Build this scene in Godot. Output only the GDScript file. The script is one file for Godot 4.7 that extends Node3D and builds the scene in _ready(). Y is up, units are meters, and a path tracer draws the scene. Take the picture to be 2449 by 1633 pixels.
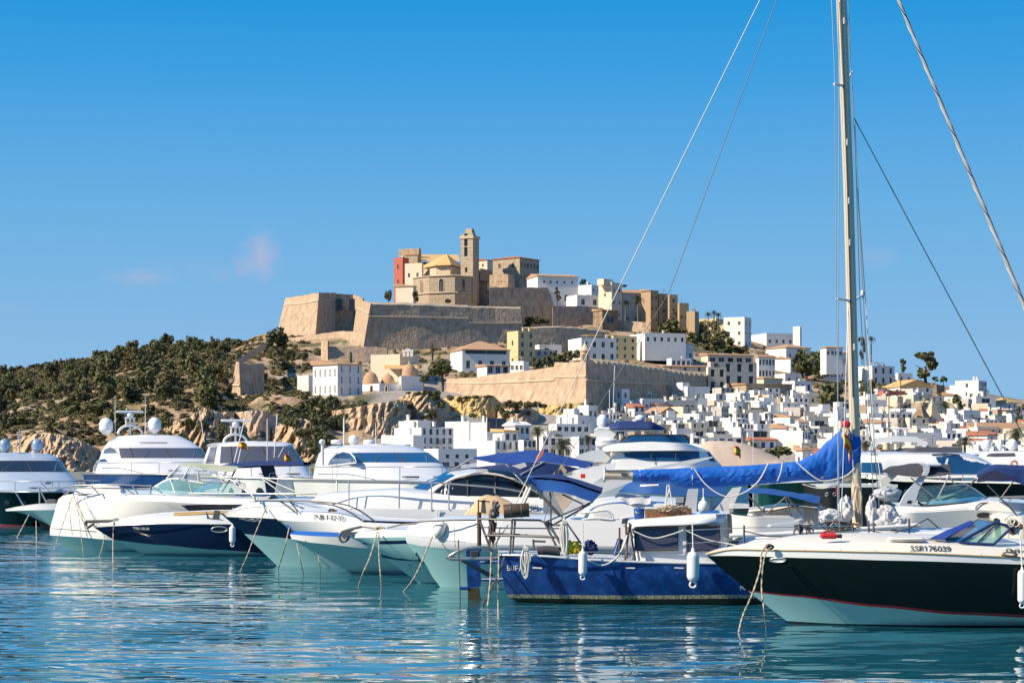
extends Node3D
# ---- photo pixels to directions: focal length, horizon row and eye height of the photograph ----
const F := 5000.0
const U0 := 1224.5
const VH := 1125.0
const EYE := 2.4
var cox := 0.0
var coy := 0.0
var cs := 1.0
var BD := 40.0            # depth of the centre line of the boat being built
var BX := 0.0             # its world x
var M := {}
var names := {}
var rng := RandomNumberGenerator.new()

func crop(a: float, b: float, s: float) -> void:
	cox = a
	coy = b
	cs = s
func P(u: float, v: float, d: float) -> Vector3:
	return Vector3((u - U0) / F * d, EYE + (VH - v) / F * d, -d)
func C(x: float, y: float, d: float) -> Vector3:
	return P(cox + x / cs, coy + y / cs, d)
func L(x: float, y: float, z := 0.0) -> Vector3:      # a point of the current boat, z metres nearer than its centre line
	var q := C(x, y, BD - z)
	return Vector3(q.x - BX, q.y, z)
func mpp() -> float:                                   # metres per crop pixel on the boat's centre line
	return BD / F / cs

# ---- mesh builder ----
class MB:
	var vs := PackedVector3Array()
	var ns := PackedVector3Array()
	var cl := PackedColorArray()
	var col := Color(1, 1, 1)
	func tri(a: Vector3, b: Vector3, c: Vector3) -> void:
		var n := (c - a).cross(b - a)
		if n.length_squared() < 1e-14:
			return
		n = n.normalized()
		vs.append(a); vs.append(b); vs.append(c)
		ns.append(n); ns.append(n); ns.append(n)
		cl.append(col); cl.append(col); cl.append(col)
	func quad(a: Vector3, b: Vector3, c: Vector3, d: Vector3) -> void:
		tri(a, b, c)
		tri(a, c, d)
	func tri_n(a: Vector3, b: Vector3, c: Vector3, na: Vector3, nb: Vector3, nc: Vector3) -> void:
		var f := (c - a).cross(b - a)
		if f.length_squared() < 1e-15:
			return
		if f.dot(na + nb + nc) < 0.0:
			na = -na
			nb = -nb
			nc = -nc
		vs.append(a); vs.append(b); vs.append(c)
		ns.append(na); ns.append(nb); ns.append(nc)
		cl.append(col); cl.append(col); cl.append(col)
	func grid(rows: Array, closed := false, flat := false) -> void:
		var m := rows.size()
		var n: int = rows[0].size()
		var nr := []
		if not flat:
			for i in m:
				var r := PackedVector3Array()
				var r0: PackedVector3Array = rows[maxi(i - 1, 0)]
				var r1: PackedVector3Array = rows[mini(i + 1, m - 1)]
				var rc: PackedVector3Array = rows[i]
				for j in n:
					var j0 := j - 1
					var j1 := j + 1
					if closed:
						if j0 < 0: j0 = n - 2
						if j1 > n - 1: j1 = 1
					else:
						j0 = maxi(j0, 0)
						j1 = mini(j1, n - 1)
					var q := (r1[j] - r0[j]).cross(rc[j1] - rc[j0])
					if q.length_squared() < 1e-16:
						var k := mini(i + 1, m - 1) if i < m / 2 else maxi(i - 1, 0)
						var rk: PackedVector3Array = rows[k]
						q = (r1[j] - r0[j]).cross(rk[j1] - rk[j0])
					r.append(q.normalized() if q.length_squared() > 1e-18 else Vector3.UP)
				nr.append(r)
		for i in m - 1:
			var a: PackedVector3Array = rows[i]
			var b: PackedVector3Array = rows[i + 1]
			for j in n - 1:
				if flat:
					quad(a[j], b[j], b[j + 1], a[j + 1])
				else:
					tri_n(a[j], b[j], b[j + 1], nr[i][j], nr[i + 1][j], nr[i + 1][j + 1])
					tri_n(a[j], b[j + 1], a[j + 1], nr[i][j], nr[i + 1][j + 1], nr[i][j + 1])
	func box(c: Vector3, s: Vector3, b := Basis.IDENTITY) -> void:
		var h := s * 0.5
		var p := []
		for i in 8:
			p.append(c + b * Vector3(h.x if i & 1 else -h.x, h.y if i & 2 else -h.y, h.z if i & 4 else -h.z))
		for f in [[0, 2, 3, 1], [4, 5, 7, 6], [0, 1, 5, 4], [2, 6, 7, 3], [0, 4, 6, 2], [1, 3, 7, 5]]:
			quad(p[f[0]], p[f[3]], p[f[2]], p[f[1]])
	func bbox(c: Vector3, s: Vector3, r: float, b := Basis.IDENTITY) -> void:   # bevelled box
		var h := s * 0.5
		r = minf(r, minf(h.x, minf(h.y, h.z)) * 0.95)
		var rows := []
		for yy in [[-h.y, r], [-h.y + r, 0.0], [h.y - r, 0.0], [h.y, r]]:
			var row := PackedVector3Array()
			var a: float = h.x - yy[1]
			var e: float = h.z - yy[1]
			for q in [[a - r, e], [a, e - r], [a, -e + r], [a - r, -e], [-a + r, -e], [-a, -e + r], [-a, e - r], [-a + r, e], [a - r, e]]:
				row.append(c + b * Vector3(q[0], yy[0], q[1]))
			rows.append(row)
		grid(rows, true, true)
		for k in [0, 3]:
			var rr: PackedVector3Array = rows[k]
			for j in range(1, 7):
				if k == 0: tri(rr[0], rr[j + 1], rr[j])
				else: tri(rr[0], rr[j], rr[j + 1])
	func tube(pts: Array, r: float, sides := 6, r2 := -1.0, caps := true) -> void:
		var n := pts.size()
		var rows := []
		var up := Vector3.UP
		for i in n:
			var t: Vector3 = (pts[mini(i + 1, n - 1)] - pts[maxi(i - 1, 0)]).normalized()
			if absf(t.dot(up)) > 0.94:
				up = Vector3.RIGHT if absf(t.x) < 0.9 else Vector3.FORWARD
			var s := t.cross(up).normalized()
			var w := s.cross(t)
			up = w
			var rad := r if r2 < 0.0 else lerpf(r, r2, float(i) / maxf(1.0, n - 1))
			var row := PackedVector3Array()
			for k in sides + 1:
				var a := TAU * k / sides
				row.append(pts[i] + (s * cos(a) + w * sin(a)) * rad)
			rows.append(row)
		grid(rows, true)
		if caps:
			for e in [0, n - 1]:
				var row: PackedVector3Array = rows[e]
				for k in range(1, sides - 1):
					tri(row[0], row[k], row[k + 1])
	func lathe(prof: Array, o: Vector3, sides := 16, b := Basis.IDENTITY) -> void:
		var rows := []
		for q in prof:
			var row := PackedVector3Array()
			for k in sides + 1:
				var a := TAU * k / sides
				row.append(o + b * Vector3(cos(a) * q[0], q[1], sin(a) * q[0]))
			rows.append(row)
		grid(rows, true)
	func fan(pts: Array, off := Vector3.ZERO) -> void:     # planar polygon, extruded by off when given
		var n := pts.size()
		var e1: Vector3
		var nn := Vector3.ZERO
		for i in n:
			nn += (pts[i] - pts[0]).cross(pts[(i + 1) % n] - pts[0])
		nn = nn.normalized()
		e1 = (pts[1] - pts[0]).normalized()
		var e2 := nn.cross(e1)
		var pl := PackedVector2Array()
		for p in pts:
			pl.append(Vector2((p - pts[0]).dot(e1), (p - pts[0]).dot(e2)))
		var ix := Geometry2D.triangulate_polygon(pl)
		for i in range(0, ix.size(), 3):
			tri(pts[ix[i]], pts[ix[i + 1]], pts[ix[i + 2]])
			if off != Vector3.ZERO:
				tri(pts[ix[i]] + off, pts[ix[i + 2]] + off, pts[ix[i + 1]] + off)
		if off != Vector3.ZERO:
			for i in n:
				var a: Vector3 = pts[i]
				var c: Vector3 = pts[(i + 1) % n]
				quad(a, c, c + off, a + off)
	func commit() -> ArrayMesh:
		var am := ArrayMesh.new()
		if vs.size() == 0:
			return am
		var a := []
		a.resize(Mesh.ARRAY_MAX)
		a[Mesh.ARRAY_VERTEX] = vs
		a[Mesh.ARRAY_NORMAL] = ns
		a[Mesh.ARRAY_COLOR] = cl
		am.add_surface_from_arrays(Mesh.PRIMITIVE_TRIANGLES, a)
		return am

# ---- nodes ----
func numbered(n: String) -> String:
	var k: int = names.get(n, -1) + 1
	names[n] = k
	return n if k == 0 else "%s_%03d" % [n, k]
func tag(o: Node, label: String, category: String, group := "", kind := "") -> void:
	if label: o.set_meta("label", label)
	if category: o.set_meta("category", category)
	if group: o.set_meta("group", group)
	if kind: o.set_meta("kind", kind)
func thing(called: String, label: String, category: String, at := Vector3.ZERO, group := "", turn := 0.0) -> Node3D:
	var o := Node3D.new()
	o.name = numbered(called)
	add_child(o)
	o.position = at
	o.rotation.y = turn
	tag(o, label, category, group)
	return o
func part(o: Node, called: String, b, m: Material, at := Vector3.ZERO, bas := Basis.IDENTITY) -> MeshInstance3D:
	var i := MeshInstance3D.new()
	i.name = called if o != self else numbered(called)
	i.mesh = b.commit() if b is MB else b
	i.material_override = m
	o.add_child(i, true)
	i.transform = Transform3D(bas, at)
	return i
func structure(called: String, b, m: Material) -> MeshInstance3D:
	var i := part(self, called, b, m)
	i.set_meta("kind", "structure")
	i.set_meta("label", called.replace("_", " "))
	return i
func boat(called: String, label: String, category: String, depth: float, u: float, group := "") -> Node3D:
	BD = depth
	BX = (u - U0) / F * depth
	return thing(called, label, category, Vector3(BX, 0, -depth), group)

# ---- materials ----
func noise_tex(seed_: int, freq: float, ramp: Array, oct := 4, size := 512, kind := FastNoiseLite.TYPE_SIMPLEX_SMOOTH) -> NoiseTexture2D:
	var t := NoiseTexture2D.new()
	var n := FastNoiseLite.new()
	n.seed = seed_
	n.frequency = freq
	n.noise_type = kind
	n.fractal_octaves = oct
	t.noise = n
	t.width = size
	t.height = size
	t.seamless = true
	var g := Gradient.new()
	var of := PackedFloat32Array()
	var co := PackedColorArray()
	for r in ramp:
		of.append(r[0])
		co.append(r[1])
	g.offsets = of
	g.colors = co
	t.color_ramp = g
	return t
func normal_tex(seed_: int, freq: float, strength: float, oct := 4, size := 512) -> NoiseTexture2D:
	var t := NoiseTexture2D.new()
	var n := FastNoiseLite.new()
	n.seed = seed_
	n.frequency = freq
	n.fractal_octaves = oct
	t.noise = n
	t.width = size
	t.height = size
	t.seamless = true
	t.as_normal_map = true
	t.bump_strength = strength
	return t
func mat(key: String, c: Color, rough := 0.6, metal := 0.0) -> StandardMaterial3D:
	var m := StandardMaterial3D.new()
	m.albedo_color = c
	m.roughness = rough
	m.metallic = metal
	m.cull_mode = BaseMaterial3D.CULL_DISABLED
	M[key] = m
	return m
func tri_mat(key: String, tex: Texture2D, scale: float, rough := 0.9, nrm: Texture2D = null, nscale := 1.0, tint := Color(1, 1, 1)) -> StandardMaterial3D:
	var m := mat(key, tint, rough)
	m.albedo_texture = tex
	m.uv1_triplanar = true
	m.uv1_world_triplanar = true
	m.uv1_scale = Vector3(scale, scale, scale)
	if nrm:
		m.normal_enabled = true
		m.normal_texture = nrm
		m.normal_scale = nscale
	return m
func lin(r: float, g: float, b: float) -> Color:      # a real-world (linear) base colour
	return Color(r, g, b).linear_to_srgb()

func _ready() -> void:
	setup_camera_and_light()
	make_materials()
	build_water()
	build_terrain()
	build_fortress()
	build_town()
	build_trees()
	build_far_boats()
	build_near_boats()
	build_details()

func setup_camera_and_light() -> void:
	var cam := Camera3D.new()
	cam.name = "camera"
	add_child(cam)
	cam.position = Vector3(0, EYE, 0)
	cam.near = 0.5
	cam.far = 4000.0
	cam.projection = Camera3D.PROJECTION_FRUSTUM
	cam.size = 1633.0 / F * 0.5
	cam.frustum_offset = Vector2(0, (VH - 816.5) / F * 0.5)
	cam.current = true
	var sun := DirectionalLight3D.new()
	sun.name = "sun"
	add_child(sun)
	sun.look_at_from_position(Vector3(-0.72, 0.60, 0.28) * 100.0, Vector3.ZERO)
	sun.light_color = Color(1.0, 0.94, 0.84)
	sun.light_energy = 1.45
	sun.light_angular_distance = 0.5
	sun.shadow_enabled = true
	var we := WorldEnvironment.new()
	we.name = "world"
	add_child(we)
	var e := Environment.new()
	we.environment = e
	e.background_mode = Environment.BG_SKY
	e.tonemap_mode = Environment.TONE_MAPPER_LINEAR
	e.tonemap_exposure = 1.62
	e.sdfgi_enabled = true
	e.ssao_enabled = true
	e.ssil_enabled = true
	var sky := Sky.new()
	var pm := PanoramaSkyMaterial.new()
	pm.panorama = ImageTexture.create_from_image(sky_image())
	sky.sky_material = pm
	e.sky = sky
	e.background_energy_multiplier = 1.0

# clear blue air paling towards the horizon, with a few thin clouds; linear values, the same gradient all round
func sky_image() -> Image:
	var w := 2048
	var h := 1024
	var im := Image.create(w, h, false, Image.FORMAT_RGBF)
	var keys := [[-90.00, 0.185, 0.222, 0.222], [-1.00, 0.170, 0.302, 0.463], [0.00, 0.182, 0.321, 0.481], [3.15, 0.159, 0.307, 0.478], [4.85, 0.128, 0.291, 0.475], [7.10, 0.091, 0.270, 0.472], [9.40, 0.052, 0.233, 0.469], [10.70, 0.031, 0.217, 0.463], [12.70, 0.012, 0.191, 0.444], [20.00, 0.025, 0.154, 0.389], [40.00, 0.040, 0.130, 0.321], [90.00, 0.040, 0.108, 0.278]]
	for y in h:
		var el := 90.0 - 180.0 * (y + 0.5) / h
		var k := 0
		while k < keys.size() - 2 and el > keys[k + 1][0]:
			k += 1
		var t := clampf((el - keys[k][0]) / (keys[k + 1][0] - keys[k][0]), 0, 1)
		im.fill_rect(Rect2i(0, y, w, 1), Color(lerpf(keys[k][1], keys[k + 1][1], t), lerpf(keys[k][2], keys[k + 1][2], t), lerpf(keys[k][3], keys[k + 1][3], t)))
	var fn := FastNoiseLite.new()
	fn.seed = 7
	fn.frequency = 0.35
	# clouds: bearing, elevation, half width, half height in degrees, cover
	for c in [[-6.85, 5.85, 0.48, 0.62, 0.85], [-7.1, 5.5, 0.6, 0.4, 0.45], [-7.9, 5.3, 0.8, 0.25, 0.18], [-10.1, 5.2, 0.95, 0.2, 0.6], [-8.7, 5.5, 1.3, 0.2, 0.10], [9.9, 5.75, 0.7, 0.32, 0.22], [3.5, 5.9, 2.6, 0.35, 0.08], [-14.0, 4.3, 1.2, 0.2, 0.15], [30.0, 6.0, 3.0, 0.6, 0.3], [-40.0, 7.0, 4.0, 0.7, 0.3]]:
		for j in range(int((90 - c[1] - c[3] * 2) / 180 * h) - 1, int((90 - c[1] + c[3] * 2) / 180 * h) + 2):
			for i in range(int((c[0] - c[2] * 2) / 360 * w) - 1, int((c[0] + c[2] * 2) / 360 * w) + 2):
				var az := 360.0 * (i + 0.5) / w
				var el := 90.0 - 180.0 * (j + 0.5) / h
				var a := Vector2((az - c[0]) / c[2], (el - c[1]) / c[3])
				var r := a.length() + 0.55 * fn.get_noise_2d(az * 12.0, el * 22.0)
				var cov: float = c[4] * smoothstep(1.25, 0.1, r)
				if cov > 0.002:
					var x := posmod(i, w)
					im.set_pixel(x, j, im.get_pixel(x, j).lerp(Color(0.27, 0.30, 0.43), cov))
	return im

func make_materials() -> void:
	mat("gel", lin(0.72, 0.72, 0.715), 0.16)
	mat("gel_warm", lin(0.74, 0.71, 0.65), 0.22)
	mat("gel_grey", lin(0.52, 0.54, 0.57), 0.25)
	mat("cream", lin(0.66, 0.63, 0.57), 0.3)
	mat("silver", lin(0.42, 0.50, 0.60), 0.28, 0.15)
	mat("bottom", lin(0.30, 0.54, 0.55), 0.45)  # white hull underneath; teal bounce from the water is put into the colour
	mat("navy", lin(0.006, 0.016, 0.05), 0.08)
	mat("navy_mid", lin(0.012, 0.05, 0.17), 0.12)
	mat("black_green", lin(0.004, 0.009, 0.009), 0.06)
	mat("hull_green", lin(0.008, 0.05, 0.045), 0.12)
	mat("antifoul", lin(0.012, 0.013, 0.018), 0.6)
	mat("boot_red", lin(0.16, 0.012, 0.02), 0.3)
	mat("stripe_blue", lin(0.02, 0.10, 0.38), 0.2)
	mat("tan", lin(0.40, 0.27, 0.10), 0.6)
	mat("glass_dark", lin(0.012, 0.018, 0.026), 0.04)
	mat("glass_blue", lin(0.010, 0.06, 0.16), 0.04)
	mat("glass_grey", lin(0.075, 0.075, 0.09), 0.18)
	var g := mat("glass", Color(0.62, 0.86, 0.84, 0.28), 0.02)
	g.transparency = BaseMaterial3D.TRANSPARENCY_ALPHA
	var g2 := mat("clear_plastic", Color(0.85, 0.87, 0.88, 0.42), 0.12)
	g2.transparency = BaseMaterial3D.TRANSPARENCY_ALPHA
	mat("steel", lin(0.50, 0.49, 0.47), 0.32, 0.7)
	mat("steel_dull", lin(0.14, 0.135, 0.13), 0.5, 0.4)
	mat("alu", lin(0.56, 0.48, 0.35), 0.42, 0.1)
	mat("black", lin(0.012, 0.012, 0.013), 0.5)
	mat("dark", lin(0.035, 0.035, 0.04), 0.55)
	mat("rubber", lin(0.02, 0.02, 0.02), 0.8)
	mat("radome", lin(0.74, 0.75, 0.77), 0.32)
	mat("radome_silver", lin(0.30, 0.40, 0.55), 0.25, 0.3)
	mat("fender", lin(0.70, 0.71, 0.73), 0.45)
	mat("rope", lin(0.42, 0.35, 0.25), 0.9)
	mat("rope_white", lin(0.62, 0.60, 0.54), 0.9)
	mat("rope_dark", lin(0.10, 0.08, 0.07), 0.9)
	mat("red", lin(0.55, 0.02, 0.02), 0.4)
	mat("orange", lin(0.70, 0.16, 0.06), 0.5)
	mat("yellow", lin(0.72, 0.50, 0.02), 0.6)
	mat("flag_red", lin(0.50, 0.02, 0.02), 0.8)
	mat("flag_yellow", lin(0.75, 0.48, 0.02), 0.8)
	mat("white_cloth", lin(0.52, 0.52, 0.54), 0.85)
	mat("grey_cloth", lin(0.05, 0.05, 0.058), 0.8)
	mat("beige_cloth", lin(0.50, 0.40, 0.32), 0.9)
	mat("blue_cloth", lin(0.008, 0.045, 0.22), 0.8)
	mat("navy_cloth", lin(0.008, 0.03, 0.13), 0.75)
	mat("sail_blue", lin(0.0, 0.105, 0.48), 0.7)
	mat("canopy_green", lin(0.42, 0.44, 0.33), 0.85)
	mat("blue_gloss", lin(0.01, 0.07, 0.26), 0.15)
	mat("awning_blue", lin(0.005, 0.045, 0.24), 0.8)
	mat("bimini_blue", lin(0.008, 0.075, 0.28), 0.75)
	mat("tan_cloth", lin(0.55, 0.40, 0.24), 0.9)
	mat("arch_silver", lin(0.55, 0.60, 0.66), 0.3)
	mat("glass_violet", lin(0.06, 0.055, 0.09), 0.08)
	mat("cloth_silver", lin(0.42, 0.44, 0.48), 0.45)
	mat("sail_grey", lin(0.40, 0.38, 0.36), 0.85)
	mat("stay_blue", lin(0.03, 0.10, 0.17), 0.6)
	mat("sail_navy", lin(0.006, 0.035, 0.22), 0.75)
	mat("mast_rust", lin(0.16, 0.08, 0.05), 0.8)
	var g3 := mat("glass_teal", Color(0.05, 0.35, 0.55, 0.75), 0.03)
	g3.transparency = BaseMaterial3D.TRANSPARENCY_ALPHA
	var g4 := mat("glass_pale", Color(0.70, 0.85, 0.72, 0.45), 0.03)
	g4.transparency = BaseMaterial3D.TRANSPARENCY_ALPHA
	mat("ink", lin(0.03, 0.03, 0.035), 0.6)
	mat("paint_white", lin(0.7, 0.7, 0.7), 0.5)
	mat("wood_dark", lin(0.07, 0.04, 0.025), 0.6)
	var wt := noise_tex(5, 0.02, [[0.0, lin(0.10, 0.045, 0.02)], [0.5, lin(0.22, 0.10, 0.05)], [1.0, lin(0.30, 0.16, 0.08)]], 5)
	tri_mat("wood", wt, 1.5, 0.6)
	# painted steel of the old blue boat: blotchy blue
	tri_mat("old_blue", noise_tex(11, 0.012, [[0.0, lin(0.003, 0.02, 0.09)], [0.4, lin(0.004, 0.034, 0.17)], [0.7, lin(0.008, 0.052, 0.23)], [1.0, lin(0.06, 0.12, 0.27)]], 5), 0.6, 0.32)
	tri_mat("scum", noise_tex(12, 0.03, [[0.0, lin(0.05, 0.045, 0.03)], [0.4, lin(0.25, 0.20, 0.09)], [0.6, lin(0.50, 0.47, 0.36)], [1.0, lin(0.6, 0.58, 0.5)]], 5), 1.2, 0.8)
	tri_mat("weed", noise_tex(13, 0.04, [[0.0, lin(0.012, 0.014, 0.010)], [0.6, lin(0.05, 0.045, 0.025)], [1.0, lin(0.16, 0.13, 0.07)]], 5), 1.5, 0.85)
	# masonry and ground
	var sn := normal_tex(21, 0.03, 6.0, 5)
	tri_mat("stone", noise_tex(22, 0.014, [[0.0, lin(0.18, 0.12, 0.08)], [0.3, lin(0.34, 0.24, 0.16)], [0.55, lin(0.44, 0.32, 0.22)], [0.8, lin(0.50, 0.37, 0.26)], [1.0, lin(0.60, 0.48, 0.36)]], 7), 0.045, 0.95, sn, 0.7).uv1_scale = Vector3(0.07, 0.032, 0.07)
	tri_mat("stone_dark", noise_tex(23, 0.012, [[0.0, lin(0.14, 0.095, 0.062)], [0.45, lin(0.25, 0.175, 0.115)], [1.0, lin(0.35, 0.26, 0.18)]], 6), 0.045, 0.95, sn, 0.8)  # darker copy of stone, with the shade of unlit faces in its colour
	tri_mat("stone_church", noise_tex(24, 0.02, [[0.0, lin(0.26, 0.20, 0.14)], [0.5, lin(0.40, 0.32, 0.23)], [1.0, lin(0.48, 0.39, 0.29)]], 6), 0.06, 0.95, sn, 0.6)
	tri_mat("stone_pale", noise_tex(25, 0.015, [[0.0, lin(0.40, 0.31, 0.21)], [0.5, lin(0.52, 0.42, 0.30)], [1.0, lin(0.60, 0.50, 0.38)]], 5), 0.06, 0.95)
	tri_mat("rock", noise_tex(26, 0.02, [[0.0, lin(0.16, 0.11, 0.07)], [0.3, lin(0.40, 0.29, 0.18)], [0.65, lin(0.52, 0.40, 0.27)], [1.0, lin(0.64, 0.54, 0.41)]], 6), 0.09, 0.95, normal_tex(27, 0.05, 10.0, 5), 1.0)
	tri_mat("rock_yellow", noise_tex(28, 0.012, [[0.0, lin(0.30, 0.20, 0.08)], [0.4, lin(0.46, 0.32, 0.12)], [1.0, lin(0.58, 0.45, 0.22)]], 6), 0.06, 0.95, sn, 1.0)
	M.navy.metallic_specular = 0.35
	M.black_green.metallic_specular = 0.3
	var ter := tri_mat("terrain", noise_tex(29, 0.02, [[0.0, lin(0.45, 0.42, 0.38)], [0.5, lin(0.8, 0.8, 0.8)], [1.0, Color(1, 1, 1)]], 6), 0.05, 0.95, sn, 1.0)
	ter.vertex_color_use_as_albedo = true
	# plasters
	var wr := [[0.0, lin(0.56, 0.53, 0.48)], [0.3, lin(0.74, 0.72, 0.69)], [1.0, lin(0.83, 0.80, 0.75)]]
	tri_mat("plaster_white", noise_tex(31, 0.02, wr, 5), 0.12, 0.9)
	tri_mat("plaster_cream", noise_tex(32, 0.02, [[0.0, lin(0.56, 0.48, 0.36)], [0.5, lin(0.66, 0.58, 0.45)], [1.0, lin(0.72, 0.65, 0.52)]], 5), 0.12, 0.9)
	tri_mat("plaster_yellow", noise_tex(33, 0.02, [[0.0, lin(0.50, 0.40, 0.20)], [0.5, lin(0.60, 0.49, 0.27)], [1.0, lin(0.66, 0.56, 0.34)]], 5), 0.12, 0.9)
	tri_mat("plaster_ochre", noise_tex(34, 0.02, [[0.0, lin(0.34, 0.23, 0.13)], [0.5, lin(0.43, 0.30, 0.18)], [1.0, lin(0.50, 0.37, 0.24)]], 5), 0.12, 0.9)
	tri_mat("plaster_grey", noise_tex(35, 0.02, [[0.0, lin(0.40, 0.37, 0.33)], [0.5, lin(0.50, 0.47, 0.43)], [1.0, lin(0.57, 0.54, 0.50)]], 5), 0.12, 0.9)
	tri_mat("plaster_pink", noise_tex(40, 0.02, [[0.0, lin(0.60, 0.46, 0.40)], [0.5, lin(0.68, 0.55, 0.48)], [1.0, lin(0.73, 0.62, 0.55)]], 5), 0.12, 0.9)
	tri_mat("plaster_red", noise_tex(36, 0.03, [[0.0, lin(0.36, 0.09, 0.06)], [0.5, lin(0.47, 0.13, 0.09)], [1.0, lin(0.52, 0.20, 0.15)]], 5), 0.12, 0.9)
	tri_mat("tile", noise_tex(37, 0.03, [[0.0, lin(0.30, 0.17, 0.10)], [0.5, lin(0.44, 0.27, 0.16)], [1.0, lin(0.56, 0.39, 0.25)]], 5), 0.25, 0.9)
	tri_mat("tile_red", noise_tex(38, 0.03, [[0.0, lin(0.26, 0.09, 0.05)], [0.5, lin(0.40, 0.15, 0.09)], [1.0, lin(0.50, 0.23, 0.14)]], 5), 0.25, 0.9)
	tri_mat("tile_ochre", noise_tex(39, 0.03, [[0.0, lin(0.46, 0.27, 0.10)], [0.5, lin(0.58, 0.36, 0.15)], [1.0, lin(0.66, 0.46, 0.22)]], 5), 0.25, 0.9)
	mat("pane", lin(0.022, 0.026, 0.033), 0.12)
	mat("shutter_blue", lin(0.02, 0.06, 0.22), 0.6)
	mat("shutter_green", lin(0.015, 0.06, 0.055), 0.6)
	mat("shutter_brown", lin(0.10, 0.06, 0.04), 0.7)
	mat("shutter_teal", lin(0.02, 0.16, 0.17), 0.6)
	# foliage
	for q in [["leaf_pine", 0.115, 0.12, 0.042], ["leaf_dark", 0.08, 0.092, 0.035], ["leaf_bush", 0.115, 0.125, 0.04], ["leaf_olive", 0.13, 0.13, 0.055], ["leaf_palm", 0.055, 0.070, 0.022], ["leaf_dry", 0.12, 0.10, 0.045]]:
		var lm := mat(q[0], lin(q[1], q[2], q[3]), 0.7)
		lm.vertex_color_use_as_albedo = true
		lm.backlight_enabled = true
		lm.backlight = lin(q[1] * 0.6, q[2] * 0.6, q[3] * 0.4)
	mat("bark", lin(0.11, 0.08, 0.055), 0.95)
	mat("bark_palm", lin(0.16, 0.12, 0.085), 0.95)
	mat("concrete", lin(0.36, 0.35, 0.33), 0.9)

func build_water() -> void:
	var m := mat("water", lin(0.011, 0.115, 0.165), 0.03)
	m.metallic_specular = 0.5
	m.normal_enabled = true
	m.normal_texture = wave_normals()
	m.normal_scale = 1.0
	m.uv1_scale = Vector3(40, 40, 1)
	m.uv1_offset = Vector3(0.5, 0.5, 0)
	var pl := PlaneMesh.new()
	pl.size = Vector2(2600, 2600)
	var o := part(self, "sea_water", pl, m, Vector3(0, 0, -900))
	tag(o, "calm rippled harbour water, blue and teal", "water", "", "structure")

# wind ripples over a 65 m field as a normal map: short waves, longer waves, and calm lanes between ruffled patches
func wave_normals() -> ImageTexture:
	var n := 1536
	var short := FastNoiseLite.new()
	short.seed = 3
	short.frequency = 0.085
	short.fractal_octaves = 2
	var long := FastNoiseLite.new()
	long.seed = 4
	long.frequency = 0.021
	long.fractal_octaves = 2
	var lane := FastNoiseLite.new()
	lane.seed = 6
	lane.frequency = 0.004
	lane.fractal_octaves = 2
	var hs := PackedFloat32Array()
	hs.resize(n * n)
	for y in n:
		for x in n:
			hs[y * n + x] = short.get_noise_2d(x * 0.6, y) * (0.14 + 0.95 * smoothstep(-0.15, 0.35, lane.get_noise_2d(x * 0.5, y))) * 0.55 + long.get_noise_2d(x * 0.7, y) * 0.6
	var out := PackedByteArray()
	out.resize(n * n * 3)
	for y in n:
		for x in n:
			var i := y * n + x
			var sx := hs[y * n + (x + 1) % n] - hs[i]
			var sy := hs[((y + 1) % n) * n + x] - hs[i]
			var v := Vector3(-clampf(sx, -0.4, 0.4), -clampf(sy, -0.4, 0.4), 1.0).normalized()
			out[i * 3] = int((v.x * 0.5 + 0.5) * 255.0 + 0.5)
			out[i * 3 + 1] = int((v.y * 0.5 + 0.5) * 255.0 + 0.5)
			out[i * 3 + 2] = int((v.z * 0.5 + 0.5) * 255.0 + 0.5)
	return ImageTexture.create_from_image(Image.create_from_data(n, n, false, Image.FORMAT_RGB8, out))

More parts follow.
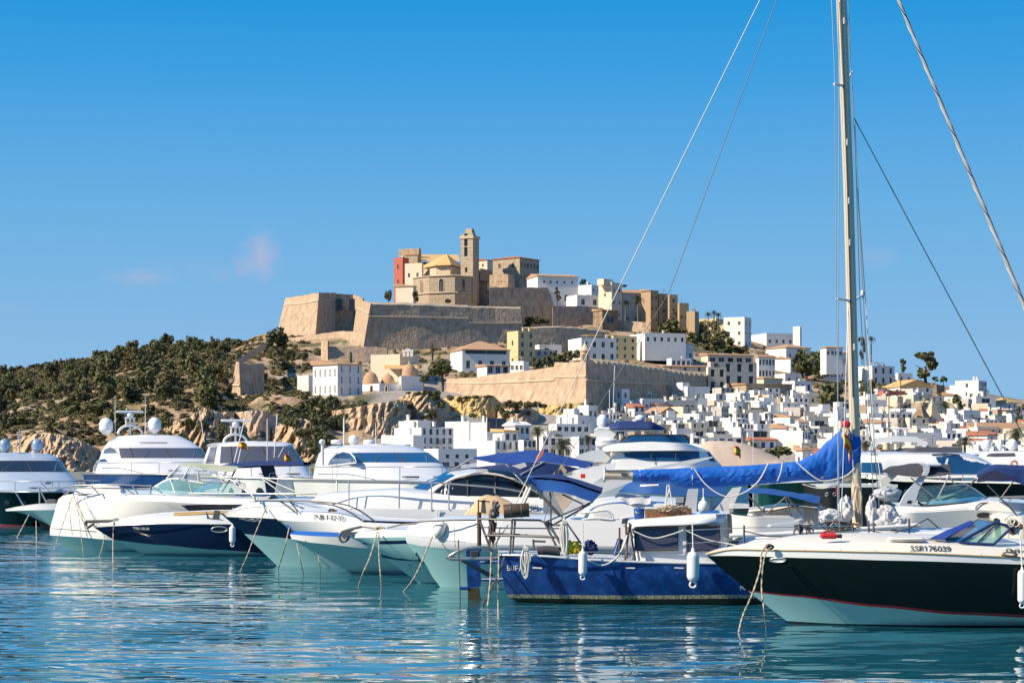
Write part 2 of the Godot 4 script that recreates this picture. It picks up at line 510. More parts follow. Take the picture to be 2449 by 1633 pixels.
# ---- terrain: screen row of the ground for each column u and depth d of the view, read off the photograph ----
const GD := [400.0, 430.0, 450.0, 480.0, 500.0, 520.0, 550.0, 600.0, 650.0, 700.0, 800.0, 900.0, 1000.0, 1150.0]
const GU := [-150.0, 0.0, 130.0, 230.0, 330.0, 430.0, 500.0, 560.0, 620.0, 700.0, 780.0, 850.0, 930.0, 1000.0, 1100.0, 1200.0, 1300.0, 1400.0, 1500.0, 1600.0, 1700.0, 1800.0, 1900.0, 2000.0, 2100.0, 2200.0, 2300.0, 2449.0, 2600.0]
const GV := [
	[1155, 1131, 1060, 1035, 1020, 1005, 990, 968, 950, 938, 915, 900, 897, 960],
	[1155, 1131, 1058, 1030, 1015, 1000, 985, 962, 945, 930, 908, 895, 892, 950],
	[1155, 1131, 1065, 1030, 1008, 992, 972, 945, 927, 910, 890, 877, 875, 950],
	[1155, 1131, 1080, 1035, 1000, 980, 958, 930, 908, 892, 870, 857, 855, 940],
	[1155, 1131, 1065, 1020, 985, 962, 940, 912, 890, 872, 852, 842, 840, 930],
	[1155, 1131, 1040, 1005, 975, 950, 925, 898, 875, 858, 840, 828, 827, 930],
	[1155, 1131, 1050, 1005, 978, 955, 925, 893, 870, 852, 836, 826, 826, 930],
	[1155, 1131, 1090, 1035, 990, 975, 950, 910, 885, 862, 842, 832, 832, 930],
	[1155, 1131, 1090, 1035, 985, 960, 948, 928, 900, 870, 828, 806, 800, 930],
	[1155, 1131, 1090, 1030, 985, 957, 948, 942, 905, 880, 838, 806, 800, 930],
	[1155, 1131, 1098, 1035, 990, 962, 948, 942, 905, 880, 840, 808, 780, 900],
	[1155, 1131, 1098, 1045, 1000, 967, 948, 938, 905, 880, 838, 800, 735, 900],
	[1155, 1128, 1119, 1065, 1005, 965, 945, 933, 905, 880, 842, 790, 722, 900],
	[1155, 1128, 1120, 1060, 1015, 978, 945, 933, 905, 880, 846, 790, 722, 900],
	[1155, 1128, 1120, 1066, 1026, 990, 955, 943, 910, 876, 842, 790, 722, 900],
	[1155, 1128, 1119, 1074, 1034, 1005, 970, 957, 915, 872, 840, 790, 725, 900],
	[1155, 1128, 1116, 1078, 1043, 1013, 980, 955, 906, 870, 832, 790, 735, 900],
	[1155, 1128, 1113, 1082, 1047, 1018, 988, 957, 897, 870, 817, 762, 708, 860],
	[1155, 1128, 1111, 1078, 1052, 1028, 997, 957, 917, 887, 827, 772, 716, 860],
	[1155, 1128, 1111, 1078, 1054, 1032, 1005, 967, 932, 897, 842, 787, 742, 860],
	[1155, 1128, 1109, 1078, 1057, 1037, 1012, 977, 942, 907, 857, 812, 785, 870],
	[1155, 1128, 1106, 1078, 1059, 1040, 1015, 982, 950, 920, 870, 832, 812, 880],
	[1155, 1128, 1106, 1078, 1060, 1042, 1018, 987, 955, 927, 882, 852, 842, 900],
	[1155, 1128, 1104, 1078, 1062, 1044, 1022, 990, 960, 934, 898, 876, 868, 920],
	[1155, 1128, 1103, 1078, 1062, 1046, 1026, 997, 967, 942, 911, 895, 892, 930],
	[1155, 1128, 1102, 1080, 1064, 1049, 1032, 1005, 978, 956, 928, 914, 910, 940],
	[1155, 1128, 1102, 1082, 1068, 1055, 1040, 1015, 990, 970, 946, 934, 932, 960],
	[1155, 1128, 1102, 1087, 1074, 1062, 1049, 1027, 1005, 987, 966, 956, 956, 980],
	[1155, 1128, 1107, 1092, 1082, 1072, 1060, 1042, 1022, 1007, 989, 980, 980, 1000]]
var land_noise := FastNoiseLite.new()

func ground_v(u: float, d: float) -> float:
	var i := 0
	while i < GU.size() - 2 and u > GU[i + 1]: i += 1
	var j := 0
	while j < GD.size() - 2 and d > GD[j + 1]: j += 1
	var a := clampf((u - GU[i]) / (GU[i + 1] - GU[i]), 0, 1)
	a = a * a * (3 - 2 * a) * 0.5 + a * 0.5
	var b := clampf((d - GD[j]) / (GD[j + 1] - GD[j]), 0, 1)
	return lerpf(lerpf(GV[i][j], GV[i][j + 1], b), lerpf(GV[i + 1][j], GV[i + 1][j + 1], b), a)
func depth_at(u: float, v: float) -> float:            # where the line of sight through (u, v) meets the ground
	var d := 405.0
	while d < 1000.0:
		if ground_v(u, d) <= v: return d
		d += 4.0
	return 1000.0
func ground_at(u: float, d: float) -> Vector3:
	return P(u, ground_v(u, d), d)

func build_terrain() -> void:
	land_noise.seed = 41
	land_noise.frequency = 0.035
	land_noise.fractal_octaves = 4
	var patch := FastNoiseLite.new()
	patch.seed = 42
	patch.frequency = 0.03
	patch.fractal_octaves = 4
	var soil := Color(0.44, 0.30, 0.18)
	var rocky := Color(0.50, 0.40, 0.29)
	var scrub := Color(0.13, 0.125, 0.055)
	var paved := Color(0.42, 0.38, 0.33)
	var rows := []
	var d := 398.0
	while d < 1155.0:
		rows.append(d)
		d += 3.5 if d < 560 else (6.0 if d < 700 else 10.0)
	var cols := []
	var u := -150.0
	while u <= 2600.0:
		cols.append(u)
		u += 9.0
	var pts := []
	var cc := []
	for dd in rows:
		var r := PackedVector3Array()
		var c := PackedColorArray()
		for uu in cols:
			var p := ground_at(uu, dd)
			var wild := 1.0 - smoothstep(860.0, 930.0, uu)
			var n := land_noise.get_noise_2d(p.x, p.z)
			if dd > 402.0:
				p.y += n * (2.2 * wild + 0.3)
				p.z += land_noise.get_noise_2d(p.x * 2.0 + 300.0, p.y * 3.0) * 3.0 * wild
			r.append(p)
			var t := patch.get_noise_2d(p.x, p.z * 1.2 + p.y)
			var k := soil.lerp(scrub, smoothstep(-0.1, 0.25, t))
			k = k.lerp(rocky, smoothstep(0.14, 0.3, patch.get_noise_2d(p.x * 1.7 + 90.0, p.z * 1.7)))
			c.append(k.lerp(paved, (1.0 - wild) * (1.0 - smoothstep(600.0, 680.0, dd))))
		pts.append(r)
		cc.append(c)
	var b := MB.new()
	for i in pts.size() - 1:
		for j in cols.size() - 1:
			var q := [pts[i][j], pts[i + 1][j], pts[i + 1][j + 1], pts[i][j + 1]]
			var n1: Vector3 = (q[1] - q[0]).cross(q[2] - q[0]).normalized()
			for k in [[0, 1, 2], [0, 2, 3]]:
				for e in k:
					b.vs.append(q[e])
					b.ns.append(-n1)
					b.cl.append([cc[i][j], cc[i + 1][j], cc[i + 1][j + 1], cc[i][j + 1]][e])
	structure("terrain", b, M.terrain)
	# rock faces above the shore: [crop points of the top line], [bottom line], depth, relief, material
	cliff([[20, 1060], [60, 1042], [100, 1034], [150, 1040], [200, 1058], [240, 1075]], [[20, 1140], [130, 1142], [240, 1140]], 424, 5.0, "rock", 0.5, 51)
	cliff([[385, 1030], [410, 1008], [450, 998], [490, 975], [520, 985], [560, 985]], [[385, 1140], [470, 1140], [560, 1140]], 436, 6.0, "rock", 0.8, 52)
	cliff([[540, 985], [570, 985], [610, 980], [640, 985], [665, 1000]], [[540, 1140], [600, 1140], [665, 1140]], 446, 2.5, "stone", 0.2, 53)
	cliff([[640, 1030], [680, 1010], [720, 1000], [760, 1010], [800, 1040]], [[640, 1140], [720, 1140], [800, 1140]], 440, 6.0, "rock", 0.8, 54)
	cliff([[780, 985], [840, 975], [900, 965], [960, 955], [985, 960]], [[780, 1130], [880, 1130], [985, 1110]], 478, 5.0, "rock", 0.6, 55)
	cliff([[952, 952], [985, 938], [1020, 934], [1045, 945], [1075, 965]], [[940, 1065], [1000, 1060], [1075, 1050]], 494, 5.0, "rock", 1.6, 56)
	cliff([[1050, 958], [1075, 948], [1130, 946], [1180, 946], [1200, 965]], [[1050, 1045], [1120, 1045], [1200, 1045]], 512, 3.5, "rock_yellow", 0.3, 57)
	cliff([[1180, 975], [1215, 965], [1255, 970], [1290, 985]], [[1180, 1050], [1230, 1050], [1290, 1050]], 508, 4.0, "rock", 0.8, 58)
	cliff([[1250, 1000], [1300, 970], [1350, 965], [1400, 962], [1440, 975]], [[1250, 1060], [1340, 1060], [1440, 1060]], 530, 3.5, "rock_yellow", 0.3, 59)

func poly_at(pts: Array, x: float) -> float:
	var n := pts.size()
	if x <= pts[0][0]: return pts[0][1]
	for i in n - 1:
		if x <= pts[i + 1][0]:
			return lerpf(pts[i][1], pts[i + 1][1], (x - pts[i][0]) / (pts[i + 1][0] - pts[i][0]))
	return pts[n - 1][1]

func cliff(top: Array, bot: Array, d: float, relief: float, m: String, slant: float, sd: int) -> void:
	var fn := FastNoiseLite.new()
	fn.seed = sd
	fn.frequency = 0.07
	fn.fractal_type = FastNoiseLite.FRACTAL_RIDGED
	fn.fractal_octaves = 5
	var x0: float = top[0][0]
	var x1: float = top[top.size() - 1][0]
	var nx := int((x1 - x0) / 2.2)
	var rows := []
	for j in 34:
		var t := j / 31.0
		var row := PackedVector3Array()
		for i in nx + 1:
			var e := i / float(nx)
			var u := lerpf(x0, x1, e)
			var vt := poly_at(top, u)
			var vb := poly_at(bot, u)
			var edge := sin(PI * clampf(e, 0.0, 1.0))
			var tt := clampf(1.0 - t, 0.0, 1.0)
			var n := fn.get_noise_2d(u * 0.42 + slant * tt * 14.0, tt * 34.0 + u * 0.05)
			var back := 14.0 * (1.0 - tt) + (1.0 - sqrt(maxf(edge, 0.0))) * 16.0
			var dd := d + back - n * relief * 0.55
			var q := P(u, lerpf(vb, vt, minf(t, 1.0)) + n * 2.0 * tt, dd)
			if t > 1.0:
				q += Vector3(0, -1.5, -14.0) * (t - 1.0) * 16.0
			row.append(q)
		rows.append(row)
	var b := MB.new()
	b.grid(rows, false, true)
	structure("cliff", b, M[m])

# ---- masonry ----
func subdiv(a: Array, n: int) -> Array:      # a polyline of vectors with n pieces for each span
	var out := []
	for i in a.size() - 1:
		for k in n:
			out.append(a[i].lerp(a[i + 1], k / float(n)))
	out.append(a[a.size() - 1])
	return out

func rampart(label: String, top: Array, bot: Array, thick: float, m: String, cordon := 0.0, parapet := 0.0, cat := "fortress wall", skirt := 8.0) -> Node3D:
	var tp := []
	var bp := []
	for q in top: tp.append(C(q[0], q[1], q[2]))
	for q in bot: bp.append(C(q[0], q[1], q[2]))
	var o := thing("fortress_wall", label, cat, bp[0], "")
	for i in tp.size():
		tp[i] -= o.position
		bp[i] -= o.position
	var n := 6
	var ts := subdiv(tp, n)
	var bs := subdiv(bp, n)
	var w := MB.new()
	var rows := []
	var fn := FastNoiseLite.new()
	fn.seed = int(absf(top[0][0])) + 5
	fn.frequency = 0.15
	for k in 9:
		var row := PackedVector3Array()
		for i in ts.size():
			var q: Vector3 = bs[i].lerp(ts[i], k / 8.0)
			q.z += fn.get_noise_2d(q.x * 2.0, q.y * 2.0) * 0.12
			if k == 8: q.y += fn.get_noise_2d(q.x * 4.0, 7.0) * 0.35
			row.append(q)
		rows.append(row)
	w.grid(rows, false, true)
	var bk := Vector3(0, 0, -thick)
	var last: PackedVector3Array = rows[8]
	for i in ts.size() - 1:
		w.quad(last[i], last[i + 1], last[i + 1] + bk, last[i] + bk)
		w.quad(bs[i] + bk, bs[i + 1] + bk, last[i + 1] + bk, last[i] + bk)
		var dn := Vector3(0, -skirt, 0)
		w.quad(bs[i], bs[i + 1], bs[i + 1] + dn, bs[i] + dn)
	w.quad(bs[0], bs[0] + bk, last[0] + bk, last[0])
	var e := ts.size() - 1
	w.quad(bs[e], bs[e] + bk, last[e] + bk, last[e])
	part(o, "wall", w, M[m])
	if cordon > 0.0:
		var cp := []
		for i in ts.size():
			cp.append(bs[i].lerp(ts[i], cordon) + Vector3(0, 0, 0.12))
		var c := MB.new()
		c.tube(cp, 0.32, 6)
		part(o, "string_course", c, M.stone_pale)
	if parapet > 0.0:
		var pp := MB.new()
		for i in ts.size() - 1:
			var a: Vector3 = last[i] + Vector3(0, 0.05, -0.1)
			var c2: Vector3 = last[i + 1] + Vector3(0, 0.05, -0.1)
			var r := Vector3(0, parapet, -parapet * 1.6)
			pp.quad(a, c2, c2 + r, a + r)
			pp.quad(a + r, c2 + r, c2 + r + Vector3(0, -0.3, -3), a + r + Vector3(0, -0.3, -3))
		part(o, "parapet", pp, M.stone_pale)
	return o

# upright prism: vertical edges [x, depth] in crop pixels, top and bottom rows measured at depth dref
func prism(o: Node3D, called: String, edges: Array, yt: float, yb: float, dref: float, m: String, cap := true) -> MeshInstance3D:
	var b := MB.new()
	var ht := C(0, yt, dref).y - o.position.y
	var hb := C(0, yb, dref).y - o.position.y
	var tp := []
	for e in edges:
		var q := C(e[0], 0, e[1]) - o.position
		tp.append(Vector3(q.x, ht, q.z))
	for i in tp.size():
		var a: Vector3 = tp[i]
		var c: Vector3 = tp[(i + 1) % tp.size()]
		b.quad(Vector3(a.x, hb, a.z), Vector3(c.x, hb, c.z), c, a)
	if cap: b.fan(tp)
	return part(o, called, b, M[m])

func arch_window(o: Node3D, at: Vector3, w: float, h: float, turn: float, m := "pane", frame := "stone_pale") -> void:
	var b := MB.new()
	var pts := [Vector3(-w / 2, 0, 0), Vector3(w / 2, 0, 0), Vector3(w / 2, h - w / 2, 0)]
	for k in range(1, 6):
		var a := PI * k / 6.0
		pts.append(Vector3(cos(a) * w / 2, h - w / 2 + sin(a) * w / 2 * 1.25, 0))
	pts.append(Vector3(-w / 2, h - w / 2, 0))
	b.fan(pts, Vector3(0, 0, -0.12))
	var i := part(o, "window", b, M[m], at, Basis(Vector3.UP, turn))
	var fr := MB.new()
	var p2 := pts.duplicate()
	p2.append(pts[0])
	fr.tube(p2, 0.16, 5)
	part(i, "surround", fr, M[frame])

func build_fortress() -> void:
	crop(500, 520, 3.136)
	rampart("tall sunlit sloping face of the upper left bastion below open sky", [[570, 603, 905], [700, 585, 895], [822, 562, 885]], [[505, 880, 893], [650, 900, 885], [797, 872, 876]], 14, "stone", 0.80, 0.0)
	rampart("shaded flank of the upper left bastion with a square notch", [[822, 562, 885], [950, 566, 905]], [[797, 872, 876], [940, 850, 896]], 14, "stone", 0.80)
	rampart("recessed stretch of shaded wall between the two upper bastions", [[945, 572, 906], [1080, 578, 912], [1150, 600, 905]], [[935, 850, 904], [1080, 840, 905], [1150, 850, 900]], 12, "stone", 0.0)
	var notch := thing("embrasure_shade", "dark boxes painted as shade in the gun openings of the recessed wall between the upper bastions", "embrasure", C(970, 690, 903.5))
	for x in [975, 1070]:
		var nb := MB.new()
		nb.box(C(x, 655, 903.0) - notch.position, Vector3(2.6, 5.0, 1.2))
		part(notch, "opening", nb, M.pane)  # solid dark box stands in for the shade of the recess
	rampart("narrow left flank of the great central bastion", [[1112, 615, 868], [1212, 640, 812]], [[1080, 850, 862], [1158, 965, 806]], 8, "stone", 0.74)
	rampart("rubble retaining wall with a buttress under the central bastion", [[890, 966, 742], [1110, 966, 746], [1335, 974, 750]], [[890, 1085, 738], [1110, 1095, 742], [1335, 1110, 746]], 6, "stone")
	rampart("short sunlit buttress standing beside the rubble retaining wall", [[838, 930, 746], [888, 918, 740]], [[838, 1010, 744], [888, 1085, 738]], 5, "stone")
	rampart("low stepped wall at the foot of the upper left bastion", [[560, 915, 872], [700, 890, 868], [1000, 850, 862], [1165, 860, 820]], [[560, 960, 868], [700, 925, 864], [1000, 905, 858], [1165, 930, 814]], 4, "stone")
	rampart("sunlit leaning corner of the outer wall above the cliff", [[200, 1078, 566], [222, 1082, 556]], [[130, 1480, 560], [240, 1480, 550]], 8, "stone", 0.55)
	rampart("ruined rubble wall with a square recess behind the outer corner", [[222, 1082, 556], [300, 1108, 560], [395, 1090, 572]], [[228, 1345, 553], [300, 1340, 556], [395, 1335, 566]], 5, "stone")
	rampart("long low sunlit wall along the cliff below the white convent", [[225, 1335, 549], [330, 1325, 548], [470, 1352, 546], [690, 1355, 548]], [[235, 1490, 546], [330, 1480, 544], [470, 1420, 543], [690, 1400, 546]], 5, "stone")
	rampart("sloping dark rampart walk climbing from the outer corner", [[205, 1068, 566], [300, 1010, 610], [418, 940, 690]], [[212, 1092, 565], [300, 1036, 609], [418, 968, 689]], 3, "stone", 0.0, 0.0, "fortress wall", 1.0)
	crop(900, 520, 3.92)
	rampart("long unbroken face of the great central bastion", [[-56, 812, 812], [400, 822, 824], [858, 842, 838]], [[-126, 1260, 806], [380, 1260, 816], [890, 1250, 830]], 14, "stone", 0.74, 0.9)
	rampart("right end of the great central bastion, weedy above its string course", [[858, 842, 838], [1110, 848, 846], [1352, 852, 852]], [[890, 1250, 830], [1130, 1250, 838], [1385, 1230, 846]], 14, "stone", 0.64, 0.7)
	rampart("shaded return of the central bastion beside dark bushes", [[1352, 852, 852], [1395, 905, 885]], [[1385, 1230, 846], [1425, 1150, 880]], 8, "stone")
	rampart("plain shaded terrace wall below the cathedral close", [[1062, 655, 890], [1400, 655, 900], [1660, 660, 908]], [[1062, 900, 888], [1400, 950, 898], [1660, 990, 906]], 10, "stone")
	rampart("shaded terrace wall below the small white houses", [[1655, 828, 866], [1960, 832, 874], [2120, 850, 882]], [[1655, 1040, 864], [1960, 1040, 872], [2120, 1040, 880]], 8, "stone")
	rampart("rough mid-slope wall with a pale top behind the yellow house", [[1385, 1040, 758], [1700, 1030, 766], [1960, 1045, 774], [2150, 1075, 780]], [[1385, 1180, 756], [1700, 1180, 764], [1960, 1190, 772], [2150, 1190, 778]], 5, "stone", 0.0, 0.5)
	crop(900, 850, 3.92)
	rampart("long sunlit face of the lower bastion above the yellow cliff", [[655, 222, 612], [900, 205, 602], [1240, 165, 588], [1670, 110, 571], [1675, 68, 571], [1965, 58, 560]], [[655, 330, 606], [900, 390, 595], [1240, 440, 581], [1670, 490, 564], [1675, 490, 564], [1968, 500, 553]], 10, "stone", 0.68, 0.0)
	crop(1300, 850, 3.92)
	rampart("shaded right face of the lower bastion with a crenellated top", [[400, 62, 560], [700, 96, 584], [1000, 135, 612], [1300, 180, 640], [1525, 190, 662]], [[402, 500, 553], [700, 500, 578], [1000, 470, 606], [1300, 430, 634], [1535, 400, 656]], 10, "stone", 0.62, 0.9)
	# crenellations along that face
	var cr := thing("battlement", "row of low pale merlons along the lower bastion wall", "battlement", C(520, 70, 570))
	for i in 22:
		var t := i / 21.0
		var x := lerpf(470, 1490, t)
		var mb := MB.new()
		var q := C(x, poly_at([[400, 62], [700, 96], [1000, 135], [1300, 180], [1525, 190]], x), lerpf(566, 659, t) + 0.6) - cr.position
		mb.box(q + Vector3(0, 0.5, -0.6), Vector3(2.0, 1.3, 2.4))
		part(cr, "merlon", mb, M.stone_pale)
	# sentry box on the corner
	var sx := thing("sentry_box", "small stone sentry turret with pointed cap on the bastion corner", "turret", C(388, 60, 562))
	var sb := MB.new()
	var tw := 78.0 * 579 / F / 3.92
	sb.lathe([[tw * 0.55, -3.0], [tw * 0.55, 2.6], [tw * 0.62, 2.7], [tw * 0.62, 3.0]], Vector3.ZERO, 8)
	part(sx, "wall", sb, M.stone)
	var sc := MB.new()
	sc.lathe([[tw * 0.64, 3.0], [0.15, 5.0], [0.1, 5.5], [0.0, 5.6]], Vector3.ZERO, 8)
	part(sx, "cap", sc, M.stone_pale)
	for a in [0.5, -0.6]:
		arch_window(sx, Vector3(sin(a), 0, cos(a)) * (tw * 0.55 + 0.02) + Vector3(0, 0.6, 0), 0.5, 1.4, a)
	build_cathedral()

func build_cathedral() -> void:
	crop(960, 520, 7.84)
	var D := 930.0
	var s := D / F / 7.84
	var o := thing("cathedral", "stone hilltop cathedral with polygonal apse and square bell tower", "cathedral", C(1000, 1600, D))
	# lower apse: faces from the left round to the right
	var ring := [[215, 934], [515, 925], [1000, 921], [1420, 928]]
	prism(o, "apse_wall", ring + [[1420, 965], [215, 965]], 1085, 1800, 921, "stone_church")
	for yy in [1085, 1405]:
		var b := MB.new()
		var pts := []
		for e in ring:
			var w := C(e[0], 0, e[1] - 0.3) - o.position
			pts.append(Vector3(w.x, C(0, yy, 921).y - o.position.y, w.z))
		b.tube(pts, 0.32, 5)
		part(o, "cornice", b, M.stone_pale)
	# gothic windows: one on each face
	var yb: float = C(0, 1385, 921).y - o.position.y
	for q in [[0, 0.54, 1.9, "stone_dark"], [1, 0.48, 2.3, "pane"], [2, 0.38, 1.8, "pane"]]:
		var e0: Vector3 = C(ring[q[0]][0], 0, ring[q[0]][1]) - o.position
		var e1: Vector3 = C(ring[q[0] + 1][0], 0, ring[q[0] + 1][1]) - o.position
		var ax := Vector3(e1.x - e0.x, 0, e1.z - e0.z).normalized()
		var nn := Vector3(-ax.z, 0, ax.x)
		var at: Vector3 = e0.lerp(e1, q[1]) + nn * 0.05
		at.y = yb
		arch_window(o, at, q[2], 5.6, atan2(nn.x, nn.z), q[3])
		if q[0] == 1:
			for k in [-0.4, 0.4]:
				var mu := MB.new()
				mu.box(at + ax * k + Vector3(0, 2.2, 0) + nn * 0.1, Vector3(0.16, 4.4, 0.16))
				part(o, "mullion", mu, M.stone_pale)
	# upper drum and its cone of tiles
	prism(o, "drum_wall", [[285, 950], [480, 942], [640, 934], [915, 931], [1165, 946], [1165, 970], [285, 970]], 905, 1100, 931, "stone_pale")
	var rf := MB.new()
	var apex := C(848, 680, 948) - o.position
	var ey: float = C(0, 880, 931).y - o.position.y
	var eav := []
	for e in [[270, 952], [470, 941], [635, 932], [925, 929], [1180, 946], [1180, 972]]:
		var w := C(e[0], 0, e[1]) - o.position
		eav.append(Vector3(w.x, ey, w.z))
	for i in 5:
		rf.tri(eav[i], eav[i + 1], apex)
		rf.quad(eav[i], eav[i + 1], eav[i + 1] - Vector3(0, 0.5, 0), eav[i] - Vector3(0, 0.5, 0))
	part(o, "apse_roof", rf, M.tile_ochre)
	# nave behind to the left with its tiled roof
	prism(o, "nave_wall", [[290, 958], [1100, 962], [1100, 990], [290, 990]], 800, 1100, 950, "stone_pale")
	var nr := MB.new()
	nr.quad(C(290, 815, 950) - o.position, C(1100, 815, 950) - o.position, C(1060, 695, 978) - o.position, C(365, 692, 978) - o.position)
	nr.quad(C(290, 815, 950) - o.position, C(365, 692, 978) - o.position, C(365, 760, 1000) - o.position, C(290, 815, 990) - o.position)
	part(o, "nave_roof", nr, M.tile_ochre)
	# buttressed side aisle to the right of the tower
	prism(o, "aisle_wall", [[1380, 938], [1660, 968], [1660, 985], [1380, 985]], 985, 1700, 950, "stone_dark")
	for i in 6:
		var t := i / 5.0
		var bw := MB.new()
		var q := C(lerpf(1465, 1650, t), lerpf(1075, 1110, t), lerpf(944, 964, t)) - o.position
		bw.box(q, Vector3(1.3, 5.5, 3.0), Basis(Vector3.UP, 0.6))
		part(o, "buttress", bw, M.stone_church)
	# bell tower, square, turned so that one face looks to the sun
	var th := 1.08
	var tc := C(1340, 1080, 926)
	var w1 := 110.0 * s / cos(th)
	var w2 := 230.0 * s / sin(th)
	var tw := Node3D.new()
	tw.name = "bell_tower"
	o.add_child(tw)
	tw.position = tc - o.position
	tw.rotation.y = th
	var H := 715.0 * s
	var tb := MB.new()
	wall_face(tb, Vector3.ZERO, Vector3(1, 0, 0), w1, -12, H, [])
	var lw := [[w2 * 0.42, H * 0.775, 1.7, 5.4], [w2 * 0.42, H * 0.50, 1.7, 5.0], [w2 * 0.45, H * 0.08, 1.2, 2.2]]
	wall_face(tb, Vector3(0, 0, -w2), Vector3(0, 0, 1), w2, -12, H, lw)
	wall_face(tb, Vector3(w1, 0, -w2), Vector3(-1, 0, 0), w1, -12, H, [])
	wall_face(tb, Vector3(w1, 0, 0), Vector3(0, 0, -1), w2, -12, H, [])
	part(tw, "wall", tb, M.stone_church)
	for q in lw:
		var pb := MB.new()
		pb.box(Vector3(0.5, q[1] + q[3] / 2, -w2 + q[0]), Vector3(0.1, q[3] + 0.3, q[2] + 0.3))
		part(tw, "window", pb, M.pane)
	for f in [0.30, 0.455, 0.755, 1.0]:
		var cb := MB.new()
		var ov := 0.12 if f < 1.0 else 0.4
		cb.box(Vector3(w1 / 2, H * f, -w2 / 2), Vector3(w1 + ov * 2, 0.35 if f < 1.0 else 1.2, w2 + ov * 2))
		part(tw, "cornice", cb, M.stone_pale)
	var cap := MB.new()
	var ch := 140.0 * s
	var inset := [[0.9, 0.0], [1.7, ch], [1.75, ch + 0.05]]
	var rows := []
	for q in inset:
		var r := PackedVector3Array()
		for e in [[q[0], -q[0]], [w1 - q[0], -q[0]], [w1 - q[0], -w2 + q[0]], [q[0], -w2 + q[0]], [q[0], -q[0]]]:
			r.append(Vector3(e[0], H + 0.6 + q[1], e[1]))
		rows.append(r)
	cap.grid(rows, false, true)
	cap.fan([rows[2][0], rows[2][1], rows[2][2], rows[2][3]])
	part(tw, "cap", cap, M.stone_church)

func wall_face(b: MB, o: Vector3, ax: Vector3, w: float, y0: float, y1: float, holes: Array, rec := 0.3) -> void:
	# a wall from o along ax; holes are [centre x, bottom y, width, height], each with its reveals
	var xs := [0.0, w]
	var ys := [y0, y1]
	for h in holes:
		xs.append(h[0] - h[2] / 2); xs.append(h[0] + h[2] / 2)
		ys.append(h[1]); ys.append(h[1] + h[3])
	xs.sort()
	ys.sort()
	var inn := ax.cross(Vector3.UP) * -rec
	var f := func(x: float, y: float, k: float) -> Vector3: return o + ax * x + Vector3(0, y, 0) + inn * k
	for i in xs.size() - 1:
		if xs[i + 1] - xs[i] < 0.001: continue
		for j in ys.size() - 1:
			if ys[j + 1] - ys[j] < 0.001: continue
			var cx: float = (xs[i] + xs[i + 1]) / 2
			var cy: float = (ys[j] + ys[j + 1]) / 2
			var solid := true
			for h in holes:
				if absf(cx - h[0]) < h[2] / 2 and cy > h[1] and cy < h[1] + h[3]:
					solid = false
					break
			if solid:
				b.quad(f.call(xs[i], ys[j], 0), f.call(xs[i + 1], ys[j], 0), f.call(xs[i + 1], ys[j + 1], 0), f.call(xs[i], ys[j + 1], 0))
	for h in holes:
		var a: float = h[0] - h[2] / 2
		var c: float = h[0] + h[2] / 2
		var lo: float = h[1]
		var hi: float = h[1] + h[3]
		b.quad(f.call(a, lo, 0), f.call(a, hi, 0), f.call(a, hi, 1), f.call(a, lo, 1))
		b.quad(f.call(c, lo, 0), f.call(c, hi, 0), f.call(c, hi, 1), f.call(c, lo, 1))
		b.quad(f.call(a, lo, 0), f.call(c, lo, 0), f.call(c, lo, 1), f.call(a, lo, 1))
		b.quad(f.call(a, hi, 0), f.call(c, hi, 0), f.call(c, hi, 1), f.call(a, hi, 1))

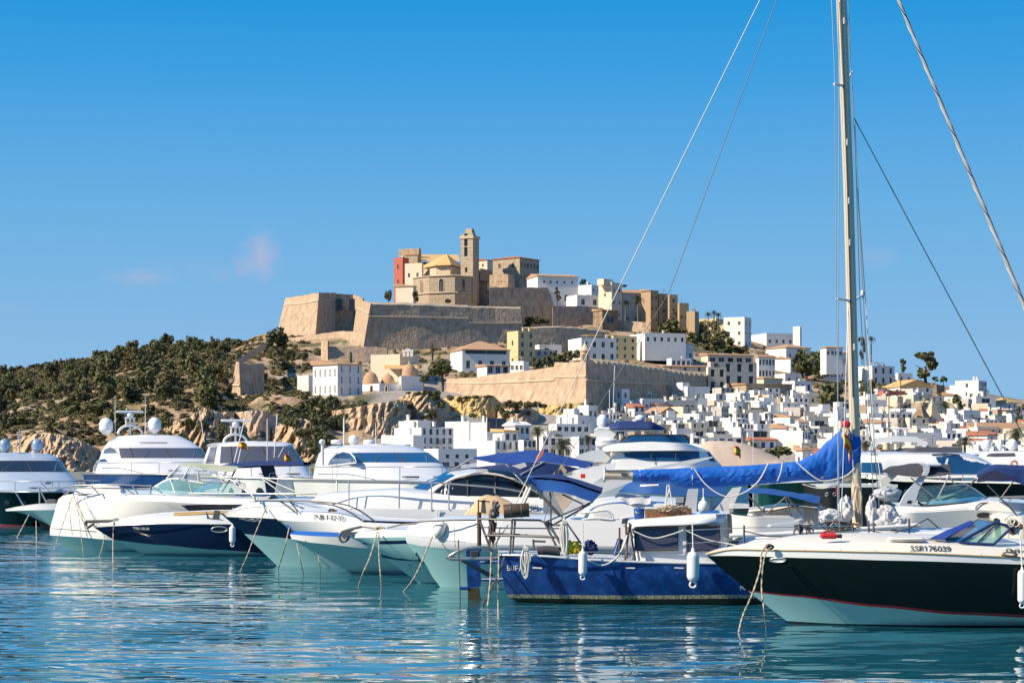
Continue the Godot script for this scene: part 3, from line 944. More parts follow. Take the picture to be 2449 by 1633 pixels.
# ---- houses ----
# x0, xc, x1: crop columns of the left edge, of the near corner and of the right edge; yt, yb: rows of the roof line and of the foot
func house(label: String, x0: float, xc: float, x1: float, yt: float, yb: float, o := {}) -> Node3D:
	var uc := cox + xc / cs
	var d: float = o.get("d", 0.0)
	if d == 0.0:
		d = depth_at(uc, coy + yb / cs)
	var s := d / F / cs
	var wf := (x1 - xc) * s
	var wsd := (xc - x0) * s
	var th := 0.22
	var w := 1.0
	var dep := 1.0
	if wsd < 0.4:
		w = wf / cos(th)
		dep = clampf(w, 5.0, 9.0)
	elif wf < 0.4:
		th = 1.3
		dep = wsd / sin(th)
		w = clampf(dep, 5.0, 9.0)
	else:
		th = clampf(atan2(wsd, wf), 0.30, 1.12)
		w = wf / cos(th)
		dep = wsd / sin(th)
	var at := C(xc, yb, d)
	var H := (yb - yt) * s
	var t := thing(o.get("name", "house"), label, o.get("cat", "house"), at, o.get("group", ""), th)
	var wm: Material = M[o.get("mat", "plaster_white")]
	var roof: String = o.get("roof", "flat")
	var shut: String = o.get("shutter", "pane")
	var fh := holes_for(w, H, o.get("win", [0, 0]), o.get("size", [0.95, 1.35]))
	var sh := holes_for(dep, H, o.get("side", [0, 0]), o.get("size", [0.95, 1.35]))
	for q in o.get("extra", []): fh.append([w * q[0], H * q[1], q[2], q[3]])
	var b := MB.new()
	var top := H
	wall_face(b, Vector3.ZERO, Vector3(1, 0, 0), w, -6, top, fh)
	wall_face(b, Vector3(0, 0, -dep), Vector3(0, 0, 1), dep, -6, top, sh)
	wall_face(b, Vector3(w, 0, -dep), Vector3(-1, 0, 0), w, -6, top, [])
	wall_face(b, Vector3(w, 0, 0), Vector3(0, 0, -1), dep, -6, top, [])
	if roof == "flat":        # parapet: coping ring and inner faces down to the roof slab
		var k := 0.28
		var oc := [Vector3(0, H, 0), Vector3(w, H, 0), Vector3(w, H, -dep), Vector3(0, H, -dep)]
		var ic := [Vector3(k, H, -k), Vector3(w - k, H, -k), Vector3(w - k, H, -dep + k), Vector3(k, H, -dep + k)]
		for i in 4:
			var j := (i + 1) % 4
			b.quad(oc[i], oc[j], ic[j], ic[i])
			b.quad(ic[i], ic[j], ic[j] - Vector3(0, 0.6, 0), ic[i] - Vector3(0, 0.6, 0))
	part(t, "wall", b, wm)
	var r := MB.new()
	if roof == "flat":
		r.quad(Vector3(0.2, H - 0.6, -0.2), Vector3(w - 0.2, H - 0.6, -0.2), Vector3(w - 0.2, H - 0.6, -dep + 0.2), Vector3(0.2, H - 0.6, -dep + 0.2))
		part(t, "roof", r, M[o.get("roof_mat", "plaster_cream")])
	else:
		var ov := 0.4
		var rh: float = o.get("rise", minf(w, dep) * 0.2)
		var e := [Vector3(-ov, H, ov), Vector3(w + ov, H, ov), Vector3(w + ov, H, -dep - ov), Vector3(-ov, H, -dep - ov)]
		var a := Vector3.ZERO
		var c := Vector3.ZERO
		if roof == "hip":
			if w > dep:
				a = Vector3(dep / 2, H + rh, -dep / 2); c = Vector3(w - dep / 2, H + rh, -dep / 2)
			else:
				a = Vector3(w / 2, H + rh, -w / 2); c = Vector3(w / 2, H + rh, -dep + w / 2)
		elif w > dep:
			a = Vector3(-ov, H + rh, -dep / 2); c = Vector3(w + ov, H + rh, -dep / 2)
		else:
			a = Vector3(w / 2, H + rh, ov); c = Vector3(w / 2, H + rh, -dep - ov)
		if roof == "shed":
			r.quad(e[0], e[1], e[2] + Vector3(0, rh, 0), e[3] + Vector3(0, rh, 0))
			r.tri(e[0], e[3], e[3] + Vector3(0, rh, 0))
			r.tri(e[1], e[2], e[2] + Vector3(0, rh, 0))
			r.quad(e[3], e[2], e[2] + Vector3(0, rh, 0), e[3] + Vector3(0, rh, 0))
		elif w > dep:
			r.quad(e[0], e[1], c, a)
			r.quad(e[2], e[3], a, c)
			r.tri(e[3], e[0], a)
			r.tri(e[1], e[2], c)
		else:
			r.quad(e[1], e[2], c, a)
			r.quad(e[3], e[0], a, c)
			r.tri(e[0], e[1], a)
			r.tri(e[2], e[3], c)
		for i in 4:
			var j := (i + 1) % 4
			r.quad(e[i], e[j], e[j] - Vector3(0, 0.22, 0), e[i] - Vector3(0, 0.22, 0))
		r.quad(e[0] - Vector3(0, 0.22, 0), e[1] - Vector3(0, 0.22, 0), e[2] - Vector3(0, 0.22, 0), e[3] - Vector3(0, 0.22, 0))
		part(t, "roof", r, M[o.get("roof_mat", "tile")])
	var bal: int = o.get("balcony", -1)
	for i in fh.size():
		window_part(t, Vector3(fh[i][0], fh[i][1], -0.26), fh[i][2], fh[i][3], 0.0, shut, i)
		if i == bal or (bal == -2 and i % 2 == 0):
			balcony(t, Vector3(fh[i][0], fh[i][1], 0.0), fh[i][2] + 0.8)
	for q in sh:
		window_part(t, Vector3(0.26, q[1], -dep + q[0]), q[2], q[3], -PI / 2, shut, 1)
	for q in o.get("hut", []):       # small stair head on the roof: place, width, height
		var hb := MB.new()
		hb.box(Vector3(w * q[0], H + q[2] / 2 - 0.6, -dep * 0.5), Vector3(w * q[1], q[2] + 1.2, dep * 0.5))
		part(t, "stair_head", hb, wm)
	if roof == "flat" and w > 3.0:                  # aerials, tanks and boxes on the roof terraces
		var hs := absi(hash("%d %d" % [int(xc * 3.1), int(yb * 7.7)]))
		if hs % 5 < 3:
			part(t, "aerial", unit_box_(), M.steel_dull, Vector3(w * 0.3 + hs % 3, H + 0.9, -dep * 0.4), Basis.IDENTITY.scaled(Vector3(0.06, 2.6, 0.06)))
			part(t, "aerial_arm", unit_box_(), M.steel_dull, Vector3(w * 0.3 + hs % 3, H + 1.9, -dep * 0.4), Basis.IDENTITY.scaled(Vector3(0.8, 0.05, 0.05)))
		if hs % 4 == 1:
			part(t, "water_tank", unit_box_(), M.gel_grey, Vector3(w * 0.7, H + 0.2, -dep * 0.5), Basis.IDENTITY.scaled(Vector3(1.1, 1.2, 1.1)))
		if hs % 7 == 2:
			part(t, "terrace_awning", unit_box_(), M.tan_cloth, Vector3(w * 0.5, H + 1.3, -dep * 0.5), Basis.IDENTITY.scaled(Vector3(w * 0.5, 0.08, dep * 0.5)))
			for e in [-0.24, 0.24]: part(t, "awning_post", unit_box_(), M.gel_grey, Vector3(w * (0.5 + e), H + 0.3, -dep * 0.28), Basis.IDENTITY.scaled(Vector3(0.1, 2.0, 0.1)))
		if hs % 6 == 3:
			part(t, "plant_tub", crown_mesh("bush", hs % 4), M.leaf_bush, Vector3(w * 0.6, H + 0.1, -0.7), Basis.IDENTITY.scaled(Vector3(0.9, 0.6, 0.6)))
	var nch: int = o.get("chimneys", 0)
	for k in nch:
		var cb := MB.new()
		var cx := w * fposmod(0.23 + 0.37 * k + xc * 0.013, 1.0)
		cb.box(Vector3(clampf(cx, 0.4, w - 0.4), H + 0.35, -dep * 0.35), Vector3(0.55, 1.9, 0.55))
		cb.box(Vector3(clampf(cx, 0.4, w - 0.4), H + 1.35, -dep * 0.35), Vector3(0.75, 0.14, 0.75))
		part(t, "chimney", cb, wm)
	return t

func holes_for(w: float, H: float, cr: Array, sz: Array) -> Array:
	var out := []
	if cr[0] == 0 or cr[1] == 0: return out
	var sy: float = H / cr[1]
	for r in cr[1]:
		for c in cr[0]:
			var ww := minf(sz[0], w / cr[0] * 0.62)
			var hh := minf(sz[1], sy * 0.66)
			out.append([w * (c + 0.5) / cr[0], sy * r + sy * 0.22, ww, hh])
	return out

var unit_box: BoxMesh
func unit_box_() -> BoxMesh:
	if unit_box == null: unit_box = BoxMesh.new()
	return unit_box
func window_part(t: Node3D, at: Vector3, w: float, h: float, turn: float, shut: String, k: int) -> void:
	if unit_box == null:
		unit_box = BoxMesh.new()
	var bs := Basis(Vector3.UP, turn)
	var p := part(t, "window", unit_box, M.pane, at + Vector3(0, h / 2, 0), bs.scaled_local(Vector3(w + 0.06, h + 0.06, 0.06)))
	if shut != "pane":
		for sd in [-1.0, 1.0]:
			part(t, "shutter", unit_box, M[shut], at + Vector3(0, h / 2, 0) + bs * Vector3(sd * w * 0.26, 0, 0.12), bs.scaled_local(Vector3(w * 0.44, h, 0.05)))
	elif h > 1.0 and k % 3 != 2:
		part(t, "glazing_bar", unit_box, M.gel_warm, at + Vector3(0, h / 2, 0) + bs * Vector3(0, 0, 0.05), bs.scaled_local(Vector3(0.07, h, 0.04)))

func balcony(t: Node3D, at: Vector3, w: float) -> void:
	var s := part(t, "balcony", unit_box, M.plaster_grey, at + Vector3(0, -0.1, 0.45), Basis.IDENTITY.scaled(Vector3(w, 0.14, 0.9)))
	var b := MB.new()
	for x in 7:
		b.box(at + Vector3((x / 6.0 - 0.5) * w, 0.45, 0.86), Vector3(0.04, 0.95, 0.04))
	b.box(at + Vector3(0, 0.93, 0.86), Vector3(w, 0.06, 0.06))
	part(t, "railing", b, M.black)
	s.set_meta("label", "balcony slab")

func build_town() -> void:
	town_waterfront()
	town_convent()
	town_summit()
	town_slope()
	town_fill()
	var q := MB.new()
	q.box(Vector3(45, 1.0, -392), Vector3(290, 2.3, 26))
	structure("quay", q, M.concrete)

func town_waterfront() -> void:
	crop(900, 850, 3.92)
	var d := 436.0
	house("white waterfront house with bright blue shutters on its sunny side", 35, 345, 440, 745, 930, {"d": d, "side": [3, 1], "size": [1.3, 1.2], "shutter": "shutter_blue", "chimneys": 1})
	house("white waterfront house with a roof loggia and tall dark balcony windows", 150, 420, 715, 675, 930, {"d": d + 9, "win": [5, 3], "size": [0.8, 1.6], "balcony": 7, "hut": [[0.3, 0.4, 1.6]], "chimneys": 2})
	house("small bare white house behind the blue-shuttered waterfront house", 205, 285, 330, 615, 760, {"d": d + 26, "chimneys": 1})
	house("white house behind the waterfront with one plain lit wall and chimney", 640, 870, 905, 618, 830, {"d": d + 30, "win": [1, 2], "chimneys": 2})
	house("low pale waterfront house with three round windows", 430, 580, 940, 872, 1060, {"d": d - 12, "extra": [[0.24, 0.52, 0.75, 0.75], [0.49, 0.52, 0.75, 0.75], [0.74, 0.52, 0.75, 0.75], [0.12, 0.05, 0.9, 1.1], [0.23, 0.05, 0.9, 1.1], [0.48, 0.05, 1.0, 1.1], [0.76, 0.05, 0.9, 1.1]]})
	house("white house with teal shutters beside the round-windowed waterfront house", 815, 1115, 1345, 797, 1000, {"d": d, "win": [4, 2], "size": [0.8, 1.6], "balcony": 5, "shutter": "pane", "chimneys": 1})
	house("tall white house with a dark screened roof terrace near the waterfront", 880, 1060, 1200, 625, 860, {"d": d + 22, "extra": [[0.5, 0.62, 7.0, 3.0]], "chimneys": 1})
	house("white gabled house right of the screened roof terrace", 1200, 1300, 1440, 650, 860, {"d": d + 16, "win": [3, 2], "roof": "gable", "roof_mat": "plaster_white", "chimneys": 1})
	house("white house in full sun with a yellow roof edge behind the palms", 1090, 1200, 1330, 705, 930, {"d": d + 11, "win": [2, 2], "roof": "shed", "roof_mat": "tile_ochre", "rise": 0.5})
	house("narrow white waterfront house behind the leaning palm", 1330, 1380, 1500, 790, 960, {"d": d + 2, "win": [3, 2], "size": [0.8, 1.5], "balcony": 4})
	house("low house with a pinkish terrace rail behind the date palms", 1480, 1560, 1830, 760, 960, {"d": d + 6, "win": [4, 2], "mat": "plaster_white", "chimneys": 1})
	house("lavender-shaded white house with a red awning on its roof", 1620, 1690, 2005, 640, 830, {"d": d + 30, "win": [5, 2], "size": [1.0, 1.1], "chimneys": 2})
	house("white flat-roofed house under the yellow cliff end", 1690, 1890, 2000, 555, 700, {"d": d + 46, "win": [1, 1], "hut": [[0.4, 0.5, 1.4]]})
	house("long low white roof house under the cliff with a mast on top", 1540, 1600, 1830, 710, 830, {"d": d + 20, "win": [3, 1], "size": [1.0, 1.0]})
	house("white house beside the white yacht radar arch", 1830, 1900, 2070, 760, 960, {"d": d + 4, "win": [3, 2]})
	house("small white house at the foot of the lower bastion corner", 1890, 1990, 2080, 465, 600, {"d": d + 66, "win": [2, 1], "chimneys": 1})

func town_convent() -> void:
	crop(500, 520, 3.136)
	house("long white convent wing in full sun with rows of slit windows", 760, 962, 1135, 1095, 1345, {"side": [5, 2], "size": [0.5, 2.0], "win": [3, 3], "roof": "shed", "rise": 1.2, "cat": "convent", "name": "convent"})
	house("low blank white annex left of the convent wing", 655, 745, 775, 1182, 1350, {"d": 585})
	# church with domes of ochre tile
	var o := thing("domed_church", "white church with ochre-tiled domes beside the convent", "church", C(1290, 1335, 600))
	prism(o, "chapel_wall", [[1140, 600], [1275, 590], [1430, 594], [1430, 618], [1140, 618]], 1245, 1400, 590, "plaster_white")
	prism(o, "aisle_wall", [[1425, 600], [1440, 592], [1610, 598], [1610, 618], [1425, 618]], 1185, 1400, 590, "plaster_white")
	prism(o, "nave_wall", [[1210, 640], [1430, 636], [1570, 640], [1570, 665], [1210, 665]], 1030, 1400, 640, "plaster_cream")
	var nr := MB.new()
	var q := [C(1310, 1135, 625) - o.position, C(1570, 1135, 625) - o.position, C(1555, 1085, 645) - o.position, C(1320, 1085, 645) - o.position]
	nr.quad(q[0], q[1], q[2], q[3])
	part(o, "nave_roof", nr, M.tile_ochre)
	for dm in [[1210, 1248, 602, 62, 92], [1340, 1238, 604, 52, 62], [1500, 1172, 612, 56, 75], [1170, 1250, 612, 30, 36]]:
		var db := MB.new()
		var sc: float = dm[2] / F / 3.136
		var pr := []
		for k in 9:
			var a := PI / 2 * k / 8.0
			pr.append([cos(a) * dm[3] * sc, sin(a) * dm[4] * sc])
		pr.insert(0, [dm[3] * sc, -1.0])
		db.lathe(pr, Vector3.ZERO, 12)
		var di := part(o, "dome", db, M.tile, C(dm[0], dm[1], dm[2]) - o.position)
		var fn := MB.new()
		fn.lathe([[0.25, 0.0], [0.2, 0.5], [0.05, 0.9], [0.0, 1.0]], Vector3(0, dm[4] * sc - 0.1, 0), 6)
		part(di, "finial", fn, M.stone_pale)
	for x in [1218, 1330]:
		arch_window(o, C(x, 1315, 589.5) - o.position + Vector3(0, 0, 0.2), 0.8, 1.9, -0.15)
	var bg := MB.new()
	for x in [1462, 1490, 1518]:
		bg.box(C(x, 1018, 634) - o.position, Vector3(0.8, 2.0, 0.8))
	bg.box(C(1490, 1000, 634) - o.position, Vector3(3.4, 0.5, 0.9))
	bg.box(C(1490, 993, 634) - o.position, Vector3(1.4, 0.7, 0.7))
	part(o, "bell_gable", bg, M.plaster_white)
	crop(900, 520, 3.92)
	house("white villa under a wide hipped tile roof with an arched facade", 680, 805, 1250, 1235, 1465, {"win": [4, 1], "size": [1.3, 2.6], "roof": "hip", "rise": 3.2, "chimneys": 1, "extra": [[0.5, 0.82, 14.0, 1.4]]})
	house("low white pavilion with glazed doors in front of the hipped villa", 940, 1035, 1245, 1385, 1478, {"d": 610, "win": [3, 1], "size": [2.2, 2.2], "roof": "shed", "rise": 0.6})
	house("tall yellow house with its shaded side carrying green-blue windows", 1225, 1330, 1490, 1062, 1400, {"mat": "plaster_yellow", "win": [2, 4], "side": [1, 2], "size": [1.0, 1.6], "chimneys": 2})
	house("white low house behind a rail beside the tall yellow house", 1255, 1380, 1432, 1345, 1450, {"d": 640, "side": [3, 1]})
	house("long low white outbuilding right of the tall yellow house", 1490, 1530, 1740, 1190, 1300, {"win": [2, 1], "mat": "plaster_white"})
	house("grey plastered house half hidden by trees right of the yellow house", 1490, 1500, 1670, 1235, 1380, {"mat": "plaster_grey", "win": [3, 2]})

func town_summit() -> void:
	crop(900, 520, 3.92)
	house("stone bishop's palace with tiled eaves right of the bell tower", 1090, 1345, 1530, 372, 720, {"d": 935, "mat": "stone_church", "side": [2, 3], "win": [6, 3], "size": [1.2, 2.0], "roof": "hip", "rise": 1.6, "roof_mat": "tile_red", "name": "palace", "cat": "palace"})
	house("cream gabled house squeezed between bell tower and stone palace", 955, 1040, 1095, 395, 560, {"d": 962, "mat": "plaster_cream", "side": [1, 2], "roof": "shed", "roof_mat": "tile_red", "rise": 1.0})
	house("square stone block in front of the palace", 1060, 1235, 1300, 530, 760, {"d": 922, "mat": "stone", "win": [1, 1]})
	house("red plastered tower house at the left end of the cathedral", 160, 246, 300, 372, 800, {"d": 945, "mat": "plaster_red", "side": [1, 3], "size": [1.0, 2.2]})
	house("bare stone keep rising behind the red tower house", 205, 395, 418, 288, 500, {"d": 962, "mat": "stone", "side": [3, 1], "size": [0.5, 0.6]})
	house("pale pink house with dark windows left of the cathedral apse", 262, 425, 440, 425, 760, {"d": 938, "mat": "plaster_cream", "side": [2, 2], "size": [1.1, 1.9]})
	house("grey gabled house under the bare stone keep", 268, 385, 415, 345, 560, {"d": 950, "mat": "stone_church", "side": [1, 1], "roof": "shed", "rise": 1.5})
	house("low sunlit white chapel house before the red tower", 175, 345, 372, 640, 850, {"d": 915, "mat": "plaster_cream", "roof": "shed", "rise": 1.4})
	house("large white house with a row of small square windows near the summit", 1415, 1512, 1898, 545, 840, {"d": 905, "win": [5, 1], "size": [1.4, 2.6], "roof": "gable", "rise": 1.5, "roof_mat": "tile", "extra": [[0.16, 0.78, 0.9, 0.9], [0.32, 0.78, 0.9, 0.9], [0.48, 0.78, 0.9, 0.9], [0.66, 0.78, 0.9, 0.9], [0.85, 0.78, 0.9, 0.9]], "chimneys": 1})
	crop(1300, 620, 3.92)
	house("small white house with an arched door beside people on the terrace", 220, 315, 540, 332, 450, {"d": 882, "win": [2, 1], "size": [1.6, 2.4]})
	house("white house with a long white terrace rail near the summit", 330, 450, 540, 238, 400, {"d": 905, "win": [2, 2], "chimneys": 1})
	house("tall cream house with one sunny and one shaded wall near the summit", 520, 640, 742, 215, 550, {"d": 880, "mat": "plaster_cream", "win": [2, 3], "side": [1, 2], "hut": [[0.0, 0.9, 1.4]]})
	house("grey house behind two palms near the summit", 735, 745, 1000, 312, 600, {"d": 890, "mat": "plaster_grey", "win": [3, 2], "roof": "shed", "rise": 1.5})
	house("ochre house with a sunlit narrow wall near the summit", 920, 1005, 1082, 290, 600, {"d": 884, "mat": "plaster_ochre", "win": [2, 3], "roof": "shed", "rise": 0.8})
	house("tall dark brown house in shade at the end of the summit row", 1075, 1085, 1175, 320, 620, {"d": 888, "mat": "plaster_ochre", "win": [1, 3]})
	house("ochre house with a small balcony at the end of the summit row", 1170, 1182, 1262, 330, 600, {"d": 884, "mat": "plaster_ochre", "win": [1, 3], "balcony": 1})
	house("low brown house stepping down from the summit row", 1262, 1275, 1366, 408, 600, {"d": 880, "mat": "plaster_ochre", "win": [2, 1]})
	house("small sunlit orange house below the summit row", 1345, 1420, 1466, 486, 620, {"d": 872, "mat": "plaster_ochre"})
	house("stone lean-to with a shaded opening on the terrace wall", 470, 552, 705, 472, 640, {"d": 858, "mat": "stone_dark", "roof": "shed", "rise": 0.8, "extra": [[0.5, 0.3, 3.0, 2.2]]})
	rampart("pale garden wall below the two summit palms", [[700, 575, 866], [990, 590, 862]], [[700, 690, 864], [990, 700, 860]], 4, "stone")

func town_slope() -> void:
	crop(1300, 620, 3.92)
	house("white house with tall blue-grey windows behind the bastion corner", 240, 355, 690, 735, 960, {"win": [4, 2], "size": [1.2, 1.9], "balcony": 2, "chimneys": 1})
	house("yellowish house with shuttered windows behind the bastion", 640, 655, 880, 718, 940, {"mat": "plaster_yellow", "win": [3, 3], "size": [0.9, 1.3]})
	house("big white house with a tiled lower roof and two window rows", 805, 1020, 1425, 775, 950, {"win": [7, 1], "size": [1.0, 1.5], "roof": "shed", "rise": 1.2, "roof_mat": "tile_ochre", "extra": [[0.5, 0.1, 1.0, 1.8]]})
	house("white upper storey with six windows above the tiled lower roof", 830, 950, 1345, 688, 790, {"d": 742, "win": [6, 1], "size": [1.0, 1.5], "chimneys": 1})
	house("white terrace house with a balustrade below the big white house", 1165, 1200, 1390, 925, 1010, {"win": [4, 1], "size": [1.4, 1.6]})
	house("cream house with dark green shutters right of the lower bastion", 1530, 1545, 1722, 1010, 1240, {"mat": "plaster_cream", "win": [2, 2], "size": [1.4, 2.3], "shutter": "shutter_green"})
	house("long low terrace block above the green-shuttered house", 1110, 1130, 1540, 1000, 1060, {"mat": "plaster_cream", "win": [3, 1], "roof": "shed", "rise": 0.5})
	crop(1700, 720, 3.1402)
	house("long grey palazzo with pale pilasters and dark tall windows", -20, 0, 360, 455, 640, {"mat": "plaster_grey", "win": [4, 2], "size": [1.6, 2.6], "shutter": "shutter_green"})
	house("set-back attic storey with tiled eaves above the grey palazzo", -60, -20, 330, 400, 470, {"mat": "plaster_cream", "win": [5, 1], "size": [2.2, 1.6], "roof": "shed", "rise": 0.8})
	house("white corner house with rows of narrow windows beside the palazzo", 345, 362, 490, 415, 580, {"win": [5, 2], "size": [0.8, 1.9], "roof": "shed", "rise": 0.7})
	house("tall sunlit white house above the olive grove", 105, 255, 322, 118, 345, {"side": [2, 3], "win": [2, 3], "size": [1.1, 1.5]})
	house("yellow house under three palms above the olive grove", -80, 40, 110, 130, 260, {"mat": "plaster_yellow", "side": [2, 2], "chimneys": 1})
	house("yellow wing with a balcony below the three palms", 20, 125, 175, 180, 300, {"mat": "plaster_yellow", "side": [2, 2]})
	house("wide white terraced house on the skyline right of the olive grove", 330, 420, 690, 240, 335, {"win": [5, 1], "size": [1.2, 1.6]})
	house("square white stair tower standing on the skyline house", 622, 672, 690, 190, 300, {"d": 960, "win": [1, 1]})
	house("white house with a tiled ridge below the skyline terrace house", 440, 568, 770, 345, 440, {"win": [3, 1], "roof": "hip", "roof_mat": "tile", "rise": 1.8})
	house("plain white house left of the big dark tree", 490, 600, 700, 425, 540, {"win": [1, 1], "roof": "shed", "rise": 0.6})
	house("white mansion with many brown-shuttered windows behind the mast", 825, 845, 1040, 385, 590, {"win": [7, 2], "size": [0.8, 1.6], "shutter": "shutter_brown", "roof": "shed", "rise": 0.8, "roof_mat": "tile"})
	house("white attic house on top of the many-windowed mansion", 840, 870, 1000, 345, 420, {"d": 730, "win": [4, 1], "roof": "hip", "rise": 0.6})
	house("white mansion with six tall shuttered windows right of the mast", 1120, 1215, 1400, 485, 630, {"win": [3, 2], "size": [1.0, 2.0], "shutter": "shutter_brown", "roof": "flat", "chimneys": 1})
	house("pale narrow house at the foot of the tall eucalyptus", 1398, 1410, 1525, 540, 610, {"win": [2, 1]})
	house("white house with a broad ochre roof right of the mansion", 1335, 1425, 1690, 640, 690, {"win": [3, 1], "roof": "gable", "rise": 2.6, "roof_mat": "tile_ochre"})
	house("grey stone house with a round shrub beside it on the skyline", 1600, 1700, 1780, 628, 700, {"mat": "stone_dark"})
	house("house with red painted terrace walls", 1270, 1300, 1475, 672, 740, {"mat": "plaster_red", "win": [3, 1]})
	house("cream stuccoed house with one small upper window", 1435, 1525, 1645, 702, 815, {"mat": "plaster_cream", "win": [1, 2], "side": [0, 0]})
	house("cream house with a loggia stepping down to the right", 1555, 1640, 1735, 750, 840, {"mat": "plaster_cream", "win": [2, 1], "roof": "flat"})
	house("tall white block with balconies on the far right skyline", 1860, 2015, 2112, 595, 790, {"win": [3, 4], "side": [1, 3], "size": [0.9, 1.3], "balcony": -2, "chimneys": 2})
	house("grey-sided house in front of the tall white skyline block", 1940, 2050, 2060, 676, 800, {"mat": "plaster_white", "side": [2, 2]})
	house("white stepped house left of the tall skyline block", 1790, 1862, 1950, 665, 760, {"win": [2, 2], "hut": [[0.3, 0.5, 1.6]]})
	house("small house with an ochre pyramid roof at the far right skyline", 2120, 2230, 2330, 760, 815, {"win": [2, 1], "roof": "hip", "roof_mat": "tile_ochre", "rise": 2.0, "shutter": "shutter_blue"})
	house("cream house with a flat tile roof at the far right", 2060, 2220, 2352, 815, 900, {"mat": "plaster_cream", "win": [2, 1], "side": [1, 1], "roof": "shed", "roof_mat": "tile_red", "rise": 0.5})
	house("stone house with a tall grey pyramid roof", 1615, 1660, 1745, 905, 960, {"mat": "stone_church", "roof": "hip", "rise": 6.5, "roof_mat": "stone_pale"})
	house("stone house with a pyramid roof coloured as in shade beside the paler one", 1525, 1600, 1665, 890, 960, {"mat": "stone_dark", "roof": "hip", "rise": 4.5, "roof_mat": "stone_dark"})  # darker stone paints the shaded side of the roof pair
	house("long low house with a brown tile roof above the right yachts", 1950, 1965, 2400, 960, 1010, {"win": [7, 1], "roof": "shed", "rise": 1.8, "roof_mat": "tile"})
	house("big blank white warehouse wall in sun behind the blue sail cover", 460, 692, 772, 972, 1120, {"win": [3, 2], "size": [1.0, 1.4], "shutter": "shutter_blue"})
	house("blue-shaded house with an ochre roof edge beside the covered boat", 285, 300, 500, 1040, 1120, {"win": [3, 1], "roof": "shed", "rise": 0.6, "roof_mat": "tile_red", "shutter": "shutter_blue"})
	house("wide plain white building behind the right-hand yachts", 1230, 1360, 1770, 985, 1130, {"win": [0, 0]})
	house("lavender-shaded house with blue shutters right of the plain white building", 1765, 1775, 1895, 990, 1100, {"win": [3, 2], "shutter": "shutter_blue"})
	house("low white house with a red roof edge behind the right radar domes", 1990, 2100, 2240, 1050, 1130, {"win": [2, 1], "roof": "shed", "roof_mat": "tile_red", "rise": 0.7})
	house("white house with a striped awning at the far right", 1740, 1900, 2000, 905, 1000, {"win": [2, 1]})
	house("white house with a dark roof terrace left of the stone pyramids", 1330, 1350, 1530, 830, 900, {"win": [4, 1], "mat": "plaster_white"})
	house("white house with three blue windows below the big dark tree", 555, 632, 770, 598, 690, {"win": [3, 1], "size": [1.1, 1.9], "shutter": "shutter_blue"})
	house("lavender-shaded house below the three blue windows", 625, 640, 810, 690, 770, {"win": [3, 1], "size": [1.2, 1.6]})
	house("white house with a wedge of shade left of the big dark tree", 500, 560, 692, 545, 620, {"win": [2, 1]})
	house("old stone townhouse with a long tiled eave", 175, 268, 628, 618, 720, {"mat": "stone_church", "win": [5, 1], "size": [1.3, 1.8], "roof": "shed", "rise": 0.6})
	house("stucco top storey on the old stone townhouse", 270, 400, 560, 575, 640, {"d": 690, "mat": "plaster_cream", "roof": "shed", "rise": 0.8, "roof_mat": "tile_ochre"})
	crop(1300, 850, 3.92)
	house("slim white tower house with two windows against the dark bastion", 675, 735, 810, 312, 520, {"win": [1, 2], "side": [1, 2], "size": [0.9, 1.3]})
	house("white house with a red tile strip below the bastion", 820, 940, 1145, 402, 530, {"win": [4, 1], "size": [0.9, 1.2]})
	house("old grey rubble house in the middle of the white town", 1140, 1155, 1455, 415, 540, {"mat": "plaster_grey", "win": [3, 1], "chimneys": 1})
	house("big blank lavender-shaded wall of a house below the bastion end", 1225, 1352, 1572, 288, 440, {"win": [1, 1], "size": [1.0, 1.4], "hut": [[0.1, 0.3, 1.2]]})
	house("small white house with a parapet under the bastion end", 865, 940, 1022, 342, 420, {"win": [2, 1]})
	house("white house with a lit gable wall below the stone townhouse", 1850, 2025, 2150, 425, 540, {"win": [2, 1], "side": [0, 0]})
	house("white house with two dark windows and a lit side by the yacht flags", 1690, 1812, 1916, 590, 730, {"win": [2, 2], "size": [1.0, 1.6]})
	house("waterfront restaurant with striped awnings behind the covered boat", 1375, 1400, 1890, 765, 880, {"win": [6, 1], "size": [2.2, 2.0], "cat": "restaurant", "name": "restaurant", "roof_mat": "plaster_grey"})
	house("white house with an ochre tile roof in the lower town", 960, 1100, 1260, 535, 620, {"win": [3, 1], "roof": "gable", "roof_mat": "tile", "rise": 1.6})
	house("white house with pillared loggia in the lower town", 1640, 1655, 1880, 440, 560, {"win": [4, 1], "size": [1.5, 1.8]})

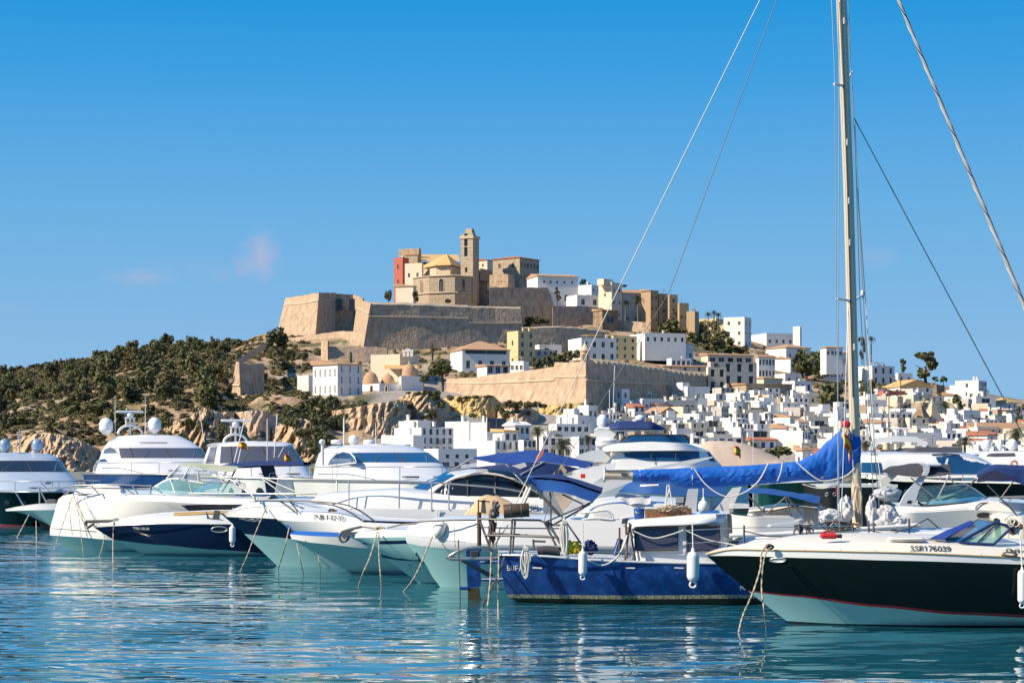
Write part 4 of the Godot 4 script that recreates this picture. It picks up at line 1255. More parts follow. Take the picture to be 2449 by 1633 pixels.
# the dense quarter between the landmarks: one small house for every plot of a jittered pattern
func town_fill() -> void:
	rng.seed = 90
	crop(0, 0, 1)
	var g := "small white houses packed on the slope"
	var v := 905.0
	while v < 1118.0:
		var u := 1390.0 + rng.randf_range(0, 30)
		while u < 2470.0:
			var k := lerpf(0.75, 1.15, (v - 900) / 210.0)
			var wide := rng.randf_range(26, 74) * k
			var lim := poly_at([[1395, 1020], [1450, 985], [1530, 968], [1690, 950], [1900, 940], [2050, 935], [2200, 955], [2300, 970], [2449, 990]], u)
			if v > lim and not (u > 1690 and u < 1880 and v > 1075) and not (u > 1925 and u < 2035 and v < 986):
				var tall := rng.randf_range(14, 32) * k
				var a := [0.12, 0.2, 0.35, 0.55, 0.7][rng.randi() % 5] as float
				var kind := rng.randi() % 16
				var nw := rng.randi() % 4
				var o := {"group": g, "win": [nw, 1 + (1 if tall > 26 * k else 0)], "size": [rng.randf_range(0.55, 0.9), rng.randf_range(0.8, 1.25)], "chimneys": 1 if rng.randf() < 0.25 else 0}
				var look := ["blank-fronted", "one-window", "two-window", "three-window"][nw] as String
				var name_ := "flat-roofed white"
				if kind < 1:
					o["roof"] = "shed"; o["rise"] = 0.9; o["roof_mat"] = ["tile", "tile_red"][rng.randi() % 2]
					name_ = "tile-roofed white"
				elif kind < 5 and kind != 4:
					o["mat"] = "plaster_cream"; name_ = "cream"
				elif kind == 4:
					o["hut"] = [[0.4, 0.4, 1.8]]; name_ = "stair-headed white"
				elif kind == 5:
					o["shutter"] = ["shutter_blue", "shutter_green", "shutter_brown"][rng.randi() % 3]
					name_ = "shuttered white"
				elif kind == 6:
					o["mat"] = "plaster_grey"; name_ = "grey plastered"
				elif kind == 7:
					o["balcony"] = 0; name_ = "balconied white"
				elif kind == 8:
					o["mat"] = "plaster_pink"; name_ = "pinkish"
				elif kind == 12:
					o["mat"] = "stone_church"; name_ = "rubble-stone"
				elif kind < 12:
					o["win"] = [0, 0]; o["extra"] = [[0.5, 0.45, maxf(1.0, wide * (1.0 - a) * 0.06), 1.5]]
					name_ = "white"; look = "dark-loggia"
				if rng.randf() < 0.3: o["side"] = [1, 1]
				var end := " among the packed slope houses" if o["chimneys"] == 0 else " with a chimney on the packed slope"
				house("small %s %s house%s" % [look, name_, end], u, u + wide * a, u + wide, v - tall, v + 2, o)
				if rng.randf() < 0.13:
					tree_px("terrace_bush", "leafy bush between the packed slope houses", u + wide * 0.6, v + 4, rng.randf_range(12, 24), rng.randf_range(8, 14), 0, "bush", "leaf_bush", rng.randi() % 4, "bushes between the slope houses", depth_at(u, v + 2) - 3.0)
			u += wide * rng.randf_range(0.74, 1.04)
		v += rng.randf_range(11, 17)

# ---- vegetation ----
var crowns := {}
func crown_mesh(kind: String, k: int) -> ArrayMesh:
	var key := "%s%d" % [kind, k]
	if crowns.has(key): return crowns[key]
	var r := RandomNumberGenerator.new()
	r.seed = hash(key)
	var b := MB.new()
	var cl := []        # clumps: centre, radius
	var leaves := 900
	var lf := 0.15
	match kind:
		"round":
			for i in 13:
				var a := r.randf() * TAU
				var h := r.randf_range(-0.5, 0.75)
				var q := sqrt(1.0 - h * h * 0.8) * r.randf_range(0.3, 0.75)
				cl.append([Vector3(cos(a) * q, h * 0.8, sin(a) * q), r.randf_range(0.26, 0.44)])
		"umbrella":
			for i in 12:
				var a := r.randf() * TAU
				var q := r.randf_range(0.1, 0.8)
				cl.append([Vector3(cos(a) * q, 0.25 - q * 0.25 + r.randf_range(-0.15, 0.2), sin(a) * q), r.randf_range(0.22, 0.36)])
		"bush":
			for i in 10:
				var a := r.randf() * TAU
				var q := r.randf_range(0.1, 0.75)
				cl.append([Vector3(cos(a) * q, r.randf_range(-0.3, 0.35) * (1.1 - q), sin(a) * q), r.randf_range(0.26, 0.42)])
		"cypress":
			leaves = 600
			for i in 12:
				var t := i / 11.0
				cl.append([Vector3(r.randf_range(-0.06, 0.06), t * 2.0 - 1.0, r.randf_range(-0.06, 0.06)), 0.30 * sin(PI * (0.12 + 0.84 * (1.0 - t) * 0.75 + 0.08)) + 0.03])
		"loose":
			for i in 11:
				var a := r.randf() * TAU
				var h := r.randf_range(-0.8, 0.95)
				var q := r.randf_range(0.15, 0.6)
				cl.append([Vector3(cos(a) * q, h, sin(a) * q), r.randf_range(0.16, 0.27)])
	var lo := 9.0
	var hi := -9.0
	for c in cl:
		lo = minf(lo, c[0].y - c[1])
		hi = maxf(hi, c[0].y + c[1])
	for i in leaves:
		var c = cl[i % cl.size()]
		var n := Vector3(r.randfn(), r.randfn(), r.randfn()).normalized()
		var p: Vector3 = c[0] + n * c[1] * pow(r.randf(), 0.35)
		p.y = (p.y - lo) / (hi - lo) * 2.0 - 1.0
		var t1 := n.cross(Vector3(r.randfn(), r.randfn(), r.randfn())).normalized()
		var tilt := (n + Vector3(r.randfn(), r.randfn(), r.randfn()) * 0.45).normalized()
		t1 = (t1 - tilt * t1.dot(tilt)).normalized()
		var t2 := tilt.cross(t1)
		var s := lf * r.randf_range(0.6, 1.35)
		var v := r.randf_range(0.62, 1.3)
		b.col = Color(v * r.randf_range(0.9, 1.15), v, v * r.randf_range(0.8, 1.1))
		var q0 := p - t1 * s
		var q1 := p + t2 * s * 0.62
		var q2 := p + t1 * s
		var q3 := p - t2 * s * 0.62
		for e in [q0, q1, q2, q0, q2, q3]:
			b.vs.append(e)
			b.ns.append(tilt)
			b.cl.append(b.col)
	crowns[key] = b.commit()
	return crowns[key]

var trunk_mesh := {}
func trunk(kind: String) -> ArrayMesh:
	if trunk_mesh.has(kind): return trunk_mesh[kind]
	var b := MB.new()
	if kind == "tree":
		b.tube([Vector3(0, -0.4, 0), Vector3(0.05, 0.25, 0.02), Vector3(-0.02, 0.6, 0), Vector3(0.06, 1.0, 0)], 0.075, 6, 0.045)
		for a in [0.4, 2.3, 4.4]:
			b.tube([Vector3(0.0, 0.55, 0), Vector3(cos(a) * 0.25, 0.85, sin(a) * 0.25), Vector3(cos(a) * 0.5, 1.1, sin(a) * 0.5)], 0.035, 5, 0.015)
	else:
		b.tube([Vector3(0, -0.4, 0), Vector3(0, 0.5, 0), Vector3(0, 1.0, 0)], 0.05, 6, 0.03)
	trunk_mesh[kind] = b.commit()
	return trunk_mesh[kind]

# foot: base point; w, h: crown width and height in metres; th: bare trunk height
func tree(called: String, label: String, foot: Vector3, w: float, h: float, th: float, kind: String, leaf: String, group := "", k := 0, cat := "tree") -> Node3D:
	var o := thing(called, label, cat, foot, group, float(k) * 1.7 + foot.x)
	var tk := "tree" if kind != "cypress" else "post"
	part(o, "trunk", trunk(tk), M.bark, Vector3.ZERO, Basis.IDENTITY.scaled(Vector3(w * 0.62, th + h * 0.45, w * 0.62)))
	part(o, "crown", crown_mesh(kind, k % 4), M[leaf], Vector3(0, th + h * (0.5 if kind != "bush" else 0.38), 0), Basis.IDENTITY.scaled(Vector3(w * 0.5, h * 0.5, w * 0.5)))
	return o
func tree_px(called: String, label: String, x: float, yb: float, w: float, h: float, th: float, kind: String, leaf: String, k := 0, group := "", d := 0.0) -> Node3D:
	if d == 0.0: d = depth_at(cox + x / cs, coy + yb / cs)
	var s := d / F / cs
	return tree(called, label, C(x, yb, d), w * s, h * s, th * s, kind, leaf, group, k, "bush" if called.ends_with("bush") else "tree")

var frond_mesh: ArrayMesh
func palm(label: String, x: float, yc: float, yb: float, r: float, o := {}) -> void:
	var d: float = o.get("d", 0.0)
	if d == 0.0: d = depth_at(cox + x / cs, coy + yb / cs)
	var s := d / F / cs
	var foot := C(x, yb, d)
	var hgt := (yb - yc) * s
	var R := r * s
	var t := thing("palm_tree", label, "palm", foot, "palms of the old town", x * 0.37)
	var b := MB.new()
	b.tube([Vector3(0, -0.6, 0), Vector3(0.08, hgt * 0.5, 0), Vector3(0, hgt, 0)], R * 0.10 + 0.08, 7, R * 0.07 + 0.06)
	part(t, "trunk", b, M.bark_palm)
	if frond_mesh == null:
		var f := MB.new()
		var pts := []
		for i in 7:
			var q := i / 6.0
			pts.append(Vector3(q, 0.42 * sin(q * 2.6) - 0.35 * q * q, 0))
		f.tube(pts, 0.016, 4, 0.006)
		for i in range(1, 26):
			var q := i / 25.0
			var c := Vector3(q, 0.42 * sin(q * 2.6) - 0.35 * q * q, 0)
			var ll := 0.26 * sin(PI * (0.15 + 0.8 * q))
			for sd in [-1.0, 1.0]:
				var tip := c + Vector3(0.10, -0.10, sd * ll)
				f.tri(c - Vector3(0.018, 0, 0), c + Vector3(0.018, 0.0, 0), tip)
		frond_mesh = f.commit()
	var n := 26
	for i in n:
		var a := TAU * i * 0.382
		var el := lerpf(-0.75, 1.0, float(i) / n)
		var bs := Basis(Vector3.UP, a) * Basis(Vector3.BACK, el)
		part(t, "frond", frond_mesh, M.leaf_palm, Vector3(0, hgt, 0), bs.scaled_local(Vector3.ONE * R * (1.0 if i % 3 else 0.86)))

func build_trees() -> void:
	var gh := "pines and scrub trees of the left hill"
	rng.seed = 77
	var n := 0
	while n < 215:
		var d := lerpf(462, 930, pow(rng.randf(), 0.8))
		var u := rng.randf_range(-30, 556)
		if u > 520 and d < 700: continue
		var foot := ground_at(u, d)
		foot.y += land_noise.get_noise_2d(foot.x, foot.z) * 2.2 - 0.3
		var w := rng.randf_range(3.2, 7.4) * (0.62 if d > 780 else 1.0)
		var kinds := [["pine_tree", "dark pine with a rounded crown on the left hill", "round", "leaf_pine"], ["pine_tree", "dark pine with a spreading crown on the left hill", "umbrella", "leaf_dark"], ["scrub_tree", "low bushy green tree on the left hill", "bush", "leaf_bush"], ["scrub_tree", "greyish half-bare scrub tree on the left hill", "loose", "leaf_olive"]]
		var kk = kinds[[0, 0, 1, 2, 2, 3][rng.randi() % 6]]
		var h: float = w * {"round": 0.95, "umbrella": 0.75, "bush": 0.6, "loose": 0.9}[kk[2]]
		tree(kk[0], ("large " if w > 4.6 else "small ") + kk[1].replace("on the", "low on the" if d < 570 else ("halfway up the" if d < 740 else "near the crest of the")), foot, w, h, rng.randf_range(0.2, 1.4) if kk[2] != "bush" else 0.0, kk[2], kk[3], gh, rng.randi() % 4)
		n += 1
	crop(0, 760, 3.92)
	tree_px("pine_tree", "tall leaning pine standing highest on the left skyline", 1560, 290, 165, 130, 25, "umbrella", "leaf_dark", 2, "", 905)
	tree_px("pine_tree", "broad dark pine on the skyline beside the pale ruin", 2200, 330, 190, 130, 10, "round", "leaf_dark", 1, "", 860)
	for q in [[960, 400, 180, 90], [1230, 330, 110, 60], [1440, 290, 120, 90], [1680, 290, 110, 80], [1860, 280, 180, 80], [190, 510, 110, 60], [600, 440, 130, 50], [330, 470, 150, 50], [760, 420, 150, 50], [1100, 350, 120, 50], [80, 510, 70, 30], [440, 455, 110, 40]]:
		tree_px("scrub_tree", "low dark tree breaking the left skyline", q[0], q[1], q[2], q[3], 4, "bush" if q[3] < 60 else "round", "leaf_dark", int(q[0]) % 4, "trees along the left skyline", 900)
	crop(500, 520, 3.136)
	tree_px("pine_tree", "large leaning pine in front of the upper left bastion", 515, 1010, 215, 190, 8, "umbrella", "leaf_dark", 0, "", 700)
	for q in [[600, 1075, 130, 90], [700, 1080, 110, 80], [820, 1040, 90, 70], [560, 1150, 110, 80], [400, 1240, 90, 90], [620, 1270, 100, 90], [500, 1060, 120, 100], [440, 1020, 110, 90], [650, 1140, 100, 60], [720, 1150, 80, 60], [480, 1270, 90, 50], [560, 1250, 70, 60]]:
		tree_px("slope_bush", "dark bush on the terraces below the upper left bastion", q[0], q[1], q[2], q[3], 3, "bush" if int(q[0]) % 3 else "round", "leaf_pine", int(q[0]) % 4, "bushes below the upper left bastion")
	for q in [[620, 1480], [690, 1450], [750, 1420], [810, 1400], [870, 1420], [920, 1400], [560, 1540], [650, 1540], [720, 1520], [790, 1490], [860, 1490], [920, 1470], [980, 1470], [830, 1560], [900, 1550], [1000, 1530], [960, 1560], [1060, 1450], [1130, 1430], [1160, 1470], [760, 1580], [600, 1590], [690, 1600], [1050, 1540]]:
		tree_px("cliff_bush", "thick green bush growing on the cliff below the convent", q[0], q[1] + 25, 140, 110, 0, "bush", ["leaf_pine", "leaf_bush", "leaf_dark"][int(q[0]) % 3], int(q[1]) % 4, "bushes on the cliff below the convent")
	for i in 26:
		var bx := 385.0 + rng.randf() * 400.0
		var by := 1015.0 + rng.randf() * 75.0
		var bd := 428.0 + (1090.0 - by) * 0.25
		tree("cliff_bush", "low bush in the cracks of the shore cliff", P(bx, by, bd), rng.randf_range(2.5, 5.0), rng.randf_range(1.6, 3.0), 0.0, "bush", ["leaf_bush", "leaf_olive", "leaf_pine"][i % 3], "bushes of the shore cliff", i, "bush")
	tree_px("cypress_tree", "cypress against the rubble retaining wall", 1062, 1105, 60, 95, 3, "cypress", "leaf_dark", 1, "", 730)
	crop(900, 520, 3.92)
	tree_px("cypress_tree", "round dark cypress before the cathedral apse", 370, 790, 85, 105, 2, "round", "leaf_dark", 1, "", 905)
	tree_px("cypress_tree", "small dark shrub at the foot of the apse window", 680, 800, 75, 50, 2, "bush", "leaf_dark", 2, "", 905)
	tree_px("cypress_tree", "slender cypress left of the hipped villa", 526, 1345, 62, 160, 4, "cypress", "leaf_dark", 2, "", 650)
	tree_px("pine_tree", "spreading umbrella pine on the edge of the yellow cliff", 620, 1570, 320, 180, 70, "umbrella", "leaf_bush", 3, "", 556)
	tree_px("pine_tree", "small dark pine beside the spreading umbrella pine", 440, 1570, 95, 75, 20, "round", "leaf_pine", 0, "", 552)
	tree_px("pruned_tree", "pruned bare-trunked tree before the large white summit house", 1695, 830, 100, 120, 60, "loose", "leaf_olive", 1, "", 878)
	for q in [[1440, 990, 110, 90], [1530, 985, 130, 80], [1410, 1030, 80, 60], [1590, 985, 70, 60]]:
		tree_px("garden_bush", "dark bush in the corner beside the central bastion", q[0], q[1] + 10, q[2], q[3], 2, "bush", "leaf_pine", int(q[0]) % 4, "bushes beside the central bastion", 862)
	for q in [[1500, 1390, 110, 100], [1600, 1370, 120, 100], [1700, 1340, 130, 100], [1800, 1330, 130, 110], [1880, 1310, 110, 90], [1740, 1360, 110, 60], [1640, 1400, 110, 60], [1550, 1420, 110, 60]]:
		tree_px("garden_tree", "green garden tree behind the lower bastion wall", q[0], q[1] + 20, q[2], q[3], 4, "round" if int(q[0]) % 2 == 0 else "bush", "leaf_bush" if int(q[0]) % 3 else "leaf_olive", int(q[0] / 10) % 4, "garden trees behind the lower bastion", 606)
	tree_px("palm_bush", "dense dark palm bush left of the red tower house", 110, 790, 90, 110, 6, "round", "leaf_dark", 3, "", 925)
	crop(1300, 620, 3.92)
	for q in [[1200, 700, 150, 120], [1290, 660, 170, 110], [1390, 690, 150, 120], [1470, 760, 170, 130], [1570, 720, 150, 130], [1650, 800, 170, 120], [1590, 850, 170, 110], [1710, 840, 130, 100], [1480, 690, 120, 100], [1330, 730, 150, 90], [1760, 870, 130, 60], [1850, 880, 150, 60], [1120, 690, 100, 90], [1400, 780, 130, 90], [1660, 700, 110, 70], [1540, 800, 120, 100]]:
		tree_px("olive_tree", "grey-green tree of the grove below the summit row", q[0], q[1] + 14, q[2] * 1.4, q[3] * 1.3, 0, "round", "leaf_olive" if int(q[0]) % 4 else "leaf_bush", int(q[0] / 10) % 4, "trees of the grove below the summit")
	for q in [[355, 235, 40, 60], [385, 235, 40, 60], [420, 238, 60, 25], [760, 255, 60, 25]]:
		tree_px("roof_tree", "dark treetop showing over the summit roofs", q[0], q[1] + 8, q[2], q[3], 2, "round", "leaf_dark", int(q[0]) % 4, "treetops over the summit roofs", 930)
	palm("left of two dark palms before the grey summit house", 770, 420, 575, 52, {"d": 876})
	palm("right of two dark palms before the grey summit house", 885, 390, 580, 70, {"d": 874})
	palm("palm in front of the white house with blue-grey windows", 472, 818, 945, 58)
	for q in [[1545, 525], [1600, 510], [1640, 530]]:
		palm("fan palm above the olive grove beside the yellow house", q[0], q[1], 670, 40, {"d": 790})
	crop(900, 850, 3.92)
	palm("tall date palm leaning over the waterfront roofs", 1512, 735, 890, 95, {"d": 428})
	palm("broad date palm behind the blue canopy", 1745, 870, 990, 130, {"d": 424})
	palm("date palm half hidden by the yacht radar arch", 1985, 800, 930, 75, {"d": 430})
	for q in [[400, 350, 90, 40], [470, 340, 110, 50], [550, 400, 120, 110], [600, 470, 100, 90], [690, 400, 80, 60], [780, 420, 60, 70], [830, 390, 90, 40], [930, 385, 110, 40], [1040, 378, 90, 36], [1150, 500, 90, 70], [1250, 470, 150, 90], [1330, 480, 130, 90], [1440, 470, 120, 80], [1500, 460, 130, 60], [1560, 470, 90, 50], [700, 580, 80, 40], [910, 560, 90, 45], [760, 560, 60, 35], [320, 480, 60, 60], [150, 520, 80, 60], [40, 560, 100, 70], [520, 560, 110, 80], [470, 600, 120, 70], [60, 640, 110, 70], [300, 340, 60, 24], [1200, 560, 120, 90], [1300, 560, 110, 70], [1430, 545, 80, 60], [1760, 520, 70, 60], [1820, 500, 50, 50]]:
		tree_px("cliff_bush", "scrubby bush clinging to the yellow cliff", q[0], q[1] + 20, q[2], q[3], 0, "bush", ["leaf_olive", "leaf_bush", "leaf_dry"][int(q[0]) % 3], int(q[1]) % 4, "bushes on the yellow cliff", 500.0 if q[0] < 1000 else 518.0)
	crop(1700, 720, 3.1402)
	tree_px("ficus_tree", "big dark rounded tree among the white houses", 720, 590, 320, 230, 8, "round", "leaf_dark", 2)
	tree_px("ficus_tree", "dark lower crown beside the big rounded tree", 840, 590, 150, 120, 4, "round", "leaf_dark", 1)
	tree_px("town_tree", "wide olive-coloured tree behind the mast", 905, 800, 265, 190, 6, "round", "leaf_olive", 0)
	tree_px("town_tree", "dark green tree right of the mast", 1175, 740, 150, 150, 8, "round", "leaf_pine", 3)
	tree_px("eucalyptus_tree", "tall ragged eucalyptus on the right skyline", 1620, 585, 270, 200, 6, "loose", "leaf_olive", 3, "", 880)
	tree_px("pine_tree", "thin-crowned pine left of the eucalyptus", 1450, 545, 90, 100, 12, "loose", "leaf_pine", 2, "", 885)
	tree_px("pine_tree", "flat-topped pine right of the eucalyptus", 1750, 625, 70, 55, 10, "umbrella", "leaf_dark", 0, "", 850)
	tree_px("pine_tree", "small round tree right of the eucalyptus", 1690, 610, 60, 40, 6, "round", "leaf_dark", 1, "", 850)
	tree_px("araucaria_tree", "thin open conifer beside the tall fan palm", 1138, 445, 80, 170, 10, "loose", "leaf_dark", 3, "", 820)
	tree_px("conifer_tree", "dark conifer between the right-hand houses", 1850, 895, 150, 190, 5, "loose", "leaf_dark", 2)
	tree_px("conifer_tree", "dark conifer at the far right edge", 2325, 950, 110, 170, 5, "loose", "leaf_dark", 0)
	tree_px("conifer_tree", "small conifer left of the far right conifer", 2075, 950, 80, 90, 5, "cypress", "leaf_dark", 3)
	tree_px("town_bush", "leafy bright green tree behind the blue sail cover", 510, 1165, 240, 90, 2, "bush", "leaf_bush", 1, "", 418)
	tree_px("town_bush", "leafy green bush beside the blue-shaded house", 420, 1165, 160, 70, 2, "bush", "leaf_bush", 2, "", 414)
	palm("tall slender fan palm on the skyline right of the mast", 1207, 292, 450, 38, {"d": 820})
	palm("date palm between the right-hand houses", 1765, 800, 920, 70)
	palm("broad date palm behind the right-hand yachts", 1912, 1075, 1150, 85, {"d": 420})
	palm("date palm at the far right above the yachts", 2300, 1020, 1130, 100, {"d": 425})
	palm("date palm beside the covered boat", 320, 1110, 1170, 80, {"d": 420})
	palm("palm glimpsed right of the mast", 1165, 1090, 1150, 60, {"d": 422})
	# low scrub over the wild slopes: far too much to count
	var mm := MultiMesh.new()
	mm.transform_format = MultiMesh.TRANSFORM_3D
	mm.use_colors = true
	mm.mesh = crown_mesh("bush", 1)
	var tr := []
	rng.seed = 501
	while tr.size() < 6500:
		var d := lerpf(458, 920, pow(rng.randf(), 0.9))
		var u := rng.randf_range(-60, 900)
		if u > 545 and d > 640 and rng.randf() < 0.7: continue
		if u > 740: continue
		var p := ground_at(u, d)
		p.y += land_noise.get_noise_2d(p.x, p.z) * 2.2 + 0.1
		var w := rng.randf_range(0.6, 2.3)
		tr.append(Transform3D(Basis(Vector3.UP, rng.randf() * TAU).scaled(Vector3(w, w * 0.55, w)), p))
	for i in 1500:
		var u := rng.randf_range(860, 2250)
		var p := ground_at(u, rng.randf_range(640, 930))
		var w := rng.randf_range(0.6, 1.8)
		tr.append(Transform3D(Basis(Vector3.UP, rng.randf() * TAU).scaled(Vector3(w, w * 0.7, w)), p))
	mm.instance_count = tr.size()
	for i in tr.size():
		mm.set_instance_transform(i, tr[i])
		var c := rng.randf_range(0.7, 1.5)
		mm.set_instance_color(i, Color(c * 1.15, c, c))
	var mi := MultiMeshInstance3D.new()
	mi.name = "hillside_scrub"
	mi.multimesh = mm
	mi.material_override = M.leaf_olive
	add_child(mi)
	tag(mi, "low green scrub scattered over the hillsides", "scrub", "", "stuff")

# ---- boats: longitudinal lines in crop pixels; each knows its half beam along the boat ----
# line: {p: [[x, y]...], w: half beam, e: entry length in crop px, w0: half beam at the start, k: fullness, e2/w2: taper to the far end}
func ln(p: Array, w: float, e: float, w0 := 0.0, k := 2.0, e2 := 0.0, w2 := 0.0) -> Dictionary:
	return {"p": p, "w": w, "e": e, "w0": w0, "k": k, "e2": e2, "w2": w2}
func smooth_at(p: Array, x: float) -> float:
	var n := p.size()
	if n == 1 or x <= p[0][0]: return p[0][1]
	if x >= p[n - 1][0]: return p[n - 1][1]
	var i := 0
	while x > p[i + 1][0]: i += 1
	var h: float = p[i + 1][0] - p[i][0]
	var t: float = (x - p[i][0]) / h
	var s: float = (p[i + 1][1] - p[i][1]) / h
	var m0 := s
	var m1 := s
	if i > 0:
		var a: float = (p[i][1] - p[i - 1][1]) / (p[i][0] - p[i - 1][0])
		m0 = (a + s) * 0.5
	if i < n - 2:
		var c: float = (p[i + 2][1] - p[i + 1][1]) / (p[i + 2][0] - p[i + 1][0])
		m1 = (c + s) * 0.5
	var t2 := t * t
	var t3 := t2 * t
	return (2 * t3 - 3 * t2 + 1) * p[i][1] + (t3 - 2 * t2 + t) * h * m0 + (-2 * t3 + 3 * t2) * p[i + 1][1] + (t3 - t2) * h * m1
func line_w(l: Dictionary, x: float) -> float:
	var p: Array = l.p
	var t := clampf((x - p[0][0]) / maxf(l.e, 0.01), 0, 1)
	var w: float = l.w0 + (l.w - l.w0) * (1.0 - pow(1.0 - t, l.k))
	if l.e2 > 0.0:
		var q := clampf((p[p.size() - 1][0] - x) / l.e2, 0, 1)
		w = l.w2 + (w - l.w2) * (1.0 - pow(1.0 - q, 2.0))
	return w
func line_pts(l: Dictionary, n: int, sgn := 1.0, off := 0.0) -> PackedVector3Array:
	var out := PackedVector3Array()
	var p: Array = l.p
	var a: float = p[0][0]
	var b: float = p[p.size() - 1][0]
	for i in n + 1:
		var t := i / float(n)
		var x := lerpf(a, b, pow(t, 1.6) if l.e2 == 0.0 else t)
		var q := L(x, smooth_at(p, x), line_w(l, x))
		q.z = (q.z + off) * sgn
		out.append(q)
	return out
func shell_w(lines: Array, x: float, y: float) -> float:     # half beam of the shell where the near side shows at (x, y)
	for i in lines.size() - 1:
		var ya := smooth_at(lines[i].p, x)
		var yb := smooth_at(lines[i + 1].p, x)
		if (y - ya) * (y - yb) <= 0.0 and absf(yb - ya) > 0.01:
			return lerpf(line_w(lines[i], x), line_w(lines[i + 1], x), (y - ya) / (yb - ya))
	return line_w(lines[0], x) if absf(y - smooth_at(lines[0].p, x)) < absf(y - smooth_at(lines[lines.size() - 1].p, x)) else line_w(lines[lines.size() - 1], x)
# strips between successive lines, on both sides; strips[i] = [part name, material]
func shell(o: Node3D, lines: Array, strips: Array, n := 28) -> void:
	var i := 0
	while i < strips.size():
		var j := i
		while j + 1 < strips.size() and strips[j + 1] == strips[i]: j += 1
		var b := MB.new()
		var split := true           # sides that never meet are parts of their own
		for k in range(i, j + 2):
			if lines[k].w0 == 0.0 or lines[k].w == 0.0 or (lines[k].e2 > 0.0 and lines[k].w2 == 0.0): split = false
		for s in [1.0, -1.0]:
			var rows := []
			for k in range(i, j + 2): rows.append(line_pts(lines[k], n, s))
			b.grid(rows)
			if split or s < 0.0:
				part(o, strips[i][0], b, M[strips[i][1]])
				b = MB.new()
		i = j + 1
func deck(o: Node3D, l: Dictionary, crown: float, m: String, called := "deck", n := 28, drop := 0.03) -> void:
	var a := line_pts(l, n, 1.0)
	var c := line_pts(l, n, -1.0)
	var rows := []
	for k in 9:
		var r := PackedVector3Array()
		var t := k / 8.0
		for i in n + 1:
			r.append(a[i].lerp(c[i], t) + Vector3(0, crown * sin(PI * t) * minf(1.0, a[i].z * 1.5) - drop, 0))
		rows.append(r)
	var b := MB.new()
	b.grid(rows)
	part(o, called, b, M[m])
func end_cap(o: Node3D, lines: Array, called: String, m: String, at_end := false) -> void:
	var a := []
	for l in lines:
		var q := line_pts(l, 2)
		a.append(q[2] if at_end else q[0])
	var b := MB.new()
	for i in a.size() - 1:
		var f := Vector3(1, 1, -1)
		b.quad(a[i], a[i + 1], a[i + 1] * f, a[i] * f)
	part(o, called, b, M[m])
func band(o: Node, lines: Array, top: Array, bot: Array, called: String, m: String, off := 0.012, both := true, n := 18) -> MeshInstance3D:
	var first: MeshInstance3D = null
	for s in ([1.0, -1.0] if both else [1.0]):
		var b := MB.new()
		var rows := []
		for k in 4:
			var r := PackedVector3Array()
			for i in n + 1:
				var t := i / float(n)
				var xa := lerpf(top[0][0], top[top.size() - 1][0], t)
				var xb := lerpf(bot[0][0], bot[bot.size() - 1][0], t)
				var x := lerpf(xa, xb, k / 3.0)
				var y := lerpf(smooth_at(top, xa), smooth_at(bot, xb), k / 3.0)
				var w := shell_w(lines, x, y) + off
				var q := L(x, y, w)
				q.z *= s
				r.append(q)
			rows.append(r)
		b.grid(rows)
		var q := part(o, called, b, M[m])
		if first == null: first = q
	return first
func pl(pts: Array, z := 0.0) -> Array:        # crop points [x, y(, z)] to boat points
	var out := []
	for q in pts: out.append(L(q[0], q[1], q[2] if q.size() > 2 else z))
	return out
func smooth_path(v: Array, n := 4) -> Array:
	var out := []
	var m := v.size()
	for i in m - 1:
		for k in n:
			out.append(v[i].cubic_interpolate(v[i + 1], v[maxi(i - 1, 0)], v[mini(i + 2, m - 1)], k / float(n)))
	out.append(v[m - 1])
	return out
func rod(o: Node, called: String, pts: Array, r: float, m: String, z := 0.0, sm := 1, sides := 6) -> MeshInstance3D:
	var b := MB.new()
	var v := pl(pts, z)
	b.tube(smooth_path(v, sm) if sm > 1 else v, r, sides)
	return part(o, called, b, M[m])
func rods(o: Node, called: String, list: Array, r: float, m: String, z := 0.0) -> void:
	for q in list: rod(o, called, q, r, m, z)
func plate(o: Node, called: String, pts: Array, z: float, thick: float, m: String) -> MeshInstance3D:
	var b := MB.new()
	b.fan(pl(pts, z), Vector3(0, 0, -thick))
	return part(o, called, b, M[m])
func oval(o: Node, called: String, lines: Array, x: float, y: float, rx: float, ry: float, ring: String, inner: String, r := 0.02) -> void:
	var v := []
	for i in 21:
		var a := TAU * i / 20.0
		var px := x + cos(a) * rx
		var py := y + sin(a) * ry
		v.append(L(px, py, shell_w(lines, px, py) + 0.012))
	var b := MB.new()
	b.tube(v, r, 6)
	var f := part(o, called, b, M[ring])
	var g := MB.new()
	for i in 20:
		g.tri(v[i], v[i + 1], L(x, y, shell_w(lines, x, y) + 0.012))
	part(f, "pane", g, M[inner])
func words(o: Node, text: String, x: float, y: float, z: float, h: float, m: String, slope := 0.0, font := "Droid Sans", italic := false, tilt := 0.0) -> void:
	var t := TextMesh.new()
	t.text = text
	var f := SystemFont.new()
	f.font_names = PackedStringArray([font])
	f.font_italic = italic
	t.font = f
	t.font_size = 32
	t.pixel_size = h / 24.0
	t.depth = 0.008
	part(o, "lettering", t, M[m], L(x, y, z), Basis(Vector3.BACK, slope) * Basis(Vector3.RIGHT, tilt))
func words_on(o: Node, lines: Array, text: String, x: float, y: float, h: float, m: String, slope := 0.0, font := "Droid Sans", italic := false, tilt := 0.0) -> void:
	var yaw := -atan2(shell_w(lines, x + 40, y) - shell_w(lines, x - 40, y), 80.0 * mpp())
	tilt = -atan2(shell_w(lines, x, y + 10) - shell_w(lines, x, y - 10), 20.0 * mpp())
	words(o, text, x, y, shell_w(lines, x, y) + 0.016, h, m, slope, font, italic, tilt)
	var t: Node3D = o.get_child(o.get_child_count() - 1)
	t.basis = Basis(Vector3.UP, yaw) * t.basis
